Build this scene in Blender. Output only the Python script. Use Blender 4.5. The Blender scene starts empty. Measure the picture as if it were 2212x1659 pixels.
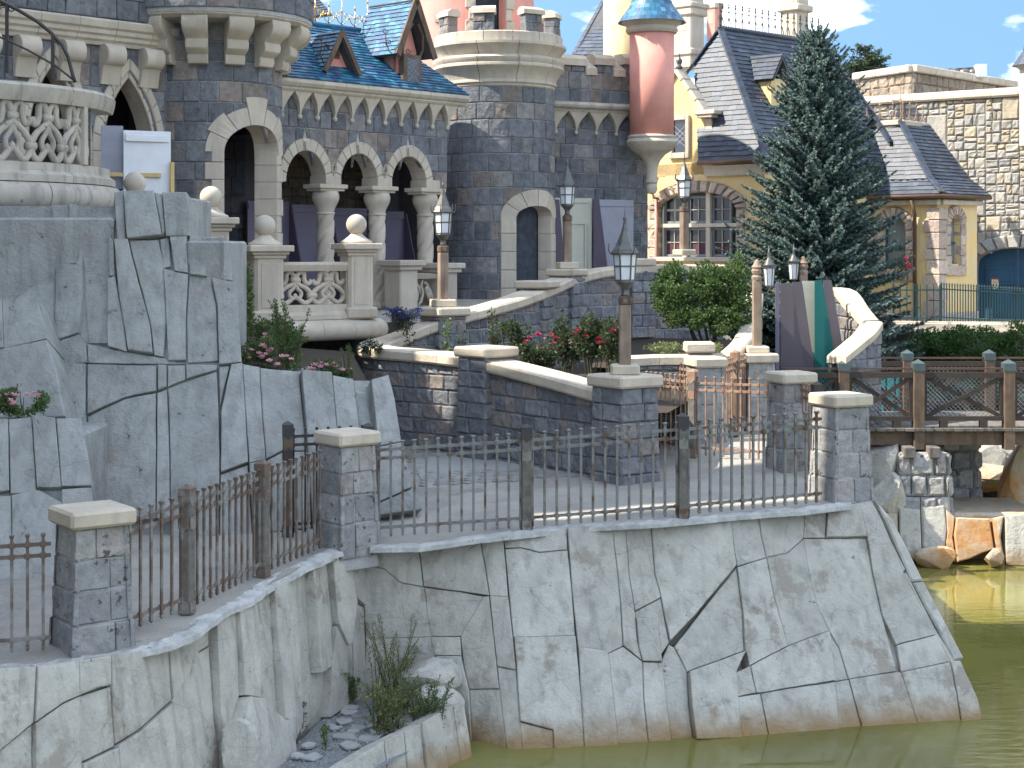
import bpy, math, random
from mathutils import Vector, Matrix, noise
R = random.Random(7)
# ---------------------------------------------------------------- camera, sky, sun
F, CX, HY, CZ = 3456.0, 1106.0, 540.0, 5.7
scene = bpy.context.scene
COL = scene.collection
cam_d = bpy.data.cameras.new('camera'); cam = bpy.data.objects.new('camera', cam_d); COL.objects.link(cam)
cam.location = (0, 0, CZ); cam.rotation_euler = (math.radians(90), 0, 0)
cam_d.sensor_width = 36; cam_d.lens = 36*F/2212; cam_d.shift_y = -(829.5-HY)/2212; cam_d.clip_end = 3000
scene.camera = cam
SUN_EL, SUN_AZ = math.radians(47), math.radians(260)     # azimuth clockwise from +Y
sd = Vector((math.sin(SUN_AZ)*math.cos(SUN_EL), math.cos(SUN_AZ)*math.cos(SUN_EL), math.sin(SUN_EL)))
sl = bpy.data.lights.new('sun', 'SUN'); sun = bpy.data.objects.new('sun', sl); COL.objects.link(sun)
sl.energy = 3.8; sl.angle = math.radians(0.5); sl.color = (1, .93, .81)
sun.rotation_euler = sd.to_track_quat('Z', 'Y').to_euler()
w = bpy.data.worlds.new('World'); scene.world = w; w.use_nodes = True
nt = w.node_tree; nt.nodes.clear()
def nn(t, typ, **k):
    n = t.nodes.new(typ)
    for a, b in k.items(): setattr(n, a, b)
    return n
sky = nn(nt, 'ShaderNodeTexSky', sky_type='NISHITA', sun_disc=False, sun_elevation=SUN_EL, sun_rotation=SUN_AZ)
sky.air_density = 1.1; sky.dust_density = .35; sky.ozone_density = 2.2; sky.altitude = 100
tc = nn(nt, 'ShaderNodeTexCoord'); mp = nn(nt, 'ShaderNodeMapping'); mp.inputs['Scale'].default_value = (1, 1, 2.6)
mp.inputs['Location'].default_value = (.9, .1, .3)
n1 = nn(nt, 'ShaderNodeTexNoise'); n1.inputs['Scale'].default_value = 9; n1.inputs['Detail'].default_value = 7; n1.inputs['Roughness'].default_value = .52
rp = nn(nt, 'ShaderNodeValToRGB'); rp.color_ramp.elements[0].position = .485; rp.color_ramp.elements[1].position = .76
mx = nn(nt, 'ShaderNodeMixRGB'); mx.inputs['Color2'].default_value = (16, 16, 16.2, 1)
hs = nn(nt, 'ShaderNodeHueSaturation'); hs.inputs['Saturation'].default_value = 1.0; hs.inputs['Hue'].default_value = .488
bg = nn(nt, 'ShaderNodeBackground'); bg.inputs['Strength'].default_value = .15; ow = nn(nt, 'ShaderNodeOutputWorld')
L = nt.links.new
L(tc.outputs['Generated'], mp.inputs['Vector']); L(mp.outputs[0], n1.inputs['Vector']); L(n1.outputs['Fac'], rp.inputs['Fac'])
mps = nn(nt, 'ShaderNodeMapping', vector_type='POINT'); mps.inputs['Location'].default_value = (0, 0, .6); mps.inputs['Scale'].default_value = (1, 1, .5)
L(tc.outputs['Generated'], mps.inputs['Vector']); L(mps.outputs[0], sky.inputs['Vector'])
L(sky.outputs[0], hs.inputs['Color']); L(hs.outputs[0], mx.inputs['Color1']); L(rp.outputs['Color'], mx.inputs['Fac'])
L(mx.outputs[0], bg.inputs['Color']); L(bg.outputs[0], ow.inputs['Surface'])
vs_ = scene.view_settings; vs_.view_transform = 'Standard'; vs_.look = 'None'; vs_.exposure = 1.40; vs_.gamma = 1; vs_.use_curve_mapping = False
scene.render.engine = 'CYCLES'

# ---------------------------------------------------------------- pixel ray helpers: a point of the place from its place in the photo and its distance
def P(x, y, d): return Vector(((x-CX)/F*d, d, CZ-(y-HY)/F*d))
def PZ(x, y, z): return P(x, y, (CZ-z)*F/(y-HY))
def lerp(a, b, t): return a+(b-a)*t

# ---------------------------------------------------------------- materials
def mat(name, col, col2=None, rough=.85, scale=3., detail=5, bump=.3, bscale=25., bdist=.02, pal=None, valvar=0., streak=None, spots=None, metal=0., contrast=(.35, .65), spec=.3, stops=None, cracks=False):
    """pal: list of (weight, colour) picked per piece; streak: (colour, amount) vertical weathering; spots: (colour, threshold, scale)"""
    m = bpy.data.materials.new(name); m.use_nodes = True; t = m.node_tree; l = t.links.new
    b = t.nodes['Principled BSDF']; b.inputs['Roughness'].default_value = rough; b.inputs['Metallic'].default_value = metal
    b.inputs['Specular IOR Level'].default_value = spec
    g = nn(t, 'ShaderNodeNewGeometry'); oi = nn(t, 'ShaderNodeObjectInfo')
    ad = nn(t, 'ShaderNodeMath', operation='ADD'); l(oi.outputs['Random'], ad.inputs[0]); l(g.outputs['Random Per Island'], ad.inputs[1])
    fr = nn(t, 'ShaderNodeMath', operation='FRACT'); l(ad.outputs[0], fr.inputs[0])
    ns = nn(t, 'ShaderNodeTexNoise'); ns.inputs['Scale'].default_value = scale; ns.inputs['Detail'].default_value = detail; ns.inputs['Roughness'].default_value = .62
    l(g.outputs['Position'], ns.inputs['Vector'])
    if pal:
        rr = nn(t, 'ShaderNodeValToRGB'); cr = rr.color_ramp; cr.interpolation = 'CONSTANT'
        tot = sum(p[0] for p in pal); acc = 0
        while len(cr.elements) < len(pal): cr.elements.new(.5)
        poss = []
        for p in pal: poss.append(acc/tot); acc += p[0]
        for e, p, q in zip(cr.elements, pal, poss): e.position = q; e.color = (*p[1], 1)
        l(fr.outputs[0], rr.inputs['Fac']); cur = rr.outputs['Color']
    else:
        rgb = nn(t, 'ShaderNodeRGB'); rgb.outputs[0].default_value = (*col, 1); cur = rgb.outputs[0]
    ramp = nn(t, 'ShaderNodeMapRange'); ramp.inputs['From Min'].default_value = contrast[0]; ramp.inputs['From Max'].default_value = contrast[1]
    l(ns.outputs['Fac'], ramp.inputs['Value'])
    if col2 is not None:
        mi = nn(t, 'ShaderNodeMixRGB'); l(ramp.outputs[0], mi.inputs['Fac']); l(cur, mi.inputs['Color1'])
        if isinstance(col2, float):
            mu = nn(t, 'ShaderNodeMixRGB', blend_type='MULTIPLY'); mu.inputs['Fac'].default_value = 1; l(cur, mu.inputs['Color1']); mu.inputs['Color2'].default_value = (col2, col2, col2, 1)
            l(mu.outputs[0], mi.inputs['Color2'])
        else: mi.inputs['Color2'].default_value = (*col2, 1)
        cur = mi.outputs[0]
    if valvar:
        mr = nn(t, 'ShaderNodeMapRange'); mr.inputs['To Min'].default_value = 1-valvar; mr.inputs['To Max'].default_value = 1+valvar
        m7 = nn(t, 'ShaderNodeMath', operation='MULTIPLY'); m7.inputs[1].default_value = 7.31; l(fr.outputs[0], m7.inputs[0])
        f7 = nn(t, 'ShaderNodeMath', operation='FRACT'); l(m7.outputs[0], f7.inputs[0]); l(f7.outputs[0], mr.inputs['Value'])
        hv = nn(t, 'ShaderNodeHueSaturation'); l(mr.outputs[0], hv.inputs['Value']); l(cur, hv.inputs['Color']); cur = hv.outputs[0]
    if streak:
        mpn = nn(t, 'ShaderNodeMapping'); mpn.inputs['Scale'].default_value = (6, 6, .7); l(g.outputs['Position'], mpn.inputs['Vector'])
        n3 = nn(t, 'ShaderNodeTexNoise'); n3.inputs['Scale'].default_value = 1.3; n3.inputs['Detail'].default_value = 4; l(mpn.outputs[0], n3.inputs['Vector'])
        r3 = nn(t, 'ShaderNodeMapRange'); r3.inputs['From Min'].default_value = .5; r3.inputs['From Max'].default_value = .75; r3.inputs['To Max'].default_value = streak[1]
        l(n3.outputs['Fac'], r3.inputs['Value'])
        mi = nn(t, 'ShaderNodeMixRGB'); l(r3.outputs[0], mi.inputs['Fac']); l(cur, mi.inputs['Color1']); mi.inputs['Color2'].default_value = (*streak[0], 1); cur = mi.outputs[0]
    for sp in (spots or []):
        n4 = nn(t, 'ShaderNodeTexNoise'); n4.inputs['Scale'].default_value = sp[2]; n4.inputs['Detail'].default_value = 4; n4.inputs['Roughness'].default_value = .7; l(g.outputs['Position'], n4.inputs['Vector'])
        r4 = nn(t, 'ShaderNodeMapRange'); r4.inputs['From Min'].default_value = sp[1]; r4.inputs['From Max'].default_value = sp[1]+.06; l(n4.outputs['Fac'], r4.inputs['Value'])
        mi = nn(t, 'ShaderNodeMixRGB'); l(r4.outputs[0], mi.inputs['Fac']); l(cur, mi.inputs['Color1']); mi.inputs['Color2'].default_value = (*sp[0], 1); cur = mi.outputs[0]
    if stops:   # (z0, z1, colour) waterline stain, edge broken by noise
        sx = nn(t, 'ShaderNodeSeparateXYZ'); l(g.outputs['Position'], sx.inputs[0])
        a1 = nn(t, 'ShaderNodeMath', operation='MULTIPLY_ADD'); l(ns.outputs['Fac'], a1.inputs[0]); a1.inputs[1].default_value = -.35; l(sx.outputs['Z'], a1.inputs[2])
        r5 = nn(t, 'ShaderNodeMapRange'); r5.inputs['From Min'].default_value = stops[1]-.17; r5.inputs['From Max'].default_value = stops[0]-.17; l(a1.outputs[0], r5.inputs['Value'])
        mi = nn(t, 'ShaderNodeMixRGB'); l(r5.outputs[0], mi.inputs['Fac']); l(cur, mi.inputs['Color1']); mi.inputs['Color2'].default_value = (*stops[2], 1); cur = mi.outputs[0]
    if cracks:   # hairline crazing
        vo = nn(t, 'ShaderNodeTexVoronoi', feature='DISTANCE_TO_EDGE'); vo.inputs['Scale'].default_value = 1.5
        dn = nn(t, 'ShaderNodeMixRGB', blend_type='ADD'); dn.inputs['Fac'].default_value = .18; l(g.outputs['Position'], dn.inputs['Color1']); l(ns.outputs['Color'], dn.inputs['Color2']); l(dn.outputs[0], vo.inputs['Vector'])
        r6 = nn(t, 'ShaderNodeMapRange'); r6.inputs['From Min'].default_value = .011; r6.inputs['From Max'].default_value = .003; r6.inputs['To Max'].default_value = .38; l(vo.outputs['Distance'], r6.inputs['Value'])
        m6 = nn(t, 'ShaderNodeMath', operation='MULTIPLY'); l(r6.outputs[0], m6.inputs[0]); l(ramp.outputs[0], m6.inputs[1])
        mi = nn(t, 'ShaderNodeMixRGB'); l(m6.outputs[0], mi.inputs['Fac']); l(cur, mi.inputs['Color1']); mi.inputs['Color2'].default_value = (.10, .095, .085, 1); cur = mi.outputs[0]
    l(cur, b.inputs['Base Color'])
    if bump:
        nb = nn(t, 'ShaderNodeTexNoise'); nb.inputs['Scale'].default_value = bscale; nb.inputs['Detail'].default_value = 5; nb.inputs['Roughness'].default_value = .65
        l(g.outputs['Position'], nb.inputs['Vector'])
        bp = nn(t, 'ShaderNodeBump'); bp.inputs['Strength'].default_value = bump; bp.inputs['Distance'].default_value = bdist
        l(nb.outputs['Fac'], bp.inputs['Height']); l(bp.outputs[0], b.inputs['Normal'])
    m.diffuse_color = (*col, 1)
    return m
M = {}
BL = [(4, (.202, .210, .226)), (3, (.240, .246, .258)), (3, (.170, .178, .195)), (2.6, (.290, .246, .220)), (1, (.28, .268, .258))]
M['castle'] = mat('castle_stone', (.16, .17, .2), .62, pal=BL, valvar=.16, scale=6, bump=1., bscale=9, bdist=.05)
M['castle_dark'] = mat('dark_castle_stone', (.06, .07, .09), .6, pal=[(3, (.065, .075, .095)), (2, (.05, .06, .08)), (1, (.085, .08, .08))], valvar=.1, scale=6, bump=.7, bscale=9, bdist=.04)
M['mortar'] = mat('pale_mortar', (.43, .42, .40), .8, scale=20, bump=.3)
M['cream'] = mat('cream_stone', (.56, .49, .395), .84, valvar=.06, scale=2.2, bump=.35, bscale=40, bdist=.01, streak=((.30, .26, .21), .35))
M['cream_old'] = mat('weathered_cream_stone', (.50, .45, .375), .8, valvar=.06, scale=3, bump=.5, bscale=45, bdist=.012, streak=((.16, .15, .13), .6), spots=[((.14, .14, .12), .66, 9)])
M['coping'] = mat('cream_coping', (.62, .53, .41), .82, valvar=.07, scale=2.5, bump=.55, bscale=18, bdist=.02, streak=((.36, .31, .25), .4))
M['rock'] = mat('grey_rock', (.52, .495, .43), .78, valvar=.08, scale=3.2, detail=7, bump=.8, bscale=17, bdist=.03, streak=((.25, .24, .21), .65), spots=[((.15, .145, .13), .66, 8), ((.34, .30, .25), .58, 1.6), ((.52, .51, .46), .62, 2.5)], stops=(.02, .32, (.30, .20, .10)), cracks=True)
M['rock_blue'] = mat('blue_grey_rock', (.40, .40, .375), .76, valvar=.07, scale=3.0, detail=7, bump=.8, bscale=19, bdist=.03, streak=((.19, .19, .18), .6), spots=[((.10, .105, .095), .655, 6), ((.31, .28, .25), .61, 1.6), ((.40, .405, .38), .63, 2.5)], cracks=True)
M['rock_warm'] = mat('rust_stained_rock', (.50, .44, .34), (.50, .26, .10), valvar=.15, scale=1.1, contrast=(.48, .62), bump=.6, bscale=10, bdist=.04, streak=((.42, .20, .08), .5), stops=(.0, .35, (.35, .2, .09)))
M['crack'] = mat('crack_shade', (.10, .10, .095), .6, bump=.4)
M['pale_rim'] = mat('pale_ledge', (.56, .55, .52), .7, scale=5, detail=7, bump=.8, bscale=22, bdist=.03, contrast=(.4, .62), spots=[((.28, .27, .25), .62, 6)])
M['pier'] = mat('pier_granite', (.33, .335, .34), .7, pal=[(3, (.34, .335, .33)), (2, (.41, .395, .375)), (1, (.39, .35, .325))], valvar=.1, scale=7, bump=.9, bscale=14, bdist=.04, spots=[((.09, .09, .085), .60, 8)])
M['wallblock'] = mat('split_face_block', (.2, .21, .23), .68, pal=[(4, (.235, .24, .252)), (3, (.28, .28, .288)), (2, (.198, .204, .217)), (2, (.31, .27, .245))], valvar=.12, scale=9, bump=.95, bscale=13, bdist=.045)
M['iron'] = mat('weathered_iron', (.235, .235, .215), (.13, .08, .05), scale=5, contrast=(.50, .64), rough=.6, bump=.3, bscale=60, bdist=.004, metal=.25)
M['brown_iron'] = mat('brown_iron', (.165, .115, .088), (.28, .27, .245), scale=4, contrast=(.46, .62), rough=.65, bump=.3, bscale=60, bdist=.004, metal=.15)
M['rust'] = mat('rusty_iron', (.25, .135, .085), (.34, .25, .19), scale=6, rough=.75, bump=.3, bscale=60, bdist=.004, metal=.1)
M['darkiron'] = mat('dark_iron', (.055, .058, .062), (.09, .07, .06), scale=6, rough=.5, bump=.2, bscale=60, bdist=.004, metal=.4)
M['oldwood'] = mat('grey_old_timber', (.12, .105, .09), (.20, .18, .155), scale=8, rough=.8, bump=.5, bscale=22, bdist=.008, streak=((.045, .035, .03), .8))
M['wood'] = mat('brown_timber', (.24, .15, .095), (.15, .09, .06), scale=5, rough=.75, bump=.4, bscale=30, bdist=.006, streak=((.09, .055, .04), .6))
M['bridgewood'] = mat('bridge_timber', (.066, .048, .039), (.046, .036, .031), scale=5, rough=.7, bump=.4, bscale=30, bdist=.006, streak=((.05, .036, .03), .6))
M['darkwood'] = mat('dark_timber', (.11, .072, .05), (.17, .12, .085), scale=5, rough=.7, bump=.4, bscale=30, bdist=.006, streak=((.04, .03, .025), .6))
M['path'] = mat('exposed_aggregate', (.42, .385, .335), (.30, .28, .25), scale=1.3, bump=.8, bscale=90, bdist=.015, spots=[((.56, .51, .45), .60, 38), ((.17, .15, .135), .62, 46), ((.26, .245, .22), .62, 1.1)])
M['paver'] = mat('clay_pavers', (.34, .325, .30), .8, valvar=.14, scale=3, bump=.35, bscale=40)
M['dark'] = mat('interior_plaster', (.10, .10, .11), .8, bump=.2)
# ---------------------------------------------------------------- mesh helpers
ZUP = Vector((0, 0, 1))
from mathutils.geometry import delaunay_2d_cdt
class MB:
    def __init__(s): s.v = []; s.f = []
    def add(s, vs, fs):
        n = len(s.v); s.v.extend(vs); s.f.extend([tuple(i+n for i in f) for f in fs]); return s
    def quad(s, a, b, c, d): return s.add([a, b, c, d], [(0, 1, 2, 3)])
    def box(s, o, ax, ay, az, b=0.):
        """box from centre o and half-axis vectors, edges chamfered by b"""
        o, ax, ay, az = map(Vector, (o, ax, ay, az))
        if not b:
            vs = [o+ax*i+ay*j+az*k for k in (-1, 1) for j in (-1, 1) for i in (-1, 1)]
            return s.add(vs, [(0, 2, 3, 1), (4, 5, 7, 6), (0, 1, 5, 4), (2, 6, 7, 3), (0, 4, 6, 2), (1, 3, 7, 5)])
        l = [max(x.length, 1e-6) for x in (ax, ay, az)]; e = [min(b/q, .45) for q in l]
        vs = []; ix = {}
        for i in (-1, 1):
            for j in (-1, 1):
                for k in (-1, 1):
                    for t in range(3):
                        c = [i*(1-e[0]), j*(1-e[1]), k*(1-e[2])]; c[t] = (i, j, k)[t]
                        ix[i, j, k, t] = len(vs); vs.append(o+ax*c[0]+ay*c[1]+az*c[2])
        fs = []
        for t in range(3):
            a, b_ = [q for q in range(3) if q != t]
            for sg in (-1, 1):
                def g(p, q):
                    c = [0, 0, 0]; c[t] = sg; c[a] = p; c[b_] = q; return ix[c[0], c[1], c[2], t]
                fs.append((g(-1, -1), g(1, -1), g(1, 1), g(-1, 1)))
        for t in range(3):
            a, b_ = [q for q in range(3) if q != t]
            for p in (-1, 1):
                for q in (-1, 1):
                    def h(r, tt):
                        c = [0, 0, 0]; c[t] = r; c[a] = p; c[b_] = q; return ix[c[0], c[1], c[2], tt]
                    fs.append((h(-1, a), h(1, a), h(1, b_), h(-1, b_)))
        for i in (-1, 1):
            for j in (-1, 1):
                for k in (-1, 1): fs.append((ix[i, j, k, 0], ix[i, j, k, 1], ix[i, j, k, 2]))
        return s.add(vs, fs)
    def bar(s, a, b, w, h=None, up=ZUP, ch=0.):
        """square-section bar from a to b"""
        a, b = Vector(a), Vector(b); d = (b-a); h = h or w
        if d.length < 1e-6: return s
        z = d.normalized(); x = z.cross(up)
        if x.length < 1e-3: x = z.cross(Vector((0, 1, 0)))
        x.normalize(); y = x.cross(z)
        return s.box((a+b)/2, x*w/2, y*h/2, d/2, ch)
    def tube(s, pts, r, n=6, closed=False):
        pts = [Vector(p) for p in pts]; m = len(pts); rs = r if isinstance(r, (list, tuple)) else [r]*m
        up = None; vs = []
        for i, p in enumerate(pts):
            if closed: t = pts[(i+1) % m]-pts[i-1]
            else: t = pts[min(i+1, m-1)]-pts[max(i-1, 0)]
            if t.length < 1e-9: t = Vector((0, 0, 1))
            t.normalize()
            if up is None:
                up = Vector((0, 1, 0)) if abs(t.y) < .8 else Vector((1, 0, 0))
            x = t.cross(up)
            if x.length < 1e-4: x = t.cross(Vector((1, .3, 0)))
            x.normalize(); y = t.cross(x); up = x.cross(t)
            for k in range(n):
                a = 2*math.pi*k/n; vs.append(p+(x*math.cos(a)+y*math.sin(a))*rs[i])
        fs = []
        for i in range(m if closed else m-1):
            j = (i+1) % m
            for k in range(n): fs.append((i*n+k, i*n+(k+1) % n, j*n+(k+1) % n, j*n+k))
        if not closed: fs += [tuple(range(n))[::-1], tuple((m-1)*n+k for k in range(n))]
        return s.add(vs, fs)
    def lathe(s, c, prof, n=20, a0=0., a1=2*math.pi, sx=1., sy=1., rot=0.):
        c = Vector(c); full = abs(a1-a0-2*math.pi) < 1e-6; m = n if full else n+1
        vs = []
        for r, z in prof:
            for k in range(m):
                a = a0+(a1-a0)*k/n+rot; vs.append(c+Vector((r*math.cos(a)*sx, r*math.sin(a)*sy, z)))
        fs = []
        for i in range(len(prof)-1):
            for k in range(n):
                k2 = (k+1) % m; fs.append((i*m+k, i*m+k2, (i+1)*m+k2, (i+1)*m+k))
        if full: fs += [tuple(range(m))[::-1], tuple((len(prof)-1)*m+k for k in range(m))]
        return s.add(vs, fs)
    def extrude(s, poly, vec, b=0.):
        """prism of a 3D polygon along vec, front edge chamfered by b"""
        poly = [Vector(p) for p in poly]; vec = Vector(vec); n = len(poly)
        if b:
            nrm = vec.normalized(); h = vec.length
            vs = poly+[p+nrm*(h-b) for p in poly]+[p+vec for p in inset(poly, nrm, b)]
            fs = [tuple(range(n))[::-1]]+[(i, (i+1) % n, n+(i+1) % n, n+i) for i in range(n)]+[(n+i, n+(i+1) % n, 2*n+(i+1) % n, 2*n+i) for i in range(n)]+[tuple(2*n+i for i in range(n))]
        else:
            vs = poly+[p+vec for p in poly]
            fs = [tuple(range(n))[::-1]]+[(i, (i+1) % n, n+(i+1) % n, n+i) for i in range(n)]+[tuple(n+i for i in range(n))]
        return s.add(vs, fs)
    def sweep(s, pts, prof, ups=None, closed=False, caps=True, flip=False):
        """sweep a (side, up) profile along a horizontal-ish path; side is to the right of travel"""
        pts = [Vector(p) for p in pts]; m = len(pts); k = len(prof); vs = []
        for i, p in enumerate(pts):
            a = pts[i-1] if (i > 0 or closed) else pts[0]; b = pts[(i+1) % m] if (i < m-1 or closed) else pts[-1]
            t = b-a; t.z = 0; t.normalize(); side = Vector((t.y, -t.x, 0))
            if 0 < i < m-1 or closed:
                t1 = (p-a); t1.z = 0
                if t1.length > 1e-6: c = max(.5, abs(t1.normalized().dot(t))); side = side/c
            for q in prof: vs.append(p+side*q[0]+ZUP*q[1])
        fs = []
        for i in range(m if closed else m-1):
            j = (i+1) % m
            for q in range(k): fs.append((i*k+q, i*k+(q+1) % k, j*k+(q+1) % k, j*k+q))
        if caps and not closed: fs += [tuple(range(k))[::-1], tuple((m-1)*k+q for q in range(k))]
        return s.add(vs, fs)

def inset(poly, nrm, d):
    n = len(poly); out = []
    for i in range(n):
        e1 = poly[i]-poly[i-1]; e2 = poly[(i+1) % n]-poly[i]
        if e1.length < 1e-7 or e2.length < 1e-7: out.append(poly[i].copy()); continue
        a = nrm.cross(e1.normalized()); b = nrm.cross(e2.normalized())
        k = 1+a.dot(b); o = (a+b)/max(k, .35)*d
        lim = 1.6*d
        if o.length > lim: o = o.normalized()*lim
        out.append(poly[i]+o)
    return out
def newell(p):
    n = Vector()
    for i in range(len(p)):
        a, b = p[i], p[(i+1) % len(p)]
        n += Vector(((a.y-b.y)*(a.z+b.z), (a.z-b.z)*(a.x+b.x), (a.x-b.x)*(a.y+b.y)))
    return n.normalized()

ORG = {}
def thing(name, label, cat, loc=(0, 0, 0), group=None):
    o = bpy.data.objects.new(name, None); COL.objects.link(o); o.location = loc; o.empty_display_size = .2
    o['label'] = label; o['category'] = cat
    if group: o['group'] = group
    ORG[o.name] = Vector(loc); return o
def tag(o, label, cat, group=None):
    o['label'] = label; o['category'] = cat
    if group: o['group'] = group
    return o
def obj(name, mb, material, parent=None, smooth=False, kind=None, loc=None):
    """mb holds world coordinates; they are stored relative to the parent thing (or loc)"""
    o0 = ORG[parent.name] if parent else Vector(loc or (0, 0, 0))
    me = bpy.data.meshes.new(name); me.from_pydata([(p[0]-o0.x, p[1]-o0.y, p[2]-o0.z) for p in mb.v], [], mb.f)
    if smooth: me.polygons.foreach_set('use_smooth', [True]*len(me.polygons))
    me.materials.append(material)
    o = bpy.data.objects.new(name, me); COL.objects.link(o)
    if parent: o.parent = parent
    else: o.location = o0
    ORG[o.name] = o0
    if kind: o['kind'] = kind
    return o
def fixn(o):
    import bmesh
    b = bmesh.new(); b.from_mesh(o.data); bmesh.ops.recalc_face_normals(b, faces=b.faces); b.to_mesh(o.data); b.free(); return o
def autosmooth(o, ang=40):
    o.data.polygons.foreach_set('use_smooth', [True]*len(o.data.polygons))
    o.data.set_sharp_from_angle(angle=math.radians(ang)); return o
def copy_tree(o, loc, rz=0., label=None, parent=None):
    c = o.copy(); COL.objects.link(c)
    if parent is None:
        c.location = loc; c.rotation_euler = (0, 0, rz); ORG[c.name] = Vector(loc)
        if label: c['label'] = label
    else: c.parent = parent
    for ch in o.children: copy_tree(ch, None, 0, None, c)
    return c

# ---------------------------------------------------------------- masonry on a mapped surface: Mf(u, v, w) -> world (u along, v = height, w out of the wall)
def stone(Mf, q, d, bev=.018, back=.05, rough=.008, nu=1, rnd=R):
    """one dressed block; q = (u0b, u0t, u1b, u1t, v0a, v0b, v1a, v1b): ends may lean, beds may slope"""
    u0b, u0t, u1b, u1t, v0a, v0b, v1a, v1b = q
    wu = max(u1b-u0b, u1t-u0t, .02); hv = max(v1a-v0a, v1b-v0b, .02)
    eu, ev = min(bev/wu, .3), min(bev/hv, .3)
    gs = [0, eu]+[eu+(1-2*eu)*i/(nu+1) for i in range(1, nu+1)]+[1-eu, 1]; gt = [0, ev, .5+rnd.uniform(-.15, .15), 1-ev, 1]
    ns, nt_ = len(gs), len(gt); vs = []
    dd = d+rnd.uniform(-.006, .010)
    for j, t in enumerate(gt):
        for i, s_ in enumerate(gs):
            u = lerp(lerp(u0b, u0t, t), lerp(u1b, u1t, t), s_); v = lerp(lerp(v0a, v0b, s_), lerp(v1a, v1b, s_), t)
            edge = i in (0, ns-1) or j in (0, nt_-1)
            if edge: u += rnd.uniform(-.4, .4)*rough; v += rnd.uniform(-.4, .4)*rough
            w_ = dd-bev*.9 if edge else dd+rnd.uniform(-1, 1)*rough
            vs.append(Mf(u, v, w_))
    n0 = len(vs); ring = [i for i in range(ns)]+[j*ns+ns-1 for j in range(1, nt_)]+[(nt_-1)*ns+i for i in range(ns-2, -1, -1)]+[j*ns for j in range(nt_-2, 0, -1)]
    fs = [(j*ns+i, j*ns+i+1, (j+1)*ns+i+1, (j+1)*ns+i) for j in range(nt_-1) for i in range(ns-1)]
    def uv_of(k):
        j, i = divmod(k, ns); s_, t = gs[i], gt[j]
        return lerp(lerp(u0b, u0t, t), lerp(u1b, u1t, t), s_), lerp(lerp(v0a, v0b, s_), lerp(v1a, v1b, s_), t)
    for k in ring:
        u, v = uv_of(k); vs.append(Mf(u, v, -back))
    m = len(ring)
    for a in range(m):
        b = (a+1) % m; fs.append((ring[b], ring[a], n0+a, n0+b))
    return MB().add(vs, fs)
class Hole:
    """opening: hw(v) gives half width at height v (None outside)"""
    def __init__(s, uc, v0, v1, hw): s.uc, s.v0, s.v1, s.hw = uc, v0, v1, hw
    def iv(s, v, t=0.):
        if v < s.v0-1e-6 or v > s.v1+t: return None
        h = s.hw(min(v, s.v1-.002)); 
        if v > s.v1-.002: h = 0
        return (s.uc-h-t, s.uc+h+t)
def courses(parent, Mf, u0, u1, vs, mw, material, holes=(), d=.026, top=None, bot=None, name='stone', seed=1, gap=.014, nu=1, bev=.017, rough=.008, t=.07, smooth=False, limit=300, minw=.05, stuff_name='far_stones', back=.05):
    """lay stones in courses; returns them. Past `limit` stones the smallest ones are joined into one part"""
    rnd = random.Random(seed); out = []
    for r in range(len(vs)-1):
        a, b = vs[r]+gap/2, vs[r+1]-gap/2
        u = u0-rnd.uniform(0, .5)*mw*1.2; br = []
        while u < u1:
            br.append(u); u += mw*rnd.choice((.62, .85, 1., 1.12, 1.3, .95))*rnd.uniform(.9, 1.1)
        br.append(u)
        for k in range(len(br)-1):
            s0, s1 = max(br[k], u0), min(br[k+1], u1)
            if s1-s0 < minw: continue
            pieces = [[s0, s0, s1, s1]]
            for h in holes:
                ia, ib = h.iv(a, t*.5), h.iv(b, t*.5)
                if ia is None and ib is None: continue
                if ia is None: ia = (h.uc, h.uc) if a > h.v1 else ib
                if ib is None: ib = (h.uc, h.uc) if b > h.v1 else ia
                nxt = []
                for (p0, p1, p2, p3) in pieces:
                    if p2 <= min(ia[0], ib[0]) or p0 >= max(ia[1], ib[1]): nxt.append([p0, p1, p2, p3]); continue
                    l = [p0, p1, min(p2, ia[0]), min(p3, ib[0])]
                    if l[2]-l[0] > minw*.3 or l[3]-l[1] > minw: nxt.append([l[0], l[1], max(l[2], l[0]+.004), max(l[3], l[1]+.004)])
                    q = [max(p0, ia[1]), max(p1, ib[1]), p2, p3]
                    if q[2]-q[0] > minw*.3 or q[3]-q[1] > minw: nxt.append([min(q[0], q[2]-.004), min(q[1], q[3]-.004), q[2], q[3]])
                pieces = nxt
            for (p0, p1, p2, p3) in pieces:
                if max(p2-p0, p3-p1) < minw: continue
                va, vb, vc, vd = a, a, b, b
                if top: vc = min(b, top(p1)-gap); vd = min(b, top(p3)-gap)
                if bot: va = max(a, bot(p0)); vb = max(a, bot(p2))
                if vc-va < .03 and vd-vb < .03: continue
                vc = max(vc, va+.004); vd = max(vd, vb+.004)
                out.append(((p2-p0+p3-p1)*(vc-va+vd-vb), (p0+gap/2, p1+gap/2, p2-gap/2, p3-gap/2, va, vb, vc, vd)))
    order = sorted(range(len(out)), key=lambda i: -out[i][0]); keep = set(order[:limit]); rest = MB()
    for i, (_, q) in enumerate(out):
        mb = stone(Mf, q, d, bev, back, rough, nu, rnd)
        if i in keep: obj(name, mb, material, parent, smooth)
        else: rest.add(mb.v, mb.f)
    if rest.v: obj(stuff_name, rest, material, parent, smooth, kind='stuff')
    return out
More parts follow.
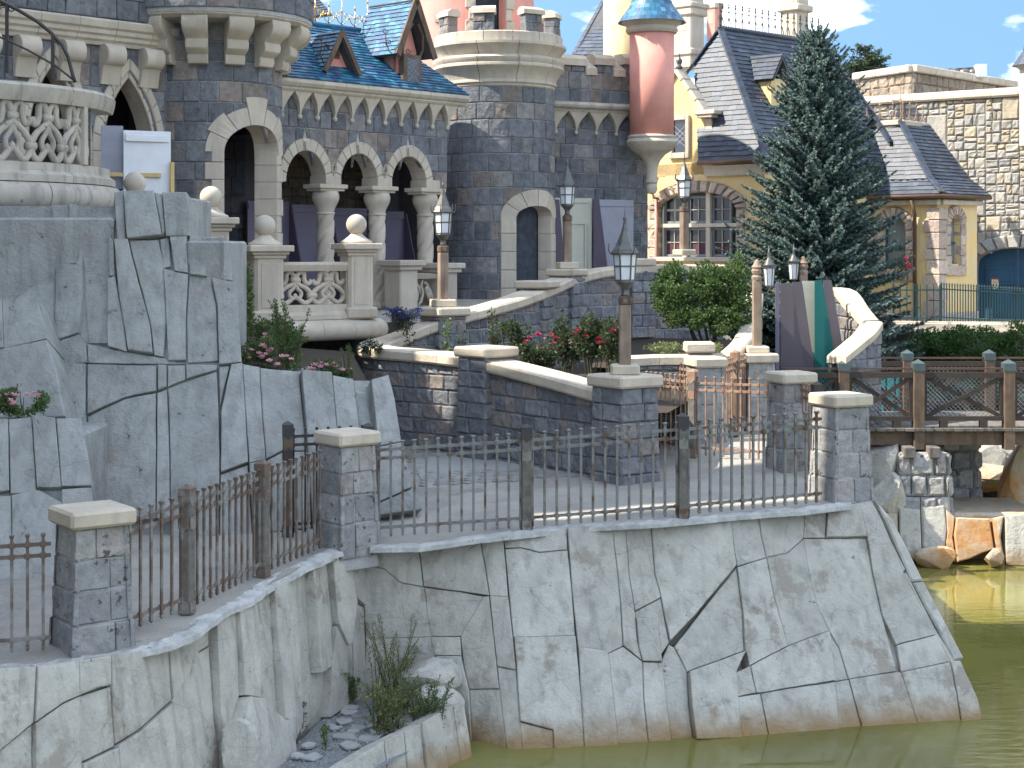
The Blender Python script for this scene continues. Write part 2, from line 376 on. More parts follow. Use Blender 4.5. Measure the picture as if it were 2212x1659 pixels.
def backing(parent, Mf, u0, u1, v0, v1, holes, material, dv=.06, du=.3, w=0., depth=.35, top=None, name='mortar_bed', reveal=None):
    """mortar face behind the stones, with openings cut out and their reveals turned in"""
    mb = MB(); rv = MB(); n = max(1, int(math.ceil((v1-v0)/dv))); vsl = [v0+(v1-v0)*i/n for i in range(n+1)]
    for h in holes: vsl += [h.v0, h.v1]
    vsl = sorted(set(round(v, 4) for v in vsl if v0-1e-6 <= v <= v1+1e-6))
    for a, b in zip(vsl[:-1], vsl[1:]):
        m = (a+b)/2; cuts = []
        for h in holes:
            if h.v0 <= m <= h.v1: cuts.append((h.iv(a+1e-4), h.iv(b-1e-4)))
        cuts.sort(key=lambda c: c[0][0]); edges = []; la = lb = u0
        for ca, cb in cuts: edges.append((la, lb, ca[0], cb[0])); la, lb = ca[1], cb[1]
        edges.append((la, lb, u1, u1))
        for (x0, x1, x2, x3) in edges:
            k = max(1, int(math.ceil(max(x2-x0, x3-x1)/du)))
            for i in range(k):
                s0, s1 = i/k, (i+1)/k
                def tv(u, v): return min(v, top(u)) if top else v
                pa, pb, pc, pd = lerp(x0, x2, s0), lerp(x0, x2, s1), lerp(x1, x3, s1), lerp(x1, x3, s0)
                mb.quad(Mf(pa, tv(pa, a), w), Mf(pb, tv(pb, a), w), Mf(pc, tv(pc, b), w), Mf(pd, tv(pd, b), w))
        for ca, cb in cuts:
            rv.quad(Mf(ca[0], a, w+.02), Mf(cb[0], b, w+.02), Mf(cb[0], b, w-depth), Mf(ca[0], a, w-depth))
            rv.quad(Mf(ca[1], a, w+.02), Mf(ca[1], a, w-depth), Mf(cb[1], b, w-depth), Mf(cb[1], b, w+.02))
    o = obj(name, mb, material, parent)
    if rv.v: obj('reveal', rv, reveal or material, parent)
    return o
def arch_ring(parent, Mf, uc, vspr, r, t, n, material, d0=-.30, d1=.055, name='voussoir', a0=0., a1=math.pi, ry=1., gap=.008, keystone=None, segs=2):
    """ring of separate wedge stones round a (possibly stretched) arch"""
    for k in range(n):
        b0, b1 = a0+(a1-a0)*k/n, a0+(a1-a0)*(k+1)/n; g = gap/r/2
        pr, po = [], []
        for i in range(segs+1):
            a = lerp(b0+g, b1-g, i/segs); pr.append((uc+r*math.cos(a), vspr+r*math.sin(a)*ry)); po.append((uc+(r+t)*math.cos(a), vspr+(r+t)*math.sin(a)*ry))
        ring = pr+po[::-1]; mb = MB(); m = len(ring)
        c = Vector((sum(p[0] for p in ring)/m, sum(p[1] for p in ring)/m)); e = .012
        vs = [Mf(u, v, d0) for u, v in ring]+[Mf(u, v, d1-e) for u, v in ring]
        for u, v in ring:
            q = Vector((u, v)); q = q+(c-q).normalized()*e; vs.append(Mf(q.x, q.y, d1))
        fs = [(i, (i+1) % m, m+(i+1) % m, m+i) for i in range(m)]+[(m+i, m+(i+1) % m, 2*m+(i+1) % m, 2*m+i) for i in range(m)]
        fs += [(2*m+i, 2*m+i+1, 2*m+m-2-i, 2*m+m-1-i) for i in range(segs)]
        mb.add(vs, fs); obj(name, mb, material, parent)

# ---------------------------------------------------------------- rock faces: distance of the face is interpolated between measured columns
def surf(cols):
    def depth(x, y):
        xs = []
        for (t, b) in cols:
            k = (y-t[1])/(b[1]-t[1]); k = max(-.3, min(1.3, k)); xs.append((lerp(t[0], b[0], k), lerp(1/t[2], 1/b[2], k)))
        if x <= xs[0][0]: i = 0
        elif x >= xs[-1][0]: i = len(xs)-2
        else:
            i = 0
            while i < len(xs)-2 and x > xs[i+1][0]: i += 1
        a = (x-xs[i][0])/max(xs[i+1][0]-xs[i][0], 1e-3); a = max(-.6, min(1.6, a))
        return 1/lerp(xs[i][1], xs[i+1][1], a)
    return depth
def rough_poly(poly, step=22, amp=1.1):
    out = []
    for i, p in enumerate(poly):
        q = poly[(i+1) % len(poly)]; n = max(1, int(math.hypot(q[0]-p[0], q[1]-p[1])/step))
        for k in range(n):
            x, y = lerp(p[0], q[0], k/n), lerp(p[1], q[1], k/n)
            o = noise.noise_vector(Vector((x*.045, y*.045, 3.1)))
            o2 = noise.noise_vector(Vector((x*.16, y*.16, 9.1)))
            out.append((x+o.x*amp+o2.x*amp*.5, y+o.y*amp+o2.y*amp*.5))
    return out
def rock_face(parent, polys, depth, material, gap=.010, hr=(.0, .09), bev0=.0065, back=.30, name='slab', seed=3, step=18, amp=.8, bed=True, heights={}, n_hint=None):
    rnd = random.Random(seed)
    for i, poly in enumerate(polys):
        pts = [P(x, y, depth(x, y)) for x, y in rough_poly(poly, step, amp)]
        n = newell(pts)
        if n.dot(Vector((0, 0, CZ))-pts[0]) < 0: pts.reverse(); n = newell(pts)
        h = heights.get(i, rnd.uniform(*hr)); tilt = Vector((rnd.uniform(-1, 1), rnd.uniform(-1, 1), rnd.uniform(-1, 1)))*.018
        c = sum(pts, Vector())/len(pts); n2 = (n+tilt).normalized()
        g = gap*rnd.choice((.12, .16, .2, .3, .5)); base = inset(pts, n, g); bev = min(bev0, .3*max(h+.03, .012)) if rnd.random() < .7 else bev0*1.2
        f0 = [p+n*(h-bev)+n*((p-c).dot(tilt)) for p in base]; f1 = [p+n*bev for p in inset(f0, n, bev*rnd.uniform(.7, 1.6))]
        b0 = [p-n*back for p in base]; m = len(base); mb = MB()
        ctr = len(b0)*3
        mb.add(b0+f0+f1, [(k, (k+1) % m, m+(k+1) % m, m+k) for k in range(m)]+[(m+k, m+(k+1) % m, 2*m+(k+1) % m, 2*m+k) for k in range(m)])
        ax = (f1[1]-f1[0]).normalized(); ax = (ax-n*ax.dot(n)).normalized(); ay = n.cross(ax); q2 = [Vector(((p-c).dot(ax), (p-c).dot(ay))) for p in f1]
        xs = [q.x for q in q2]; ys = [q.y for q in q2]; stp = max(.09, math.sqrt((max(xs)-min(xs))*(max(ys)-min(ys))/36)); inn = []
        u_ = min(xs)+stp*.5
        while u_ < max(xs):
            v_ = min(ys)+stp*.5
            while v_ < max(ys):
                w2 = Vector((u_+rnd.uniform(-.3, .3)*stp, v_+rnd.uniform(-.3, .3)*stp)); ins = False; dmin = 9
                for k in range(m):
                    A2, B2 = q2[k], q2[k-1]
                    if (A2.y > w2.y) != (B2.y > w2.y) and w2.x < (B2.x-A2.x)*(w2.y-A2.y)/(B2.y-A2.y)+A2.x: ins = not ins
                    e2 = B2-A2; t2 = max(0, min(1, (w2-A2).dot(e2)/max(e2.length_squared, 1e-9))); dmin = min(dmin, (A2+e2*t2-w2).length)
                if ins and dmin > .03: inn.append(w2)
                v_ += stp
            u_ += stp
        hgt = f1[0]-c
        ov, oe, of_, _, _, _ = delaunay_2d_cdt(q2+inn, [(k, (k+1) % m) for k in range(m)], [], 1, 1e-5)
        h0 = sum((p-c).dot(n) for p in f1)/m; zb = {}
        for k, p in enumerate(f1): zb[k] = (p-c).dot(n)
        fv = []
        for k, q in enumerate(ov):
            z_ = zb[k] if k < m else h0+.016*noise.noise(Vector((q.x*3.1, q.y*3.1, i*7.7+seed)))+.010*noise.noise(Vector((q.x*9, q.y*9, i*3.3)))+.006
            fv.append(c+ax*q.x+ay*q.y+n*z_)
        ff = []
        for t3 in of_:
            nn_ = (fv[t3[1]]-fv[t3[0]]).cross(fv[t3[2]]-fv[t3[0]]); ff.append(tuple(t3) if nn_.dot(n) > 0 else tuple(reversed(t3)))
        if len(ov) >= m and ff: mb.add(fv, ff)
        else: mb.add(f1, [tuple(range(m))])
        o_ = obj(name, mb, material, parent); autosmooth(o_, 28)
def sheet(x0, x1, y0, y1, depth, off, nx=20, ny=20, edge=None):
    """continuous bed behind the slabs of a rock face"""
    mb = MB(); g = []
    for j in range(ny+1):
        for i in range(nx+1):
            x, y = lerp(x0, x1, i/nx), lerp(y0, y1, j/ny); g.append(P(x, y, depth(x, y)+off))
    mb.add(g, [(j*(nx+1)+i, (j+1)*(nx+1)+i, (j+1)*(nx+1)+i+1, j*(nx+1)+i+1) for j in range(ny) for i in range(nx)]); return mb
def poly_bed(poly, depth, off):
    """bed of any outline behind the slabs"""
    pts = [P(x, y, depth(x, y)+off) for x, y in poly]; return MB().add(pts, [tuple(range(len(pts)))])
# ================================================================ setting: ground, water, paths
def struct(name, mb, m, smooth=False):
    o = obj(name, mb, m, None, smooth); o['kind'] = 'structure'; return o
M['soil'] = mat('dark_soil', (.06, .045, .032), .6, scale=6, bump=.6, bscale=20)
M['lawn'] = mat('park_ground', (.12, .11, .08), .7, scale=.6, bump=.4)
struct('ground', MB().add([Vector(p) for p in ((-900, -300, -1.5), (900, -300, -1.5), (900, 2400, -1.5), (-900, 2400, -1.5))], [(0, 1, 2, 3)]), M['lawn'])
def water_mat():
    m = bpy.data.materials.new('murky_moat_water'); m.use_nodes = True; t = m.node_tree; l = t.links.new; b = t.nodes['Principled BSDF']
    g = nn(t, 'ShaderNodeNewGeometry'); n = nn(t, 'ShaderNodeTexNoise'); n.inputs['Scale'].default_value = .35; n.inputs['Detail'].default_value = 3; l(g.outputs['Position'], n.inputs['Vector'])
    r = nn(t, 'ShaderNodeValToRGB'); r.color_ramp.elements[0].color = (.14, .128, .032, 1); r.color_ramp.elements[1].color = (.22, .205, .06, 1)
    r.color_ramp.elements[0].position = .35; r.color_ramp.elements[1].position = .7; l(n.outputs['Fac'], r.inputs['Fac']); l(r.outputs['Color'], b.inputs['Base Color'])
    b.inputs['Roughness'].default_value = .02; b.inputs['IOR'].default_value = 1.33; b.inputs['Specular IOR Level'].default_value = .75
    mp_ = nn(t, 'ShaderNodeMapping'); mp_.inputs['Scale'].default_value = (.9, 2.6, 1); l(g.outputs['Position'], mp_.inputs['Vector'])
    n2 = nn(t, 'ShaderNodeTexNoise'); n2.inputs['Scale'].default_value = 2.6; n2.inputs['Detail'].default_value = 4; n2.inputs['Distortion'].default_value = .5; l(mp_.outputs[0], n2.inputs['Vector'])
    # breeze reaches only open water: ripples strongest out to the right
    n3 = nn(t, 'ShaderNodeTexNoise'); n3.inputs['Scale'].default_value = .22; l(g.outputs['Position'], n3.inputs['Vector'])
    r3 = nn(t, 'ShaderNodeMapRange'); r3.inputs['From Min'].default_value = .42; r3.inputs['From Max'].default_value = .60; r3.inputs['To Min'].default_value = .02; r3.inputs['To Max'].default_value = .20; l(n3.outputs['Fac'], r3.inputs['Value'])
    bp = nn(t, 'ShaderNodeBump'); bp.inputs['Distance'].default_value = .05; l(r3.outputs[0], bp.inputs['Strength']); l(n2.outputs['Fac'], bp.inputs['Height']); l(bp.outputs[0], b.inputs['Normal'])
    return m
M['water'] = water_mat()
struct('water', MB().add([Vector(p) for p in ((-40, -30, 0), (120, -30, 0), (120, 36, 0), (-40, 36, 0))], [(0, 1, 2, 3)]), M['water'])
ZC = [(-5.5, 13.4, 1.82), (-4.1, 15, 1.94), (-3.26, 16, 2.05), (-2.77, 17.7, 2.08), (-2, 18.9, 2.14), (.17, 19.5, 2.26), (2.1, 19.8, 2.37), (4.25, 20.6, 2.45), (1.6, 22.8, 2.42), (-1.87, 28, 2.42), (4.3, 25, 2.6), (-4.2, 20, 2.12), (-6.5, 17.5, 1.95)]
def zpath(x, y):
    s = t = 0
    for a, b, z in ZC:
        q = 1/((x-a)**2+(y-b)**2+.15)**1.5; s += q*z; t += q
    return s/t
def PG(x, y):
    """pixel on the path surface"""
    z = 2.2
    for _ in range(12):
        p = PZ(x, y, z); z = zpath(p.x, p.y)
    return PZ(x, y, z)
edge = [(-60, 1446), (75, 1437), (214, 1417), (300, 1405), (360, 1390), (422, 1362), (489, 1315), (570, 1270), (654, 1224), (700, 1200), (739, 1188), (810, 1182), (906, 1180), (1038, 1161), (1225, 1140), (1405, 1129), (1590, 1112), (1738, 1101), (1852, 1087)]
fr_ = [Vector((-14, 13.2, 1.9)), Vector((-8, 13.3, 1.85))]+[PG(*e) for e in edge]
g = []; ny = 14
for p in fr_:
    for j in range(ny+1):
        t = j/ny; x = p.x+(.0 if p.x < 3 else -.05*t); y = lerp(p.y+.03, 31, t); g.append(Vector((x, y, zpath(x, y))))
mb = MB().add(g, [(i*(ny+1)+j, (i+1)*(ny+1)+j, (i+1)*(ny+1)+j+1, i*(ny+1)+j+1) for i in range(len(fr_)-1) for j in range(ny)])
struct('path', mb, M['path'], True)
# paver field in front of the curved wall: each paver a piece near the fence, laid diagonally
pv = struct('paver_field', MB().add([PG(920, 1055)+ZUP*.004, PG(1310, 1029)+ZUP*.004, PG(1345, 1000)+ZUP*.004, PG(1050, 960)+ZUP*.004, PG(880, 940)+ZUP*.004, PG(885, 985)+ZUP*.004], [tuple(range(6))]), M['mortar'])
A, B_, C_, D_ = PG(924, 1053), PG(1306, 1029), PG(1330, 1004), PG(882, 945)
rnd = random.Random(5); cnt = 0; rest = MB()
ux = (B_-A).normalized(); uy = Vector((-ux.y, ux.x, 0)); ux.z = 0
d1 = (ux*.8+uy*.6).normalized(); d2 = (ux*-.6+uy*.8).normalized()
def in_poly(p, poly):
    c = False
    for i in range(len(poly)):
        a, b = poly[i], poly[i-1]
        if (a.y > p.y) != (b.y > p.y) and p.x < (b.x-a.x)*(p.y-a.y)/(b.y-a.y)+a.x: c = not c
    return c
field = [A, B_, C_, PG(1050, 962), D_, PG(888, 985)]
for i in range(-60, 60):
    for j in range(-60, 60):
        c = A+d1*(i*.30+(j % 2)*.15)+d2*(j*.15)
        if not in_poly(c, field): continue
        h = rnd.uniform(-.002, .003); mbp = MB().box(Vector((c.x, c.y, zpath(c.x, c.y)-.012+h)), d1*.146, d2*.071, ZUP*.022, .006)
        if cnt < 300: obj('paver', mbp, M['paver'], pv)
        else: rest.add(mbp.v, mbp.f)
        cnt += 1
if rest.v: obj('far_pavers', rest, M['paver'], pv, kind='stuff')

# ================================================================ rocks
# ---- the battered rock face under the fence
T_ = [(775, 1186, 19.55), (906, 1183, 19.45), (1137, 1152, 19.55), (1475, 1122, 19.95), (1760, 1101, 20.45), (1880, 1084, 20.65)]
B0 = [(788, 1480, 19.35), (960, 1480, 18.95), (1108, 1620, 18.25), (1440, 1598, 18.62), (1880, 1566, 19.2), (2118, 1552, 19.47)]
dep_front = surf(list(zip(T_, B0)))
FR = [
 [(775,1186),(906,1183),(916,1268),(867,1259),(831,1230),(775,1215)],
 [(775,1215),(831,1230),(867,1259),(916,1268),(927,1356),(932,1376),(790,1380),(785,1290)],
 [(790,1380),(932,1376),(941,1417),(965,1450),(995,1520),(800,1520),(790,1470)],
 [(906,1183),(1038,1163),(1048,1225),(1058,1288),(983,1277),(916,1268)],
 [(917,1269),(983,1277),(1046,1289),(996,1375),(932,1375),(927,1356)],
 [(1046,1289),(1058,1288),(1069,1382),(1079,1488),(1015,1490),(1003,1440),(996,1375)],
 [(932,1376),(996,1376),(998,1417),(941,1416)],
 [(945,1417),(998,1417),(1015,1490),(1024,1632),(1006,1575),(975,1490)],
 [(1015,1490),(1079,1488),(1097,1630),(1024,1632)],
 [(1038,1163),(1087,1160),(1093,1225),(1098,1291),(1058,1288),(1048,1225)],
 [(1059,1289),(1098,1291),(1109,1382),(1115,1448),(1075,1440),(1069,1382)],
 [(1075,1440),(1115,1448),(1121,1520),(1129,1628),(1097,1630),(1079,1488)],
 [(1087,1160),(1225,1142),(1226,1188),(1164,1193),(1123,1183),(1091,1185)],
 [(1091,1186),(1123,1184),(1164,1194),(1226,1189),(1235,1283),(1241,1374),(1190,1376),(1109,1378)],
 [(1110,1379),(1190,1377),(1242,1375),(1254,1510),(1261,1617),(1196,1622),(1194,1578),(1123,1558),(1116,1450)],
 [(1123,1560),(1194,1579),(1197,1622),(1129,1628)],
 [(1225,1142),(1320,1134),(1330,1215),(1340,1310),(1345,1395),(1312,1412),(1300,1405),(1249,1398),(1236,1283)],
 [(1320,1134),(1350,1133),(1358,1240),(1371,1326),(1375,1378),(1386,1428),(1345,1395),(1340,1310),(1330,1215)],
 [(1249,1399),(1300,1406),(1312,1413),(1325,1520),(1334,1614),(1261,1617),(1254,1510)],
 [(1312,1413),(1345,1397),(1387,1430),(1390,1520),(1401,1609),(1334,1614),(1325,1520)],
 [(1372,1336),(1418,1336),(1425,1400),(1429,1431),(1387,1430),(1378,1400)],
 [(1387,1431),(1429,1432),(1440,1530),(1451,1607),(1401,1609),(1390,1520)],
 [(1350,1133),(1405,1131),(1413,1240),(1427,1291),(1371,1321),(1358,1240)],
 [(1371,1322),(1427,1292),(1433,1325),(1446,1388),(1428,1414),(1418,1336),(1372,1335)],
 [(1405,1131),(1575,1116),(1584,1180),(1590,1222),(1540,1282),(1500,1330),(1447,1386),(1433,1325),(1427,1291),(1413,1240)],
 [(1591,1226),(1600,1290),(1605,1330),(1608,1405),(1485,1451),(1458,1396),(1502,1338),(1542,1288)],
 [(1446,1392),(1457,1397),(1485,1452),(1488,1520),(1499,1600),(1451,1607),(1440,1530),(1429,1430)],
 [(1486,1453),(1608,1408),(1588,1450),(1592,1530),(1599,1598),(1500,1600),(1490,1520)],
 [(1575,1116),(1590,1114),(1637,1112),(1646,1165),(1655,1205),(1592,1224)],
 [(1637,1112),(1738,1103),(1735,1164),(1700,1195),(1655,1205),(1646,1165)],
 [(1738,1103),(1786,1098),(1783,1162),(1735,1163)],
 [(1786,1098),(1854,1088),(1872,1161),(1783,1162)],
 [(1592,1226),(1655,1206),(1670,1290),(1700,1396),(1617,1440),(1608,1400),(1605,1330)],
 [(1655,1206),(1700,1196),(1735,1165),(1748,1250),(1765,1310),(1790,1363),(1700,1396),(1670,1290)],
 [(1735,1164),(1783,1163),(1872,1162),(1885,1240),(1905,1330),(1937,1450),(1832,1468),(1812,1400),(1790,1362),(1765,1310),(1748,1250)],
 [(1854,1088),(1880,1084),(1905,1130),(1960,1260),(2021,1371),(1935,1393),(1905,1330),(1885,1240),(1872,1160)],
 [(1585,1456),(1617,1441),(1630,1498),(1590,1507)],
 [(1618,1441),(1700,1397),(1790,1364),(1801,1472),(1720,1485),(1640,1499),(1630,1498)],
 [(1790,1364),(1812,1400),(1832,1468),(1802,1473)],
 [(1590,1508),(1639,1500),(1657,1593),(1599,1598),(1592,1530)],
 [(1640,1500),(1720,1486),(1802,1474),(1811,1581),(1658,1593)],
 [(1803,1474),(1832,1469),(1862,1577),(1811,1581)],
 [(1832,1468),(1937,1451),(1946,1453),(1983,1566),(1862,1577)],
 [(1936,1394),(2021,1372),(2051,1430),(1946,1452)],
 [(1946,1453),(2051,1431),(2066,1500),(2075,1562),(1983,1566)],
 [(2051,1430),(2072,1427),(2110,1510),(2120,1558),(2075,1562),(2066,1500)],
]
rk = thing('rock_promontory', 'pale grey carved rock face sloping into the water below the central railing', 'rock', P(1300, 1600, 18.4))
rock_face(rk, FR, dep_front, M['rock'], hr=(.0, .05), gap=.010, seed=11, heights={27: .085, 20: .055, 18: .05, 37: .06, 39: .06, 40: .05, 35: .03, 25: -.01, 26: -.02, 36: .06, 17: .03, 23: .0, 22: .02, 24: .03, 4: .01, 5: .03})
bed = [(778, 1190), (906, 1186), (1038, 1167), (1225, 1147), (1405, 1135), (1590, 1118), (1738, 1107), (1850, 1093), (1878, 1090), (1960, 1262), (2070, 1440), (2105, 1520), (2110, 1600), (1020, 1680), (1000, 1540), (792, 1530)]
obj('bedrock', poly_bed(bed, dep_front, .10), M['rock'], rk)
# return face on the right of the promontory, running back under the bridge
def dep_ret(x, y): return 0
retp = [P(1880, 1084, 20.68), P(2120, 1558, 19.50)]
def ret(s, t, o=0):
    a = lerp(retp[0], retp[1], t); b = lerp(Vector((4.75, 27, 2.5)), Vector((6.2, 27, -.3)), t); return lerp(a, b, s)
for i in range(7):
    for j in range(3):
        q = [ret(i/7+.004, j/3+.006), ret((i+1)/7-.004, j/3+.006), ret((i+1)/7-.004, (j+1)/3-.006), ret(i/7+.004, (j+1)/3-.006)]
        n = newell(q)
        if n.x < 0: q.reverse(); n = newell(q)
        obj('slab', MB().extrude([p-n*.25 for p in q], n*(.25+R.uniform(0, .03)), .015), M['rock'], rk)
# thin outer splinter along the right-hand edge
for q in ([(1882,1086),(1922,1130),(1987,1260),(1962,1262),(1906,1130)], [(1964,1264),(1988,1262),(2074,1426),(2052,1432),(2022,1371)]):
    pts = [P(x, y, dep_front(x, y)+.22) for x, y in q]; n = newell(pts)
    if n.y > 0: pts.reverse(); n = newell(pts)
    obj('slab', MB().extrude([p-n*.2 for p in pts], n*.32, .02), M['rock'], rk)
# pale ledge along the top, lighter than the slabs below
lp = [PG(*e) for e in [(800,1181),(906,1180),(1038,1161),(1130,1151),(1225,1140),(1320,1133),(1405,1129),(1500,1121),(1590,1112),(1738,1101),(1852,1087)]]
mb = MB(); r2 = random.Random(4)
top = []; 
for i in range(len(lp)-1):
    for k in range(9):
        p = lerp(lp[i], lp[i+1], k/9); top.append(p)
vs = []
for p in top:
    j = r2.uniform(-.02, .02); vs += [p+Vector((0, -.06+j*.6, -.06)), p+Vector((0, -.05+j*.6, -.008)), p+Vector((0, .08+j*2.2, .018+j*.3)), p+Vector((0, .15+j*2.6, -.025))]
mb.add(vs, [(4*i+a, 4*i+4+a, 4*i+5+a, 4*i+1+a) for i in range(len(top)-1) for a in (0, 1, 2)])
obj('ledge', mb, M['pale_rim'], rk)

# ---- left retaining rock wall
dep_lw = surf([((-60,1448,13.3),(-60,1720,12.9)), ((165,1427,14.1),(168,1720,13.7)), ((300,1406,14.9),(300,1720,14.5)), ((450,1345,16.1),(470,1650,15.8)), ((570,1271,17.35),(600,1610,17.0)), ((690,1210,18.75),(700,1540,18.4)), ((775,1184,19.55),(790,1490,19.35))])
LW = [
 [(-60,1446),(75,1440),(70,1562),(0,1622),(-60,1660)], [(-60,1662),(0,1624),(70,1564),(72,1720),(-60,1720)],
 [(75,1440),(165,1427),(168,1503),(130,1520),(71,1561)], [(72,1563),(130,1522),(168,1505),(172,1650),(175,1720),(73,1720)],
 [(165,1427),(214,1419),(215,1483),(168,1503)], [(215,1419),(240,1415),(241,1480),(216,1484)], [(168,1505),(241,1482),(246,1560),(250,1613),(172,1650)], [(172,1652),(250,1616),(252,1720),(175,1720)],
 [(240,1415),(300,1406),(360,1393),(364,1450),(368,1513),(300,1575),(250,1607),(245,1560)], [(250,1610),(300,1578),(368,1516),(375,1640),(380,1720),(252,1720)],
 [(360,1393),(422,1367),(422,1412),(398,1465),(369,1508)], [(422,1367),(449,1345),(450,1395),(423,1411)], [(370,1512),(398,1468),(422,1414),(450,1397),(455,1480),(460,1560),(471,1625),(472,1720),(380,1720),(376,1640)],
 [(450,1340),(489,1316),(495,1400),(499,1505),(490,1530),(471,1600),(460,1540),(455,1440)], [(489,1316),(529,1307),(535,1410),(533,1511),(499,1505),(495,1400)],
 [(529,1307),(570,1271),(576,1350),(580,1420),(588,1550),(560,1530),(533,1512),(535,1410)],
 [(491,1532),(500,1508),(533,1513),(540,1590),(545,1659),(552,1720),(473,1720),(471,1602)], [(533,1514),(562,1535),(588,1556),(608,1562),(612,1640),(590,1720),(553,1720),(545,1640)],
 [(570,1271),(600,1252),(606,1400),(612,1565),(590,1555),(580,1420)], [(600,1252),(630,1240),(640,1400),(648,1560),(632,1600),(612,1566),(606,1400)],
 [(630,1240),(654,1224),(661,1320),(668,1390),(672,1455),(697,1450),(692,1530),(650,1585),(641,1400)],
 [(654,1224),(672,1218),(680,1330),(686,1450),(672,1455),(666,1370)], [(672,1218),(690,1212),(700,1330),(706,1440),(687,1450),(681,1330)],
 [(690,1212),(702,1206),(708,1290),(714,1350),(700,1440)], [(703,1436),(714,1352),(736,1398),(737,1525),(697,1550)], [(702,1206),(739,1187),(748,1240),(755,1300),(742,1390),(735,1396),(714,1348),(708,1290)],
 [(739,1187),(752,1186),(760,1290),(757,1300)], [(737,1400),(756,1302),(762,1430),(760,1520),(738,1525)], [(752,1186),(775,1184),(788,1285),(785,1310),(762,1292)], [(758,1300),(786,1312),(787,1400),(791,1500),(763,1520),(762,1430)],
]
lw = thing('retaining_rock_wall', 'long grey rock retaining wall of tall cracked slabs running below the left railing', 'rock wall', P(300, 1700, 14.5))
rock_face(lw, LW, dep_lw, M['rock'], hr=(-.02, .05), gap=.010, seed=5, heights={13: .10, 14: .16, 15: .06, 16: .24, 17: .16, 18: .14, 19: .05, 20: .0, 21: .13, 22: .08, 23: .03, 24: .10, 25: .12, 26: .05, 27: .0, 28: .06, 29: .02})
bed = [(-70,1450),(75,1444),(165,1432),(300,1411),(422,1374),(489,1324),(570,1279),(654,1232),(739,1192),(772,1190),(786,1310),(790,1540),(700,1600),(560,1740),(-70,1740)]
obj('bedrock', poly_bed(bed, dep_lw, .08), M['rock'], lw)
lp = [PG(*e) for e in [(-60,1445),(75,1438),(165,1426),(214,1418),(300,1405),(360,1391),(422,1365),(450,1340),(489,1315),(529,1300),(570,1270),(600,1252),(630,1238),(654,1224),(690,1210),(715,1196),(739,1187)]]
mb = MB(); vs = []
top = [lerp(lp[i], lp[i+1], k/5) for i in range(len(lp)-1) for k in range(5)]+[lp[-1]]
for i, p in enumerate(top):
    t = (top[min(i+1, len(top)-1)]-top[max(0, i-1)]); n = Vector((-t.y, t.x, 0)).normalized(); j = r2.uniform(-.025, .025)
    wd = .08 if i < 20 else .15
    vs += [p-n*(.055+j*.5)-ZUP*.06, p-n*(.045+j*.5)-ZUP*.008, p+n*(wd*.6+j*2)+ZUP*.015, p+n*(wd+.04+j*2)-ZUP*.03]
mb.add(vs, [(4*i+a, 4*i+4+a, 4*i+5+a, 4*i+1+a) for i in range(len(top)-1) for a in (0, 1, 2)])
obj('ledge', mb, M['pale_rim'], lw)

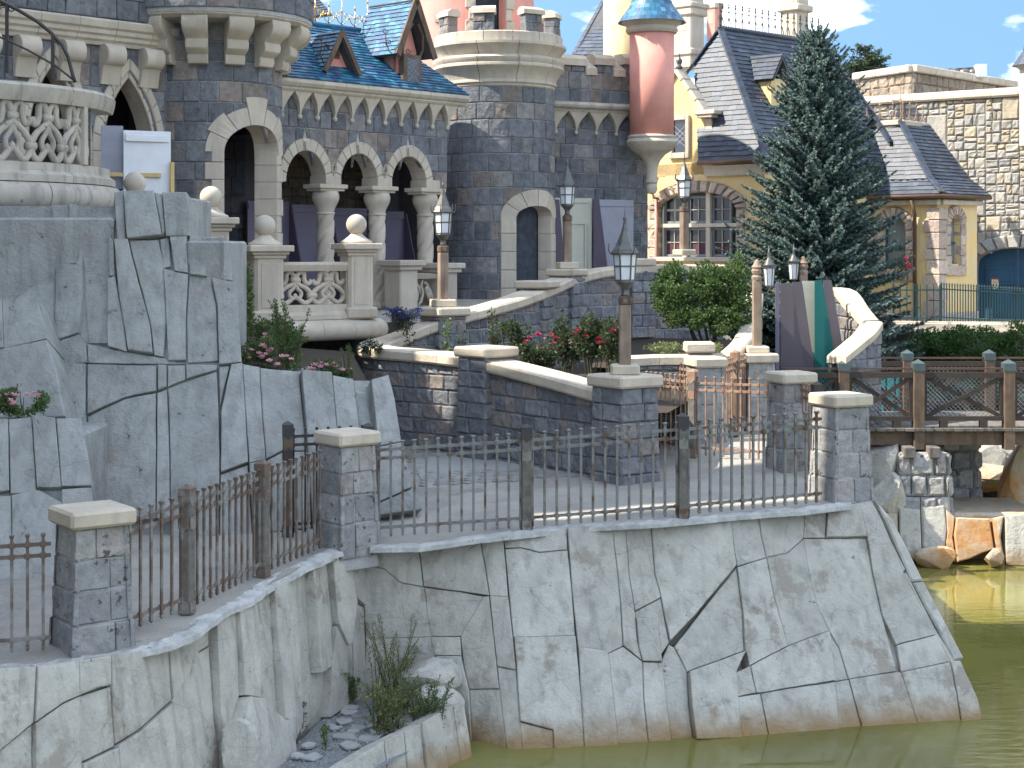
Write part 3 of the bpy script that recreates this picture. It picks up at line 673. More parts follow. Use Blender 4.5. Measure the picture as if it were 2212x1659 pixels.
# ---- big cliff on the left, behind the walk
dep_cl = surf([((-40,450,22.3),(-40,1200,20.2)), ((250,415,21.8),(230,1165,20.05)), ((520,700,21.3),(450,1158,20.05)), ((650,805,21.3),(640,1140,20.35)), ((835,818,21.7),(905,1105,20.95))])
CL = [
 [(247,418),(268,412),(273,520),(255,521),(250,470)], [(270,418),(335,417),(343,460),(352,512),(277,520),(272,450)], [(335,417),(350,419),(358,500),(352,512),(343,460)], [(352,418),(405,417),(414,470),(413,512),(360,512),(354,440)],
 [(247,522),(278,521),(300,610),(325,700),(332,768),(277,760),(256,630),(250,560)], [(278,521),(343,520),(355,580),(360,700),(353,772),(333,768),(325,700),(303,615)], [(345,517),(365,513),(370,577),(352,580)], [(367,513),(405,513),(407,592),(378,588)],
 [(410,514),(432,514),(448,600),(410,595)], [(435,513),(490,512),(497,545),(502,608),(450,600)],
 [(353,582),(380,590),(407,594),(402,700),(402,780),(363,781),(357,640)], [(409,597),(455,603),(468,665),(471,780),(405,785),(404,690)], [(457,603),(510,612),(518,720),(523,785),(500,787),(473,790),(470,665)],
 [(178,515),(235,513),(236,600),(232,740),(187,740),(180,640)], [(237,513),(247,522),(250,597),(238,598)], [(233,605),(250,598),(268,690),(277,762),(234,750)],
 [(-40,440),(105,440),(112,565),(28,567),(-40,565)], [(108,440),(145,440),(150,568),(113,565)], [(147,440),(163,440),(165,520),(167,570),(152,570)], [(165,440),(228,440),(228,511),(166,514)],
 [(-40,572),(118,570),(117,740),(110,782),(-40,782)], [(120,570),(165,570),(177,515),(180,640),(172,720),(118,738)], [(118,740),(172,722),(186,742),(190,785),(115,790)],
 [(188,742),(234,752),(355,773),(400,787),(190,785)],
 [(190,788),(340,790),(340,845),(270,860),(190,897)], [(110,785),(188,788),(188,905),(192,1000),(200,1130),(150,1130),(125,880)], [(190,900),(270,862),(337,849),(337,960),(336,1120),(202,1130),(192,1000)],
 [(341,790),(361,790),(362,838),(341,845)], [(340,850),(361,842),(366,950),(368,1120),(338,1120)], [(363,790),(400,790),(402,820),(363,836)], [(402,789),(470,790),(468,801),(403,820)],
 [(364,841),(468,804),(472,880),(475,1000),(470,1160),(370,1165),(368,960)], [(473,792),(496,790),(475,878)], [(498,789),(523,786),(530,900),(536,1000),(476,1022),(477,890)], [(476,1025),(536,1003),(545,1155),(474,1160)],
 [(523,788),(560,795),(565,900),(573,995),(538,1002),(530,900)], [(538,1005),(574,996),(585,1152),(547,1156)], [(560,795),(645,803),(660,950),(664,975),(610,975),(574,993),(566,900)], [(575,996),(611,978),(664,978),(672,1142),(586,1152)],
 [(648,805),(712,810),(725,940),(735,1132),(674,1141),(661,950)], [(716,812),(762,820),(775,930),(790,1122),(737,1132),(727,940)], [(766,822),(793,825),(806,940),(811,970),(811,1119),(792,1122),(777,930)],
 [(797,827),(835,817),(848,870),(862,960),(812,970),(806,900)], [(813,972),(862,962),(875,1010),(886,1058),(813,1090)], [(813,1093),(887,1061),(899,1080),(908,1106),(813,1119)],
]
cl = thing('cliff_rock', 'tall blue-grey cliff of cracked rock columns rising behind the left railing', 'rock', P(450, 1158, 20.1))
rock_face(cl, CL, dep_cl, M['rock_blue'], hr=(.0, .08), gap=.013, seed=21, back=.6, heights={16: -.12, 17: -.04, 18: .0, 19: -.15, 1: .12, 0: .04, 3: .08, 4: .10, 5: .03, 10: .05, 13: -.04, 20: -.02, 23: .0, 37: .02, 38: .05, 39: .10, 40: .05, 41: -.05, 42: .12, 43: .12, 44: .12})
bed = [(-40,445),(245,445),(247,422),(404,422),(412,516),(488,518),(505,612),(520,790),(645,808),(762,824),(833,822),(860,960),(903,1112),(700,1150),(470,1180),(-40,1210)]
obj('bedrock', poly_bed(bed, dep_cl, .10), M['rock_blue'], cl)
# the cliff is solid: a stepped core behind the slabs
for (x0, x1, y0, y1, d0, d1) in ((-40, 245, 470, 1160, 21.6, 25.5), (250, 402, 425, 1150, 21.75, 23.6), (402, 488, 520, 1150, 21.5, 23.2), (488, 690, 815, 1130, 21.3, 23), (690, 832, 830, 1120, 21.6, 22.2)):
    a, b = P(x0, y0, d0), P(x1, y1, d0); mb = MB().box(Vector(((a.x+b.x)/2, (d0+d1)/2, (a.z+b.z)/2)), ((b.x-a.x)/2, 0, 0), (0, (d1-d0)/2, 0), (0, 0, (a.z-b.z)/2), .03); obj('core', mb, M['rock_blue'], cl)
# ---- near rock step on the far left with the flower pocket
dep_ns = surf([((-60,902,18.7),(-60,1265,17.8)), ((185,905,18.9),(215,1250,18.1))])
ns_ = thing('rock_outcrop', 'low blue-grey rock outcrop at the far left holding a pocket of pink flowers', 'rock', P(80, 1262, 17.9))
NSP = [[(-60,902),(18,905),(20,1060),(-60,1070)], [(18,905),(70,900),(80,1065),(22,1068)], [(70,900),(120,905),(133,1055),(80,1055)], [(122,905),(175,905),(193,1000),(198,1050),(133,1052)],
 [(-60,1074),(25,1071),(28,1265),(-60,1270)], [(25,1071),(85,1060),(133,1087),(133,1150),(132,1255),(28,1263)], [(133,1058),(198,1054),(210,1130),(218,1200),(222,1250),(134,1255),(134,1150)]]
rock_face(ns_, NSP, dep_ns, M['rock_blue'], hr=(.0, .05), gap=.012, seed=8, back=.7)
obj('bedrock', poly_bed([(-60,908),(170,912),(195,1050),(215,1262),(-60,1275)], dep_ns, .1), M['rock_blue'], ns_)
a, b = P(-60, 925, 19.2), P(178, 1250, 19.2); obj('core', MB().box(Vector(((a.x+b.x)/2, 19.7, (a.z+b.z)/2-.06)), ((b.x-a.x)/2, 0, 0), (0, .75, 0), (0, 0, (a.z-b.z)/2), .04), M['rock_blue'], ns_)
dep_n2 = surf([((-60,645,20.5),(-60,900,19.9)), ((78,640,20.5),(140,900,19.9))])
rock_face(ns_, [[(-60,645),(5,646),(8,750),(-60,765)], [(5,646),(78,640),(90,690),(101,732),(8,752)], [(-60,768),(8,753),(101,734),(122,800),(140,900),(-60,905)]], dep_n2, M['rock_blue'], hr=(.0, .04), gap=.01, seed=9, back=1.4)
# ================================================================ railings and piers
def inst(name, mesh, parent, loc, rz=0.):
    o = bpy.data.objects.new(name, mesh); COL.objects.link(o); o.parent = parent
    o.location = Vector(loc)-ORG[parent.name]; o.rotation_euler = (0, 0, rz); ORG[o.name] = ORG[parent.name]; return o
def mesh_of(name, mb, material):
    me = bpy.data.meshes.new(name); me.from_pydata([tuple(p) for p in mb.v], [], mb.f); me.materials.append(material); return me
BARM = {}
def bar_mesh(m, h=1.10, w=.022):
    k = (m.name, h, w)
    if k in BARM: return BARM[k]
    mb = MB(); mb.box((0, 0, h/2), (w/2, 0, 0), (0, w/2, 0), (0, 0, h/2-.02), .003)
    mb.lathe((0, 0, h-.03), [(w*.7, 0), (w*.75, .012), (w*1.25, .035), (w*1.2, .043), (.002, .052)], 4, rot=math.pi/4)
    mb.lathe((0, 0, 0), [(.002, -.035), (w*.95, -.008), (w*.6, .012), (w*1.0, .02), (w*.9, .028)], 4, rot=math.pi/4)
    for z in (h-.085, h-.19, .085): mb.box((0, 0, z), (w*.95, 0, 0), (0, w*.95, 0), (0, 0, .024), .004)
    BARM[k] = mesh_of('bar', mb, m); return BARM[k]
def fence(name, label, pts, m, postm=None, posts=(), spacing=.148, h=1.10, w=.022, ph=1.26, pw=.125, bars_skip=.0, group='railings along the walk', cat='railing', post_rot=None, capm=None):
    """railing along pts (3D feet); posts are parameters 0..n in point index space"""
    pts = [Vector(p) for p in pts]; t = thing(name, label, cat, (pts[0]+pts[-1])/2, group)
    bm_ = bar_mesh(m, h, w); up = ZUP*.07
    for a, b in zip(pts[:-1], pts[1:]):
        d = b-a; n = max(1, round(d.length/spacing)); ang = math.atan2(d.y, d.x)
        for z in (h-.085, h-.19, .085):
            obj('rail', MB().bar(a+up+ZUP*z, b+up+ZUP*z, .014, .036), m, t)
        for i in range(n):
            inst('bar', bm_, t, lerp(a, b, (i+.5)/n)+up, ang)
    for q, hh in posts:
        i = int(q); p = lerp(pts[i], pts[min(i+1, len(pts)-1)], q-i); d = pts[min(i+1, len(pts)-1)]-pts[max(0, min(i, len(pts)-2))]
        ang = math.atan2(d.y, d.x) if post_rot is None else post_rot; x = Vector((math.cos(ang), math.sin(ang), 0)); y = Vector((-x.y, x.x, 0)); r = pw/2
        ps = obj('post', MB().box(p+ZUP*(hh/2-.01), x*r, y*r, ZUP*(hh/2), .012), postm or M['oldwood'], t)
        cp = MB(); c = p+ZUP*(hh-.03); vs = [c+x*sx*r*1.08+y*sy*r*1.08+ZUP*z for z in (-.10, .03) for sx, sy in ((-1, -1), (1, -1), (1, 1), (-1, 1))]+[c+ZUP*.075]
        cp.add(vs, [(0, 1, 5, 4), (1, 2, 6, 5), (2, 3, 7, 6), (3, 0, 4, 7), (4, 5, 8), (5, 6, 8), (6, 7, 8), (7, 4, 8)])
        for s_, o_ in ((x, y), (y, x)):          # pointed tongues hanging from the cap
            for sg in (-1, 1):
                e = c+s_*sg*r*1.10; cp.add([e-o_*r*.95-ZUP*.10, e+o_*r*.95-ZUP*.10, e-ZUP*.16], [(0, 1, 2)])
        obj('post_cap', cp, capm or M['darkiron'], ps)
        for z0 in (hh*.73, .07):
            for s_, o_ in ((x, y), (y, x)):
                for sg in (-1, 1):
                    e = p+s_*sg*(r+.004)+ZUP*z0; k = r*.92
                    obj('iron_plate', MB().add([e+o_*a_+ZUP*b_+s_*sg*.004 for a_, b_ in ((-k, -.06), (-k*.3, -.06), (0, -.10), (k*.3, -.06), (k, -.06), (k, .06), (k*.3, .06), (0, .10), (-k*.3, .06), (-k, .06))], [tuple(range(10))]), m, ps)
    return t
def pier(label, loc, rz, s=.5, h=1.36, cap=.16, capw=.66, seed=1, m=None, capm=None, rows=4, group='stone piers of the railings', taper=.16, bl=None):
    loc = Vector(loc); t = thing('stone_pier', label, 'pier', loc, group); rnd = random.Random(seed)
    X = Vector((math.cos(rz), math.sin(rz), 0)); Y = Vector((-X.y, X.x, 0)); hb = h-cap
    vs = [0]+[hb*(i+rnd.uniform(-.08, .08))/rows for i in range(1, rows)]+[hb]
    def half(v): return (s/2)*(1+taper*(1-v/hb)+(.05 if v < vs[1] else 0))
    co = MB(); a = half(0)-.015; b = half(hb)-.015
    co.add([loc+X*i*a+Y*j*a-ZUP*.25 for i, j in ((-1, -1), (1, -1), (1, 1), (-1, 1))]+[loc+X*i*b+Y*j*b+ZUP*hb for i, j in ((-1, -1), (1, -1), (1, 1), (-1, 1))], [(0, 1, 5, 4), (1, 2, 6, 5), (2, 3, 7, 6), (3, 0, 4, 7), (4, 5, 6, 7)])
    obj('mortar_core', co, M['mortar'], t)
    for fx, fy in ((X, Y), (Y, -X), (-X, -Y), (-Y, X)):
        for r in range(rows):
            sp = rnd.choice((.38, .5, .62, .34, .68)); cuts = [-1, -1+2*sp, 1] if rnd.random() < .8 else [-1, 1]
            for c0, c1 in zip(cuts[:-1], cuts[1:]):
                def Mf(u, v, w): return loc-fy*(half(v)-.02+w)+fx*u*(half(v)+.008)+ZUP*v
                g = .02; obj('stone', stone(Mf, (c0+(g if c0 > -1 else -.012), c0+(g if c0 > -1 else -.012), c1-(g if c1 < 1 else -.012), c1-(g if c1 < 1 else -.012), vs[r]+.004-(.12 if r == 0 else 0), vs[r]+.004-(.12 if r == 0 else 0), vs[r+1]-.004, vs[r+1]-.004), .022, .02, .02, .012, 1, rnd), m or M['pier'], t)
    mb = MB().box(loc+ZUP*(h-cap/2), X*capw/2, Y*capw/2, ZUP*cap/2, .028); c = obj('cap', mb, capm or M['coping'], t)
    return t
# ---- piers
pier('lichen-stained granite pier nearest on the left, rounded pale cap on top', PG(196, 1400)+Vector((0, .05, 0)), math.radians(36), s=.50, h=1.33, seed=3, capw=.64, capm=M['coping'])
pier('granite pier at the bend where the left railing meets the central railing', PG(748, 1180)+Vector((0, .1, 0)), math.radians(40), s=.47, h=1.38, seed=8, capw=.60, capm=M['coping'])
pier('granite pier with mossy cap at the right end of the central railing', PG(1820, 1078)+Vector((0, .12, 0)), math.radians(24), s=.50, h=1.37, seed=13, capw=.62, capm=M['coping'])
pier('sunlit granite pier behind the central railing where the bridge begins', PG(1712, 1015)+Vector((0, .1, 0)), math.radians(20), s=.46, h=1.42, seed=17, capw=.57)
pier('granite pier between the rusty railings farther back by the planter', Vector((3.17, 26.2, 2.55)), math.radians(14), s=.46, h=1.40, seed=19, capw=.57)
# ---- railings
f1 = [PG(-60, 1425), PG(110, 1412)]
fence('iron_railing', 'short iron railing left of the nearest lichen-stained pier', f1, M['brown_iron'], h=1.04, w=.027)
f2 = [PG(262, 1382)+Vector((0, .12, 0)), PG(404, 1325), PG(567, 1247), PG(697, 1190)]
fence('iron_railing', 'brown iron railing with two timber posts along the left rock wall', f2, M['brown_iron'], M['oldwood'], posts=((1, 1.26), (2, 1.26)), h=1.12, spacing=.138, w=.026, capm=M['brown_iron'])
f3 = [PG(806, 1168), PG(1137, 1146), PG(1475, 1120), PG(1775, 1092)]
fence('iron_railing', 'pale weathered iron railing with two posts across the centre above the rock face', f3, M['iron'], M['oldwood'], posts=((1, 1.27), (2, 1.27)), h=1.12, spacing=.146, post_rot=.1, w=.030)
f4 = [P(622, 1150, 19.9), P(795, 1150, 20.1)]
f4 = [Vector((p.x, p.y, zpath(p.x, p.y))) for p in f4]
fence('iron_gate', 'dark iron gate leaf standing between two timber posts behind the bend pier', f4, M['darkiron'], M['darkwood'], posts=((0, 1.40), (1, 1.33)), h=1.26, spacing=.15, cat='gate')
f5 = [PG(1392, 968), PG(1497, 988), PG(1668, 1000)]
fence('iron_railing', 'orange rusty railing with one post in the sun behind the lamp pier', f5, M['rust'], M['oldwood'], posts=((1, 1.32),), h=1.16, spacing=.145, capm=M['rust'])
f6 = [Vector((2.2, 27.6, 2.5)), Vector((2.62, 27.7, 2.5)), Vector((3.0, 26.7, 2.5))]
fence('iron_railing', 'distant rusty railing left of the planter pier', f6, M['rust'], M['wood'], posts=((1, 1.36),), h=1.2, spacing=.12, capm=M['rust'])
f7 = [Vector((3.40, 26.3, 2.55)), Vector((3.75, 26.9, 2.58)), Vector((4.0, 27.4, 2.6))]
fence('iron_railing', 'distant rusty railing between the planter pier and the bridge lantern post', f7, M['rust'], M['darkwood'], posts=((1, 1.40),), h=1.24, spacing=.10, capm=M['rust'])
f8 = [PG(1768, 1035)+Vector((-.02, 0, 0)), PG(1724, 1025)+Vector((.05, .5, 0))]
fence('iron_railing', 'short brown railing seen end-on behind the mossy-capped pier', f8, M['rust'], M['darkwood'], posts=((0, 1.34),), h=1.22, spacing=.12)
# ================================================================ castle
FA = Vector((-.145*32.2, 32.2, 0)); FU = Vector((.677, .736, 0)); FN = Vector((.736, -.677, 0))
def mkfac(A, U, N):
    def Mf(u, v, w): return Vector((A.x+U.x*u+N.x*w, A.y+U.y*u+N.y*w, v))
    def uv(x, y, w=0.):
        rx, rz = (x-CX)/F, -(y-HY)/F
        t = (A.x*N.x+A.y*N.y+w)/(rx*N.x+N.y); p = Vector((t*rx, t, CZ+t*rz)); return (p-A).dot(U), p.z
    return Mf, uv
MF, fuv = mkfac(FA, FU, FN)
def mkcyl(c, r, a_ref):
    """u measured along the circumference from angle a_ref, growing to the right as seen from the camera"""
    def Mf(u, v, w):
        a = a_ref+u/r; return Vector((c[0]+(r+w)*math.cos(a), c[1]+(r+w)*math.sin(a), v))
    return Mf
def rows(z0, z1, h, seed=1, var=.08):
    r_ = random.Random(seed); n = max(1, round((z1-z0)/h)); q = [z0+(z1-z0)*i/n for i in range(n+1)]
    for i in range(1, n): q[i] += r_.uniform(-var, var)*h
    return q
M['purple'] = mat('lilac_hoarding_paint', (.165, .15, .205), .88, scale=1.5, bump=.1, rough=.55)
M['plum'] = mat('plum_board_paint', (.125, .105, .118), .88, scale=1.5, bump=.1, rough=.55)
M['purple_dk'] = mat('plum_hoarding_paint', (.10, .08, .115), .88, scale=1.5, bump=.1, rough=.55)
M['lilac'] = mat('lilac_board', (.34, .345, .40), .85, scale=3, bump=.1, rough=.6, spots=[((.5, .5, .52), .7, 14)])
M['white'] = mat('white_board', (.74, .76, .79), .93, scale=5, bump=.1, rough=.6, spots=[((.5, .48, .44), .73, 12)])
M['batten'] = mat('yellow_pine_batten', (.62, .45, .20), .85, scale=6, bump=.1)
M['pink'] = mat('salmon_stucco', (.80, .36, .29), .86, scale=2, bump=.35, bscale=30, bdist=.01, streak=((.55, .26, .22), .35))
M['yellow'] = mat('yellow_stucco', (.77, .55, .235), (.70, .56, .33), scale=2, bump=.6, bscale=12, bdist=.03, streak=((.55, .40, .22), .35))
M['blue'] = mat('blue_glazed_slate', (.03, .12, .22), .75, pal=[(3, (.022, .10, .19)), (3, (.028, .135, .24)), (2, (.045, .19, .31)), (1.4, (.08, .26, .37)), (1.2, (.04, .09, .21)), (.5, (.14, .21, .32))], valvar=.18, scale=10, rough=.42, bump=.25, bscale=50, bdist=.006, spec=.5)
M['slate'] = mat('grey_slate', (.09, .10, .13), .7, pal=[(3, (.042, .056, .084)), (3, (.054, .070, .102)), (2, (.072, .086, .114)), (1.5, (.056, .060, .070))], valvar=.22, scale=10, rough=.5, bump=.3, bscale=50, bdist=.006, spec=.45)
M['gold'] = mat('gilded_iron', (.75, .50, .16), .8, rough=.3, metal=.9, bump=0)
M['glassdark'] = mat('dark_leaded_glass', (.03, .035, .05), None, rough=.12, bump=0, spec=.6)

wl = thing('castle_wall', 'blue-grey block wall with pointed arches behind the stone balcony at the left', 'castle wall', MF(-5, 4.4, 0))
# ---- left wall, pointed arches
uL, _ = fuv(-60, 300); uR, _ = fuv(372, 300)
def gothic(xl, xr, yap, yspr, xap):
    u0, _ = fuv(xl, yspr); u1, _ = fuv(xr, yspr); uc = (u0+u1)/2; hw = (u1-u0)/2; _, vs0 = fuv(xap, yspr); _, va = fuv(xap, yap); H = va-vs0
    rr = (H*H+hw*hw)/(2*hw)          # arc centre on the spring line
    def f(v):
        if v <= vs0: return hw
        q = rr*rr-(v-vs0)**2; return max(0., math.sqrt(max(q, 0))-(rr-hw))
    return uc, hw, vs0, va, rr, f
archs = [gothic(222, 330, 168, 330, 272), gothic(62, 168, 138, 300, 116)]
wl_holes = [Hole(a[0], 5.0, a[3], a[5]) for a in archs]
vtop = 13.5
backing(wl, MF, uL-14, uR+.3, 4.0, 11.2, wl_holes, M['mortar'], depth=.45, reveal=M['cream'], dv=.08, du=2.)
_, vcor0 = fuv(180, 95); _, vcor1 = fuv(180, 38)
courses(wl, MF, uL-.3, uR+.2, rows(5.6, vcor0+.02, .37, 2), .46, M['castle'], wl_holes, seed=12, t=.16)
courses(wl, MF, uL-.3, uR+.2, rows(vcor1, vcor1+1.2, .37, 3), .46, M['castle'], (), seed=13, d=.22, back=.3)
for i, (uc, hw, vs0, va, rr, f) in enumerate(archs):
    # moulded pointed surround: separate stones up each side, in two stepped orders
    for order, (o0, o1, d1, d0) in enumerate(((0., .10, .02, -.3), (.10, .26, .075, -.05))):
        n = 6
        for side in (-1, 1):
            amax = math.acos((rr-hw)/rr)
            for k in range(n):
                pr, po = [], []
                for j in range(4):
                    a = amax*(k+j/3*.985)/n
                    def pt(off):
                        # outer orders meet on the centre line
                        am = math.acos(max(-1, min(1, (rr-hw)/(rr+off)))); aa = am*(k+j/3*.985)/n
                        return uc+side*((rr+off)*math.cos(aa)-(rr-hw)), vs0+(rr+off)*math.sin(aa)
                    pr.append(pt(o0)); po.append(pt(o1))
                ring = [MF(u, v, d0) for u, v in pr+po[::-1]]
                if side > 0: ring = ring[::-1]
                mbx = MB().extrude(ring, FN*(d1-d0), .02); obj('arch_stone', mbx, M['cream'], wl)
            for k in range(4):
                v0, v1 = vs0-.35*(k+1)+.005, vs0-.35*k-.003
                u0, u1 = sorted((uc+side*(hw+o0), uc+side*(hw+o1)))
                mbx = MB().box(MF((u0+u1)/2, (v0+v1)/2, (d0+d1)/2), FU*(u1-u0)/2, FN*(d1-d0)/2, ZUP*(v1-v0)/2, .015); obj('jamb_stone', mbx, M['cream'], wl)
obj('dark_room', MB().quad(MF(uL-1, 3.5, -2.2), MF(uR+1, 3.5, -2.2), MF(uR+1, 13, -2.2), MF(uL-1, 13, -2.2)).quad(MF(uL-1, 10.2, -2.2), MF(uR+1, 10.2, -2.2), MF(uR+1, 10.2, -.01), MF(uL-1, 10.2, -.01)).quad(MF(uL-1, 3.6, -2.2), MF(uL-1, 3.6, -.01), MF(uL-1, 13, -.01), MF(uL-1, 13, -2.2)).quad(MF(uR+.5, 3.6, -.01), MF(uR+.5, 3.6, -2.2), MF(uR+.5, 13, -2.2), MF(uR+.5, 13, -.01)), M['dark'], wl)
# cornice: moulded courses cut into lengths
prof = [(0, 0), (.10, 0), (.12, .06), (.17, .10), (.17, .16), (.22, .20), (.22, .27), (.27, .31), (.29, .42), (.26, .46), (0, .46)]
us = [uL-.4+i*.78 for i in range(int((uR-uL+.4)/.78)+1)]+[uR-.02]
vb = vcor0
for a, b in zip(us[:-1], us[1:]):
    mbx = MB(); mbx.extrude([MF(a+.004, vb+q[1], q[0]) for q in prof], FU*(b-a-.008)); obj('cornice_stone', mbx, M['cream'], wl)
def bracket(parent, Mf, u, v, w0, wd, wid, m, name='corbel', kind=0):
    if kind == 0: pf = [(0, 0), (.10, .0), (.16, .30), (.20, .36)]+[(.20+.16*math.sin(a), .56-.20*math.cos(a)) for a in [i*math.pi/8 for i in range(9)]]+[(0, .76)]
    else: pf = [(0, 0), (.08, -.02), (.17, .0), (.20, .08), (.19, .16), (.25, .20), (.33, .26), (.35, .34), (.33, .42), (.40, .48), (.52, .55), (.58, .66), (.57, .78), (.50, .86), (0, .86)]
    e = .012; vs = []
    for (uu, sc) in ((u-wid/2, 1.), (u-wid/2+e, 1.), (u+wid/2-e, 1.), (u+wid/2, 1.)):
        for k, q in enumerate(pf):
            o = e if uu in (u-wid/2, u+wid/2) else 0; vs.append(Mf(uu, v+q[1]*wd, w0+max(0, q[0]*wd-(o if q[0] > 0 else 0))))
    n = len(pf); fs = [tuple(range(n)), tuple(3*n+i for i in range(n))[::-1]]
    for s_ in range(3): fs += [(s_*n+(i+1) % n, s_*n+i, (s_+1)*n+i, (s_+1)*n+(i+1) % n) for i in range(n)]
    o = obj(name, MB().add(vs, fs), m, parent); fixn(o); autosmooth(o, 35)
for x0, x1 in ((-60, 10), (28, 95), (124, 192), (214, 278), (300, 360)):
    uc, vv = fuv((x0+x1)/2, 118+.06*(x0+x1)/2-.0, .2); bracket(wl, MF, uc, vb-.70, .0, .95, .40, M['cream'])

# ---- round gate tower with the corbelled drum
tc_ = Vector((-.1884*31.4, 31.4, 0)); r1 = 1.36; a1r = math.atan2(-tc_.y, -tc_.x)
t1 = thing('gate_tower', 'round blue-grey block tower with cream corbels and a gate opening at its right side', 'castle tower', Vector((tc_.x, tc_.y, 4.4)))
MC = mkcyl(tc_, r1, a1r)
def cyl_u(x):   # circumference coordinate seen at pixel column x
    s_ = (x-CX)/F; ang = math.atan(s_)-math.atan2(tc_.x, tc_.y); D = tc_.length; q = max(-.999, min(.999, D*math.sin(ang)/r1)); return r1*(math.asin(q)-ang)
ug0, ug1 = cyl_u(482), cyl_u(597); ugc, ughw = (ug0+ug1)/2, (ug1-ug0)/2
zt = lambda y, d: CZ-(y-HY)/F*d
gv0, gv1 = 3.9, zt(268, 30.4); gspr = gv1-.55
def gate_hw(v):
    if v <= gspr: return ughw
    k = (v-gspr)/(gv1-gspr); return ughw*math.sqrt(max(0, 1-k*k*.98))
gh = Hole(ugc, gv0, gv1, gate_hw)
backing(t1, MC, -2.3, 2.75, 3.8, 10.6, [gh], M['mortar'], depth=.45, dv=.06, du=.12, reveal=M['cream'])
zc = zt(132, 30.1)
courses(t1, MC, -2.1, 2.6, rows(4.0, zc, .375, 7), .52, M['castle'], [gh], seed=31, nu=3, t=.3)
courses(t1, MC, -1.6, 2.6, rows(zc, zc+.78, .39, 8), .55, M['castle'], (), seed=32, nu=3)
# quoins and voussoirs of the gate
k = 0; v = 4.05
while v < gspr-.1:
    hgt = .33; long_ = .34 if k % 2 else .22
    for side in (-1, 1):
        ua = ugc+side*ughw; ub = ua+side*long_; p0, p1 = sorted((ua, ub))
        obj('quoin', stone(MC, (p0, p0, p1, p1, v+.004, v+.004, v+hgt-.004, v+hgt-.004), .05, .015, .05, .003, 2), M['cream'], t1)
        # inner reveal block
        q = [MC(ua-side*.002, v+.004, .03), MC(ua-side*.002, v+hgt-.004, .03), MC(ua-side*.002, v+hgt-.004, -.44), MC(ua-side*.002, v+.004, -.44)]
        n = (MC(ugc, v, 0)-MC(ua, v, 0)).normalized(); obj('reveal_block', MB().extrude(q if side > 0 else q[::-1], n*.02, .008), M['cream'], t1)
    v += hgt; k += 1
nv = 7
for k in range(nv):
    a0, a1 = math.pi*k/nv+.01, math.pi*(k+1)/nv-.01; am = (a0+a1)/2
    t_ = .52 if k == nv//2 else (.40 if k % 2 else .33)
    ring = []
    for (rx, ry, t2) in ((ughw-.012, gv1-gspr-.012, 0), (ughw+t_, gv1-gspr+t_, 1)):
        seg = [(ugc+rx*math.cos(a0+(a1-a0)*j/3), gspr+ry*math.sin(a0+(a1-a0)*j/3)) for j in range(4)]; ring += seg if not t2 else seg[::-1]
    m_ = len(ring); vs = [MC(u, v, -.45) for u, v in ring[:4]]+[MC(u, v, -.1) for u, v in ring[4:]]+[MC(u, v, .055) for u, v in ring]
    obj('voussoir', MB().add(vs, [(i, (i+1) % m_, m_+(i+1) % m_, m_+i) for i in range(m_)]+[(m_+i, m_+i+1, m_+m_-2-i, m_+m_-1-i) for i in range(3)]), M['cream'], t1)
# passage behind the gate: dark stone wall and ceiling
pc = tc_+Vector((.25, .9, 0))
MP = mkcyl(Vector((tc_.x, tc_.y, 0)), r1-1.25, a1r)
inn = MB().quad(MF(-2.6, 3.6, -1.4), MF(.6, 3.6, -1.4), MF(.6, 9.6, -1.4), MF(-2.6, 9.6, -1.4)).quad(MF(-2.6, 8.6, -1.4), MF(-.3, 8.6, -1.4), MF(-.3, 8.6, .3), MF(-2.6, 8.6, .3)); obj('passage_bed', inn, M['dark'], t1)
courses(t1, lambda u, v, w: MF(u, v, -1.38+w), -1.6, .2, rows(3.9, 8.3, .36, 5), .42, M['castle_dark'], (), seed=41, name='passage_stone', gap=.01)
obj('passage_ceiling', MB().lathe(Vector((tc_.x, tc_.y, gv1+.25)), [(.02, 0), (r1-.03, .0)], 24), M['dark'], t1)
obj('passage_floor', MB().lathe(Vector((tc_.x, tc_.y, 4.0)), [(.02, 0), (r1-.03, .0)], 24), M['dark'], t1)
# corbelled drum above
rD = 1.98; MD = mkcyl(tc_, rD, a1r)
zd = zc+.80
for k in range(9):
    u = -1.45+k*.62*r1/1.36
    bracket(t1, MC, u, zd-.86, .0, 1.04, .34, M['cream'], kind=1)
for k in range(14):
    ua, ub = -1.9+k*.42, -1.9+(k+1)*.42-.008
    pf = [(.38, 0), (.52, .0), (.60, .05), (.62, .12), (.58, .17), (.38, .17)]; vs = []
    for u in (ua, (ua+ub)/2, ub): vs += [MC(u, zd-.04+q[1], q[0]) for q in pf]
    n = len(pf); fs = [tuple(range(n)), tuple(2*n+i for i in range(n))[::-1]]+[(s_*n+(i+1) % n, s_*n+i, (s_+1)*n+i, (s_+1)*n+(i+1) % n) for s_ in (0, 1) for i in range(n)]
    fixn(obj('ring_stone', MB().add(vs, fs), M['cream'], t1))
obj('drum_bed', MB().lathe(Vector((tc_.x, tc_.y, 0)), [(r1, zd-.1), (r1+.5, zd-.05), (rD, zd+.05), (rD, zd+5)], 40), M['mortar'], t1)
courses(t1, MD, -3.0, 3.4, rows(zd+.12, zd+1.25, .375, 9), .55, M['castle'], (), seed=33, nu=3)

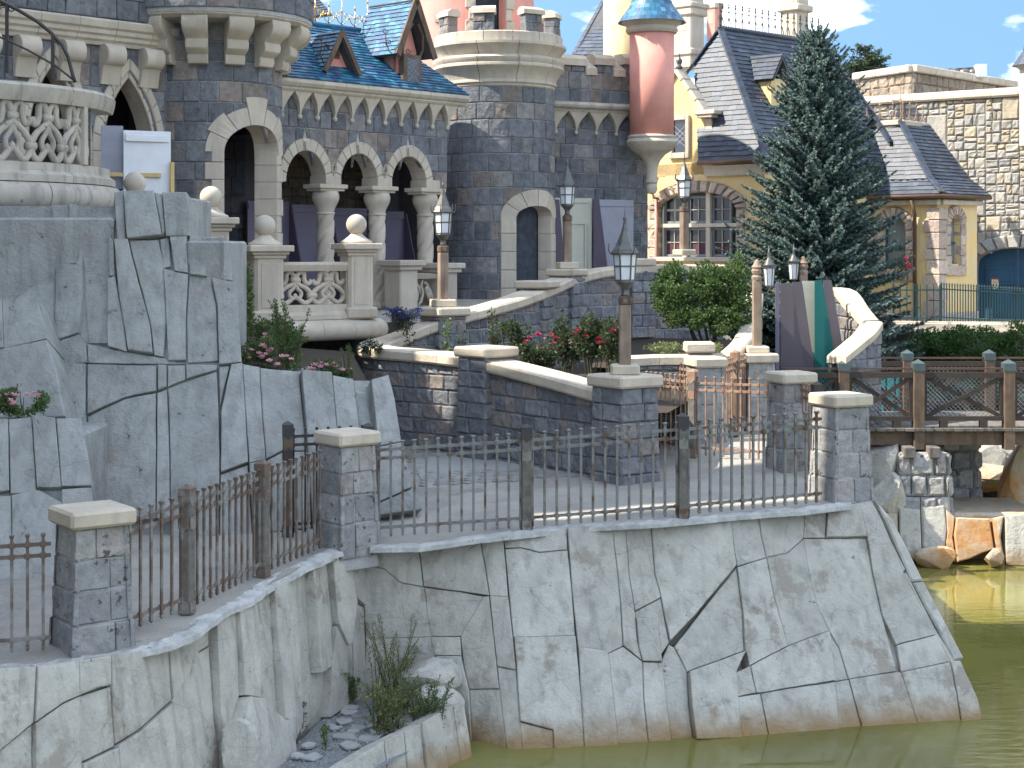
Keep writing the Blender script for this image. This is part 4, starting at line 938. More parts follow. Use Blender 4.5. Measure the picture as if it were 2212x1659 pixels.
# ---- arcade wing
aw = thing('arcade_wing', 'castle wing with three round arches on twisted columns under a blue slate roof', 'castle wing', MF(2.5, 4.4, 0))
ac = []
for xl, xr in ((607, 713), (718, 827), (828, 936)):
    u0, _ = fuv(xl, 400); u1, _ = fuv(xr, 400); ac.append(((u0+u1)/2, (u1-u0)/2))
arO = sum(a[1] for a in ac)/3; pitch = (ac[2][0]-ac[0][0])/2; ringt = .19; arI = arO-ringt+.03
_, aspr = fuv(780, 400, 0); _, atop = fuv(780, 331, 0)
ary = (atop-aspr)/arI
ah = [Hole(ac[1][0]+(k-1)*pitch, aspr-3, atop, lambda v: arI if v <= aspr else arI*math.sqrt(max(0, 1-((v-aspr)/(atop-aspr))**2))) for k in range(3)]
_, vfr = fuv(800, 262); _, vledge = fuv(800, 210)
uA0, uA1 = -.15, fuv(962, 300)[0]
backing(aw, MF, uA0, uA1+.04, aspr, vledge, ah, M['mortar'], depth=.42, reveal=M['cream'])
courses(aw, MF, uA0, uA1+.04, rows(aspr, vledge, .345, 4), .40, M['castle'], ah, seed=52, t=.2)
for k in range(3):
    arch_ring(aw, MF, ah[k].uc, aspr, arI-.012, ringt+.012, 11, M['cream'], d0=-.40, d1=.06, ry=ary)
    kb = ah[k]; q = [MF(kb.uc-.055, atop-.02, .06), MF(kb.uc+.055, atop-.02, .06), MF(kb.uc+.07, atop+.165, .06), MF(kb.uc-.07, atop+.165, .06)]
    obj('keystone', MB().extrude(q[::-1] if newell(q).dot(FN) < 0 else q, FN*.05, .012), M['cream'], aw)
# twisted columns with imposts and capitals
colu = [ac[1][0]+(k-1.5)*pitch for k in (1, 2, 3)]
for k, u in enumerate(colu):
    c = MF(u, 0, -.20); c.z = 0
    hwid = pitch/2-arI+.06
    obj('impost', MB().box(Vector((c.x, c.y, aspr-.05)), FU*(hwid+.14), FN*.28, ZUP*.045, .012).box(Vector((c.x, c.y, aspr-.12)), FU*(hwid+.09), FN*.23, ZUP*.025, .008), M['cream'], aw)
    obj('spandrel_foot', MB().box(Vector((c.x, c.y, aspr+.08)), FU*(hwid-.03), FN*.262, ZUP*.09, .01), M['cream'], aw)
    zt_ = aspr-.145; cap = []
    for i in range(9): 
        t = i/8; cap.append((.175+.115*(1-math.cos(min(1, t*1.35)*math.pi))/2*1.0+(.0 if t < .8 else -.03*(t-.8)/.2), -.45+.45*t))
    cp = obj('capital', MB().lathe(Vector((c.x, c.y, zt_)), cap, 16), M['cream'], aw); autosmooth(cp, 30)
    vz = []; n = 48; nz = 48; z0 = 4.62+(0.06 if k == 0 else 0); z1 = zt_-.47
    for j in range(nz+1):
        for i in range(n):
            a = 2*math.pi*i/n; ph = (3*(a/(2*math.pi))-2.4*(z1-z0)*j/nz) % 1.0; g_ = abs(ph-.5)*2; rr = .184-.042*max(0, (g_-.55)/.45)
            vz.append(Vector((c.x+rr*math.cos(a), c.y+rr*math.sin(a), z0+(z1-z0)*j/nz)))
    sh = obj('shaft', MB().add(vz, [(j*n+i, j*n+(i+1) % n, (j+1)*n+(i+1) % n, (j+1)*n+i) for j in range(nz) for i in range(n)]), M['cream'], aw); autosmooth(sh, 50)
    obj('collar', MB().lathe(Vector((c.x, c.y, z1)), [(.17, -.02), (.195, -.01), (.2, .01), (.19, .03), (.17, .035)], 20), M['cream'], aw, True)
    obj('column_base', MB().lathe(Vector((c.x, c.y, z0-.16)), [(.25, 0), (.25, .06), (.22, .10), (.21, .13), (.175, .17)], 8, rot=math.pi/8), M['cream'], aw)
    # carved roundel between the arches
    if k < 2: 
        for rr_, tr in ((.085, .010), (.05, .008)): obj('roundel', MB().tube([MF(u+rr_*.8*math.cos(a), aspr+.32+rr_*1.5*math.sin(a), .075) for a in [i*math.pi/8 for i in range(16)]], tr, 5, True), M['cream'], aw, True)
# loggia: floor, back wall, ceiling
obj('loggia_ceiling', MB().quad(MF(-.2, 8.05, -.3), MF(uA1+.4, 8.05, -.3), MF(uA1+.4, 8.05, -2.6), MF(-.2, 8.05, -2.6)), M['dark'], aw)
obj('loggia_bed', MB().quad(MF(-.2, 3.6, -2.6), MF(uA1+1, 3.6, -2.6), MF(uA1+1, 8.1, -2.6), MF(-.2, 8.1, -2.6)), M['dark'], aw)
courses(aw, lambda u, v, w: MF(u, v, -2.58+w), 0, uA1+.6, rows(4.4, 8.0, .22, 5), .34, mat('brown_rubble', (.16, .13, .10), .6, valvar=.25, scale=7, bump=.8, bscale=10, bdist=.04), (), seed=55, name='rubble_stone')
obj('loggia_floor', MB().quad(MF(-.3, 4.45, .25), MF(uA1+.4, 4.45, .25), MF(uA1+.4, 4.45, -2.6), MF(-.3, 4.45, -2.6)), M['cream'], aw)
# frieze of pointed pendants under the eaves
def frieze(parent, Mf, N, ua, ub, n, vt, hgt, wproj, m, ball=.055):
    bw = (ub-ua)/n
    for k in range(n):
        u = ua+(k+.5)*bw; pl = []
        for i in range(9):
            t = i/8; pl.append((u-bw/2*(1-math.sin(t*math.pi/2)**.8)-.02*(t), vt-hgt*t))
        pr = [(2*u-a, b) for a, b in pl[::-1]]; poly = [(u-bw/2+.002, vt+.02)]+pl[1:]+pr[:-1]+[(u+bw/2-.002, vt+.02)]
        vs = []
        for (a, b) in poly:
            tt = max(0, min(1, (vt-b)/hgt)); vs.append(Mf(a, b, .02))
        for (a, b) in poly:
            tt = max(0, min(1, (vt-b)/hgt)); vs.append(Mf(a, b, wproj*(1-.62*tt)))
        m_ = len(poly); fs = [(i, (i+1) % m_, m_+(i+1) % m_, m_+i) for i in range(m_)]+[tuple(m_+i for i in range(m_))]
        o = obj('pendant', MB().add(vs, fs), m, parent); fixn(o)
        c = Mf(u, vt-hgt-.025, wproj*.30); b_ = MB(); b_.lathe(c, [(.002, -ball)]+[(ball*math.cos(a), ball*math.sin(a)) for a in [(-80+i*20)*math.pi/180 for i in range(8)]]+[(ball*.5, ball*.95)], 10); obj('drop', b_, m, o, True)
_, v0 = fuv(800, 214, .1); _, v1 = fuv(800, 266, .1)
uf0, uf1 = fuv(612, 230, .1)[0], fuv(985, 260, .1)[0]
frieze(aw, MF, FN, uf0-.25, uf1, 11, v0, .46, .20, M['cream'])
for a in range(9):
    ua = uf0-.35+(uf1+.2-uf0+.35)*a/9; ub = uf0-.35+(uf1+.2-uf0+.35)*(a+1)/9-.008
    prf = [(0, 0), (.22, 0), (.25, .04), (.25, .07), (.30, .10), (.34, .16), (.33, .22), (.28, .25), (0, .25)]
    obj('eaves_stone', MB().extrude([MF(ua, v0+.015+q[1], q[0]) for q in prf], FU*(ub-ua)), M['cream'], aw)
# ---- tiled roof planes
def tiles(parent, O, ax, up, poly, exp, tw, m, name='slate', seed=1, thick=.014, limit=300, jit=.15, lift=.016, prefer=None):
    """slates in courses on a plane: O origin, ax along the eaves, up the slope; poly outline in (a, b)"""
    rnd = random.Random(seed); ax = ax.normalized(); up = up.normalized(); n = ax.cross(up).normalized()
    if n.z < 0: n = -n
    bmax = max(p[1] for p in poly); bmin = min(p[1] for p in poly); nr = int((bmax-bmin)/exp)+1; L_ = []
    def span(b):
        xs = []
        for i in range(len(poly)):
            p, q = poly[i], poly[(i+1) % len(poly)]
            if (p[1] > b) != (q[1] > b): xs.append(p[0]+(q[0]-p[0])*(b-p[1])/(q[1]-p[1]))
        xs.sort(); return xs
    for r_ in range(nr):
        b0 = bmin+r_*exp; b1 = min(b0+exp, bmax); xs0 = span(b0+.004); xs1 = span(max(b0+.005, b1-.004))
        if len(xs0) < 2: continue
        if len(xs1) < 2: xs1 = xs0
        l0, h0, l1, h1 = xs0[0], xs0[-1], xs1[0], xs1[-1]; a = min(l0, l1)-rnd.uniform(0, tw)
        while a < max(h0, h1):
            w_ = tw*rnd.uniform(1-jit*1.6, 1+jit*1.6); p0, p1 = max(a, l0), min(a+w_-.003, h0); q0, q1 = max(a, l1), min(a+w_-.003, h1); a += w_
            if p1-p0 < .01 and q1-q0 < .01: continue
            p1 = max(p1, p0+.003); q1 = max(q1, q0+.003); dz = rnd.uniform(-.3, .3)*lift; db = -rnd.uniform(0, .12)*exp
            f = lambda aa, bb, h: O+ax*aa+up*bb+n*h
            top_ = [f(p0, b0+db, lift+thick+dz), f(p1, b0+db, lift+thick+dz*.5), f(q1, b1+exp*.12, thick*.55), f(q0, b1+exp*.12, thick*.55)]
            bot = [f(p0, b0+db, lift*.2), f(p1, b0+db, lift*.2), f(q1, b1, -.004), f(q0, b1, -.004)]
            mbx = MB().add(bot+top_, [(4, 5, 6, 7), (0, 1, 5, 4), (1, 2, 6, 5), (3, 0, 4, 7), (2, 3, 7, 6)]); L_.append(((p1-p0)*1.0+(prefer(b0) if prefer else 0), mbx))
    od = sorted(range(len(L_)), key=lambda i: -L_[i][0]); keep = set(od[:limit]); rest = MB()
    for i, (_, mbx) in enumerate(L_):
        if i in keep: obj(name, mbx, m, parent)
        else: rest.add(mbx.v, mbx.f)
    if rest.v: obj('small_'+name+'s', rest, m, parent, kind='stuff')
def roof_plane(parent, p3, exp, tw, m, name='slate', seed=1, limit=300, bed=True, flipbed=False, prefer=None):
    """p3: outline in world, first edge = eaves"""
    p3 = [Vector(p) for p in p3]; O = p3[0]; ax = (p3[1]-p3[0]).normalized(); n = newell(p3)
    if n.z < 0: n = -n
    up = n.cross(ax)
    if up.z < 0: up = -up
    poly = [((p-O).dot(ax), (p-O).dot(up)) for p in p3]
    if bed: obj('roof_deck', MB().extrude([p-n*.02 for p in p3], -n*.06), M['dark'], parent)
    tiles(parent, O, ax, up, poly, exp, tw, m, name, seed, limit=limit, prefer=prefer)
ve = v0+.265
e0, e1 = MF(uf0-.6, ve, .30), MF(uf1+.22, ve, .30)
# ridge: where the photo puts it, 1.55 m behind the wall face
ur1, vr1 = fuv(823, 72, -1.35); ur0, vr0 = fuv(640, 50, -1.35)
rv = (vr1+vr0)/2
g0, g1 = MF(uf0-.6, rv, -1.35), MF(ur1, rv, -1.35)
roof_plane(aw, [e0, e1, g1, g0], .105, .15, M['blue'], 'blue_slate', 3)
roof_plane(aw, [e1, MF(uf1+.22, ve, -3.0), g1], .105, .15, M['blue'], 'blue_slate', 4, limit=0)
roof_plane(aw, [MF(uf1+.22, ve, -3.0), MF(uf0-.6, ve, -3.0), g0, g1], .2, .3, M['blue'], 'blue_slate', 5, limit=0)
obj('ridge', MB().tube([g0+ZUP*.03, g1+ZUP*.03], .05, 8), M['blue'], aw, True)
# dormers
def dormer(xc, ybase, yap, halfx, w0, depth, win, seed):
    """gabled dormer: face at distance w0 in front of the wall plane"""
    uc, vb_ = fuv(xc, ybase, w0); _, va_ = fuv(xc, yap, w0); hw_ = (fuv(xc+halfx, ybase, w0)[0]-fuv(xc-halfx, ybase, w0)[0])/2
    face = [MF(uc-hw_*.86, vb_, w0-.12), MF(uc+hw_*.86, vb_, w0-.12), MF(uc, va_-.14*(va_-vb_), w0-.12)]
    obj('dormer_gable', MB().extrude([p-FN*.1 for p in face], FN*.1), M['pink'], aw)
    for sd_ in (-1, 1):
        eo, ei = MF(uc+sd_*hw_*1.12, vb_-.06*(va_-vb_), w0+.10), MF(uc+sd_*hw_*1.12, vb_-.06*(va_-vb_), w0-depth)
        r0_, r1_ = MF(uc, va_, w0+.10), MF(uc, va_, w0-depth)
        pts = [ei, eo, r0_, r1_] if sd_ < 0 else [eo, ei, r1_, r0_]
        roof_plane(aw, pts, .105, .13, M['blue'], 'dormer_slate', seed+sd_, limit=60)
        obj('bargeboard', MB().bar(eo+FN*.02-ZUP*.02, r0_+FN*.02-ZUP*.02, .05, .10), M['darkwood'], aw)
    return uc, vb_, va_, hw_
d1_ = dormer(732, 152, 68, 34, .02, 1.2, None, 61)
uc, vb_, va_, hw_ = d1_
lv = MB(); lo = [MF(uc-.11, vb_+.26, -.085), MF(uc+.11, vb_+.26, -.085), MF(uc+.11, vb_+.52, -.085), MF(uc, vb_+.64, -.085), MF(uc-.11, vb_+.52, -.085)]
ld = obj('louvre', lv.extrude([p-FN*.0 for p in lo], FN*.012), M['darkwood'], aw)
for i in range(6): obj('slat', MB().box(MF(uc, vb_+.29+i*.05, -.06), FU*.10, FN*.012+ZUP*-.012, ZUP*.006), M['darkwood'], ld)
# large dormer with timber casement
uc, vb2 = fuv(893, 185, .12); _, ve2 = fuv(893, 118, .12); _, va2 = fuv(930, 4, .12)
hw2 = .30
obj('dormer_gable', MB().extrude([MF(uc-hw2, vb2, -.1), MF(uc+hw2, vb2, -.1), MF(uc+hw2, ve2+.1, -.1), MF(uc, va2-.25, -.1), MF(uc-hw2, ve2+.1, -.1)], -FN*.1), M['pink'], aw)
obj('dormer_cheek', MB().quad(MF(uc-hw2, vb2, -.1), MF(uc-hw2, ve2+.2, -.1), MF(uc-hw2, ve2+.2, -1.3), MF(uc-hw2, vb2+.9, -1.3)), M['pink'], aw)
for sd_ in (-1, 1):
    eo, ei = MF(uc+sd_*.56, ve2-.03, .22), MF(uc+sd_*.56, ve2-.03, -1.25); r0_, r1_ = MF(uc, va2, .22), MF(uc, va2, -1.25)
    roof_plane(aw, [ei, eo, r0_, r1_] if sd_ < 0 else [eo, ei, r1_, r0_], .105, .15, M['blue'], 'dormer_slate', 70+sd_, limit=120)
    obj('bargeboard', MB().bar(eo-ZUP*.03, r0_-ZUP*.03, .05, .14), M['darkwood'], aw)
    obj('brace', MB().tube([MF(uc+sd_*.24, ve2-.1, .02), MF(uc+sd_*.30, ve2+.12, .10), MF(uc+sd_*.24, ve2+.42, .17), MF(uc+sd_*.08, ve2+.66, .18)], .03, 6), M['darkwood'], aw)
wn = obj('casement', MB().box(MF(uc, (vb2+ve2)/2, .04), FU*.27, FN*.06, ZUP*(ve2-vb2)/2, .01), M['darkwood'], aw)
obj('pane', MB().box(MF(uc, (vb2+ve2)/2, .098), FU*.17, FN*.006, ZUP*((ve2-vb2)/2-.08)), M['glassdark'], wn)
ld_ = MB(); hh = (ve2-vb2)/2-.08
for i in range(-4, 5):
    for sg in (-1, 1):
        a, b = Vector((-.17, -hh+(i+4)*hh*2/8*1.0)), None
        y0 = -hh*1.5+(i+4)*.13
        p0, p1 = MF(uc-.17*sg, (vb2+ve2)/2+max(-hh, min(hh, y0)), .108), MF(uc+.17*sg, (vb2+ve2)/2+max(-hh, min(hh, y0+.34)), .108)
        ld_.tube([p0, p1], .005, 4)
obj('leading', ld_, M['lilac'], wn)
obj('sill', MB().box(MF(uc, vb2-.03, .08), FU*.36, FN*.10, ZUP*.03, .008), M['darkwood'], aw)
# gilded cresting on the ridge and wrought scrolls beside the dormers
for i in range(6):
    u = ur0+.15+i*(ur1-ur0)*.155; b = MF(u, rv+.04, -1.35); hgt = .62 if i % 2 else .42; mb = MB()
    mb.tube([b, b+ZUP*hgt], [.014, .008], 6); mb.lathe(b+ZUP*(hgt*.55), [(.002, -.05), (.03, -.02), (.035, 0), (.03, .02), (.002, .05)], 8)
    mb.lathe(b+ZUP*hgt, [(.012, -.03), (.024, 0), (.002, .09)], 6)
    for sg in (-1, 1):
        mb.tube([b+FU*sg*x_+ZUP*z_ for x_, z_ in ((0, .05), (.10, .10), (.17, .20), (.15, .30), (.08, .30), (.08, .24), (.12, .22))], .011, 5)
        mb.lathe(b+FU*sg*.17+ZUP*.20, [(.002, -.03), (.026, 0), (.002, .03)], 6)
    tag(obj('roof_finial', mb, M['gold'], None, True, loc=b), ['short', 'tall'][i % 2]+' gilded scroll finial on the blue roof ridge, '+['first', 'second', 'third', 'fourth', 'fifth', 'sixth'][i]+' from the gate tower', 'finial', 'gilded finials of the ridge')
def scrolls(x, y, w_, pts):
    mb = MB(); 
    for pl in pts: mb.tube([MF(*fuv(x+a, y+b, w_), w_) for a, b in pl], .011, 5)
    obj('wrought_scroll', mb, M['darkiron'], aw, True)
sp = lambda cx_, cy_, r_, n_=9, a0=0, turns=1.2: [(cx_+r_*(1-.8*i/n_)*math.cos(a0+turns*2*math.pi*i/n_), cy_+r_*(1-.8*i/n_)*math.sin(a0+turns*2*math.pi*i/n_)) for i in range(n_+1)]
scrolls(695, 78, .05, [sp(-2, 4, 7), sp(12, 24, 8, 9, 2), sp(-6, 38, 6), [(-2, -3), (0, 18), (-3, 40), (4, 60)], [(0, 15), (10, 18), (16, 30)]])
scrolls(832, 66, .05, [sp(0, 0, 7), sp(8, 26, 8, 9, 2), sp(24, 48, 7), sp(50, 44, 7), [(0, 4), (2, 24), (8, 44), (22, 56), (46, 54)]])

# ---- round stair tower
dT = 37.6; c2 = Vector(((1077-CX)/F*dT, dT, 0)); r2_ = 119/F*dT; a2r = math.atan2(-c2.y, -c2.x)
rt = thing('stair_tower', 'round blue-grey block tower with moulded cream crown and battlements beside the arcade', 'castle tower', Vector((c2.x, c2.y, 4.2)))
M2 = mkcyl(c2, r2_, a2r); zz = lambda y: CZ-(y-HY)/F*(dT-r2_*.6)
# doorway on the right-front of the tower
du0, du1 = r2_*math.asin((1112-1077)/119), r2_*math.asin((1187-1077)/119)
dh = Hole((du0+du1)/2, 3.6, zz(442), None); dhw = (du1-du0)/2; dsp = zz(468)
dh.hw = lambda v: dhw if v <= dsp else dhw*(1-.5*((v-dsp)/(dh.v1-dsp))**2)
backing(rt, M2, -2.0, 2.0, 3.8, zz(188), [dh], M['mortar'], depth=.3, dv=.08, du=.12, reveal=M['cream'])
courses(rt, M2, -1.95, 1.95, rows(4.0, zz(190), .385, 6), .46, M['castle'], [dh], seed=77, nu=3, t=.25)
v = 4.0; k = 0
while v < dsp-.15:
    for side in (-1, 1):
        ua = dh.uc+side*dhw; ub = ua+side*.34; p0, p1 = sorted((ua, ub))
        obj('quoin', stone(M2, (p0, p0, p1, p1, v+.004, v+.004, v+.41, v+.41), .05, .015, .05, .003, 2), M['cream'], rt)
        q = [M2(ua-side*.002, v+.004, .03), M2(ua-side*.002, v+.41, .03), M2(ua-side*.002, v+.41, -.29), M2(ua-side*.002, v+.004, -.29)]
        n = (M2(dh.uc, v, 0)-M2(ua, v, 0)).normalized(); obj('reveal_block', MB().extrude(q if side > 0 else q[::-1], n*.02, .006), M['cream'], rt)
    v += .415
for k in range(6):
    a0, a1 = math.pi*k/6+.012, math.pi*(k+1)/6-.012; ring = []
    for (rx, ry, t2) in ((dhw-.012, dh.v1-dsp-.012, 0), (dhw+.34, dh.v1-dsp+.36, 1)):
        seg = [(dh.uc+rx*math.cos(a0+(a1-a0)*j/3), dsp-.02+ry*math.sin(a0+(a1-a0)*j/3)) for j in range(4)]; ring += seg if not t2 else seg[::-1]
    m_ = 8; vs = [M2(u, v, -.29) for u, v in ring[:4]]+[M2(u, v, -.1) for u, v in ring[4:]]+[M2(u, v, .06) for u, v in ring]
    obj('voussoir', MB().add(vs, [(i, (i+1) % m_, m_+(i+1) % m_, m_+i) for i in range(m_)]+[(m_+i, m_+i+1, m_+m_-2-i, m_+m_-1-i) for i in range(3)]), M['cream'], rt)
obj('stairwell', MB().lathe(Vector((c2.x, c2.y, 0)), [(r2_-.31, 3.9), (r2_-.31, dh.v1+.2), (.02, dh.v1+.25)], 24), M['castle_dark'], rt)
# moulded crown in segments
zb = zz(191); pf = [(0, 0), (.03, .03), (.03, .08), (.07, .10), (.07, .14), (.06, .17), (.08, .25), (.14, .36), (.22, .44), (.25, .47), (.25, .52), (.21, .55), (.25, .60), (.26, .66), (.22, .70), (.12, .73), (.14, .78), (.24, .90), (.30, .96), (.30, 1.02), (.20, 1.03)]
nseg = 10
for k in range(nseg):
    a0, a1 = 2*math.pi*k/nseg+.004, 2*math.pi*(k+1)/nseg-.004
    o = obj('crown_stone', MB().lathe(Vector((c2.x, c2.y, zb)), [(r2_+q[0], q[1]) for q in pf], 8, a0, a1), M['cream'], rt); autosmooth(o, 30)
zp = zb+1.03
for k in range(14):
    a0, a1 = 2*math.pi*k/14+.005, 2*math.pi*(k+1)/14-.005
    obj('parapet_stone', MB().lathe(Vector((c2.x, c2.y, zp)), [(r2_-.15, -.05), (r2_+.20, -.05), (r2_+.21, .0), (r2_+.21, .20), (r2_+.18, .225), (r2_-.15, .23)], 4, a0, a1), M['cream'], rt)
obj('wall_walk', MB().lathe(Vector((c2.x, c2.y, zp-.05)), [(r2_+.05, 0), (r2_+.05, .15), (.02, .16)], 30), M['cream'], rt)
MM = mkcyl(c2, r2_+.16, a2r)
for ang in (-62, -14, 34, 72, 118, 166, 214, 256):
    u = math.radians(ang)*(r2_+.16); ww = .24
    mr_ = obj('merlon', MB().add([MM(u+a*ww*.9, zp+.22+b*.40, c) for b in (0, 1) for a, c in ((-1, -.04), (0, -.04), (1, -.04), (1, -.28), (0, -.28), (-1, -.28))], [(0, 1, 7, 6), (1, 2, 8, 7), (2, 3, 9, 8), (3, 4, 10, 9), (4, 5, 11, 10), (5, 0, 6, 11), (6, 7, 8, 9, 10, 11)]), M['mortar'], rt)
    for q in ((-1, -.1, 0, .5), (-.1, 1, 0, .5), (-1, .2, .5, 1), (.2, 1, .5, 1)):
        obj('stone', stone(MM, (u+q[0]*ww+.004, u+q[0]*ww+.004, u+q[1]*ww-.004, u+q[1]*ww-.004, zp+.22+q[2]*.40+.003, zp+.22+q[2]*.40+.003, zp+.22+q[3]*.40-.003, zp+.22+q[3]*.40-.003), .0, .015, .26, .01, 1), M['castle'], mr_)
    cpv = []
    for uu in (u-ww*1.2, u, u+ww*1.2): cpv += [MM(uu, zp+.62+b, c) for b, c in ((0, .05), (.10, .04), (.17, -.06), (.17, -.24), (.10, -.33), (0, -.33))]
    fixn(obj('merlon_cap', MB().add(cpv, [tuple(range(6)), tuple(range(12, 18))]+[(s_*6+i, s_*6+(i+1) % 6, s_*6+6+(i+1) % 6, s_*6+6+i) for s_ in (0, 1) for i in range(6)]), M['coping'], rt))
# pink turret rising behind the battlements
c3 = Vector(((1018-CX)/F*39., 39., 0)); r3 = 135/F*39.
tp = thing('pink_turret', 'wide salmon-pink round turret with a dark doorway above the tower battlements', 'castle turret', Vector((c3.x, c3.y, 8.5)))
M3 = mkcyl(c3, r3, math.atan2(-c3.y, -c3.x)); z3 = lambda y: CZ-(y-HY)/F*38.
u0, u1 = r3*math.asin((1027-1018)/135), r3*math.asin((1090-1018)/135)
h3 = Hole((u0+u1)/2, 8.4, 13.6, lambda v: (u1-u0)/2)
backing(tp, M3, -math.pi*r3, math.pi*r3, 8.2, 14.2, [h3], M['pink'], dv=.4, du=.15, depth=.3, name='stucco')
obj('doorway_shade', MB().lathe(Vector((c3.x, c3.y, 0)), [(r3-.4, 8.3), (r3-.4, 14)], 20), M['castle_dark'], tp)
k = 0; v = zz(85)
while v < 13:
    for side in (-1, 1):
        ua = h3.uc+side*(u1-u0)/2; ub = ua+side*(.24 if k % 2 else .16); p0, p1 = sorted((ua, ub))
        obj('quoin', stone(M3, (p0, p0, p1, p1, v+.003, v+.003, v+.27, v+.27), .045, .02, .02, .008, 1), M['cream'], tp)
    v += .275; k += 1
# ---- curtain wall with battlements
CU = Vector((.885, .466, 0)); CN = Vector((.466, -.885, 0)); CA = Vector(((1195-CX)/F*38.2, 38.2, 0))
MW, wuv = mkfac(CA, CU, CN)
cw = thing('curtain_wall', 'straight battlemented blue-grey wall between the round tower and the slim pink turret', 'castle wall', MW(1.2, 4.2, 0))
uE = wuv(1399, 300)[0]; uE2 = uE
_, vt_ = wuv(1290, 158); _, vl = wuv(1290, 240); 
backing(cw, MW, -.4, uE, 3.6, vt_, (), M['mortar'], dv=2)
obj('wall_end', MB().quad(MW(uE, 3.6, 0), MW(uE, 3.6, -.8), MW(uE, vt_, -.8), MW(uE, vt_, 0)).quad(MW(-.4, vt_, 0), MW(uE, vt_, 0), MW(uE, vt_, -.6), MW(-.4, vt_, -.6)), M['mortar'], cw)
courses(cw, MW, -.35, uE, rows(4.0, vl-.1, .345, 2), .38, M['castle'], (), seed=91)
courses(cw, MW, -.35, uE, rows(vl+.12, vt_, .33, 3), .34, M['castle'], (), seed=92)
for xl, xr in ((1206, 1262), (1289, 1322), (1350, 1401)):
    a, b = wuv(xl, 140)[0], min(wuv(xr, 140)[0], uE); _, vm = wuv((xl+xr)/2, 141)
    mr_ = obj('merlon', MB().box(MW((a+b)/2, (vt_+vm)/2, -.17), CU*((b-a)/2-.01), CN*.15, ZUP*(vm-vt_)/2), M['mortar'], cw)
    n_ = 2 if b-a > .35 else 1
    for k in range(n_):
        p0, p1 = a+(b-a)*k/n_, a+(b-a)*(k+1)/n_
        obj('stone', stone(MW, (p0+.004, p0+.004, p1-.004, p1-.004, vt_+.004, vt_+.004, vm-.003, vm-.003), .02, .02, .33, .01, 1), M['castle'], mr_)
    pf_ = [(.07, 0), (.07, .16), (-.10, .27), (-.42, .27), (-.46, .0)]; o_ = obj('merlon_cap', MB().extrude([MW(a-.06, vm+q[1], q[0]) for q in pf_], CU*(b-a+.12)), M['coping'], cw); fixn(o_)
for xl, xr in ((1262, 1289), (1322, 1350)):
    a, b = wuv(xl, 160)[0], wuv(xr, 160)[0]; pf_ = [(.07, -.06), (.07, .10), (-.40, .42), (-.42, -.06)]
    fixn(obj('crenel_sill', MB().extrude([MW(a+.02, vt_+q[1], q[0]) for q in pf_], CU*(b-a-.04)), M['coping'], cw))
frieze(cw, MW, CN, wuv(1175, 262)[0], wuv(1392, 262)[0], 5, vl-.06, .46, .20, M['cream'])
for k in range(4):
    ua, ub = -.3+k*(uE+.75)/4, -.3+(k+1)*(uE+.75)/4-.006; prf = [(0, 0), (.22, 0), (.24, .05), (.30, .07), (.34, .10), (.36, .15), (.33, .20), (.26, .22), (0, .26)]
    fixn(obj('string_course', MB().extrude([MW(ua, vl-.05+q[1], q[0]) for q in prf], CU*(ub-ua)), M['cream_old'], cw))
# slim pink turret with conical roof on a funnel corbel
dS = 38.6; c4 = Vector(((1408-CX)/F*dS, dS, 0)); r4 = 48/F*dS; z4 = lambda y: CZ-(y-HY)/F*(dS-r4)
st = thing('slim_turret', 'slim salmon-pink turret with blue conical roof on a cream funnel corbel', 'castle turret', Vector((c4.x, c4.y, z4(420))))
o = obj('turret_wall', MB().lathe(Vector((c4.x, c4.y, 0)), [(r4, z4(298)), (r4, z4(60))], 40), M['pink'], st, True)
o = obj('corbel_funnel', MB().lathe(Vector((c4.x, c4.y, 0)), [(.02, z4(418)), (.10, z4(416)), (.14, z4(407)), (.13, z4(399)), (.11, z4(395)), (.15, z4(392)), (.15, z4(388)), (.13, z4(384)), (.14, z4(360)), (.20, z4(345)), (.33, z4(331)), (r4-.08, z4(324)), (r4-.02, z4(320)), (r4+.0, z4(316)), (r4+.06, z4(312)), (r4+.09, z4(304)), (r4+.05, z4(299)), (r4+.03, z4(297)), (r4+.05, z4(293)), (r4+.02, z4(290)), (r4-.01, z4(288))], 36), M['cream'], st); autosmooth(o, 35)
o = obj('turret_cornice', MB().lathe(Vector((c4.x, c4.y, 0)), [(r4-.01, z4(68)), (r4+.06, z4(66)), (r4+.10, z4(60)), (r4+.07, z4(53)), (r4+.09, z4(50)), (r4+.20, z4(42)), (r4+.21, z4(38)), (.3, z4(36))], 36), M['cream'], st); autosmooth(o, 35)
zc0, rc0, zc1 = z4(42), r4+.27, z4(42)+2.3
obj('cone_deck', MB().lathe(Vector((c4.x, c4.y, zc0)), [(rc0-.03, 0), (rc0*.62-.02, .42), (rc0*.40-.02, 1.0), (.02, 2.3)], 30), M['dark'], st, True)
def cone_r(h):
    for (h0, q0), (h1, q1) in zip(((0, 1.), (.42, .62), (1.0, .40)), ((.42, .62), (1.0, .40), (2.35, .0))):
        if h <= h1: return rc0*lerp(q0, q1, (h-h0)/(h1-h0))
    return 0
rnd = random.Random(6); h = 0; k = 0
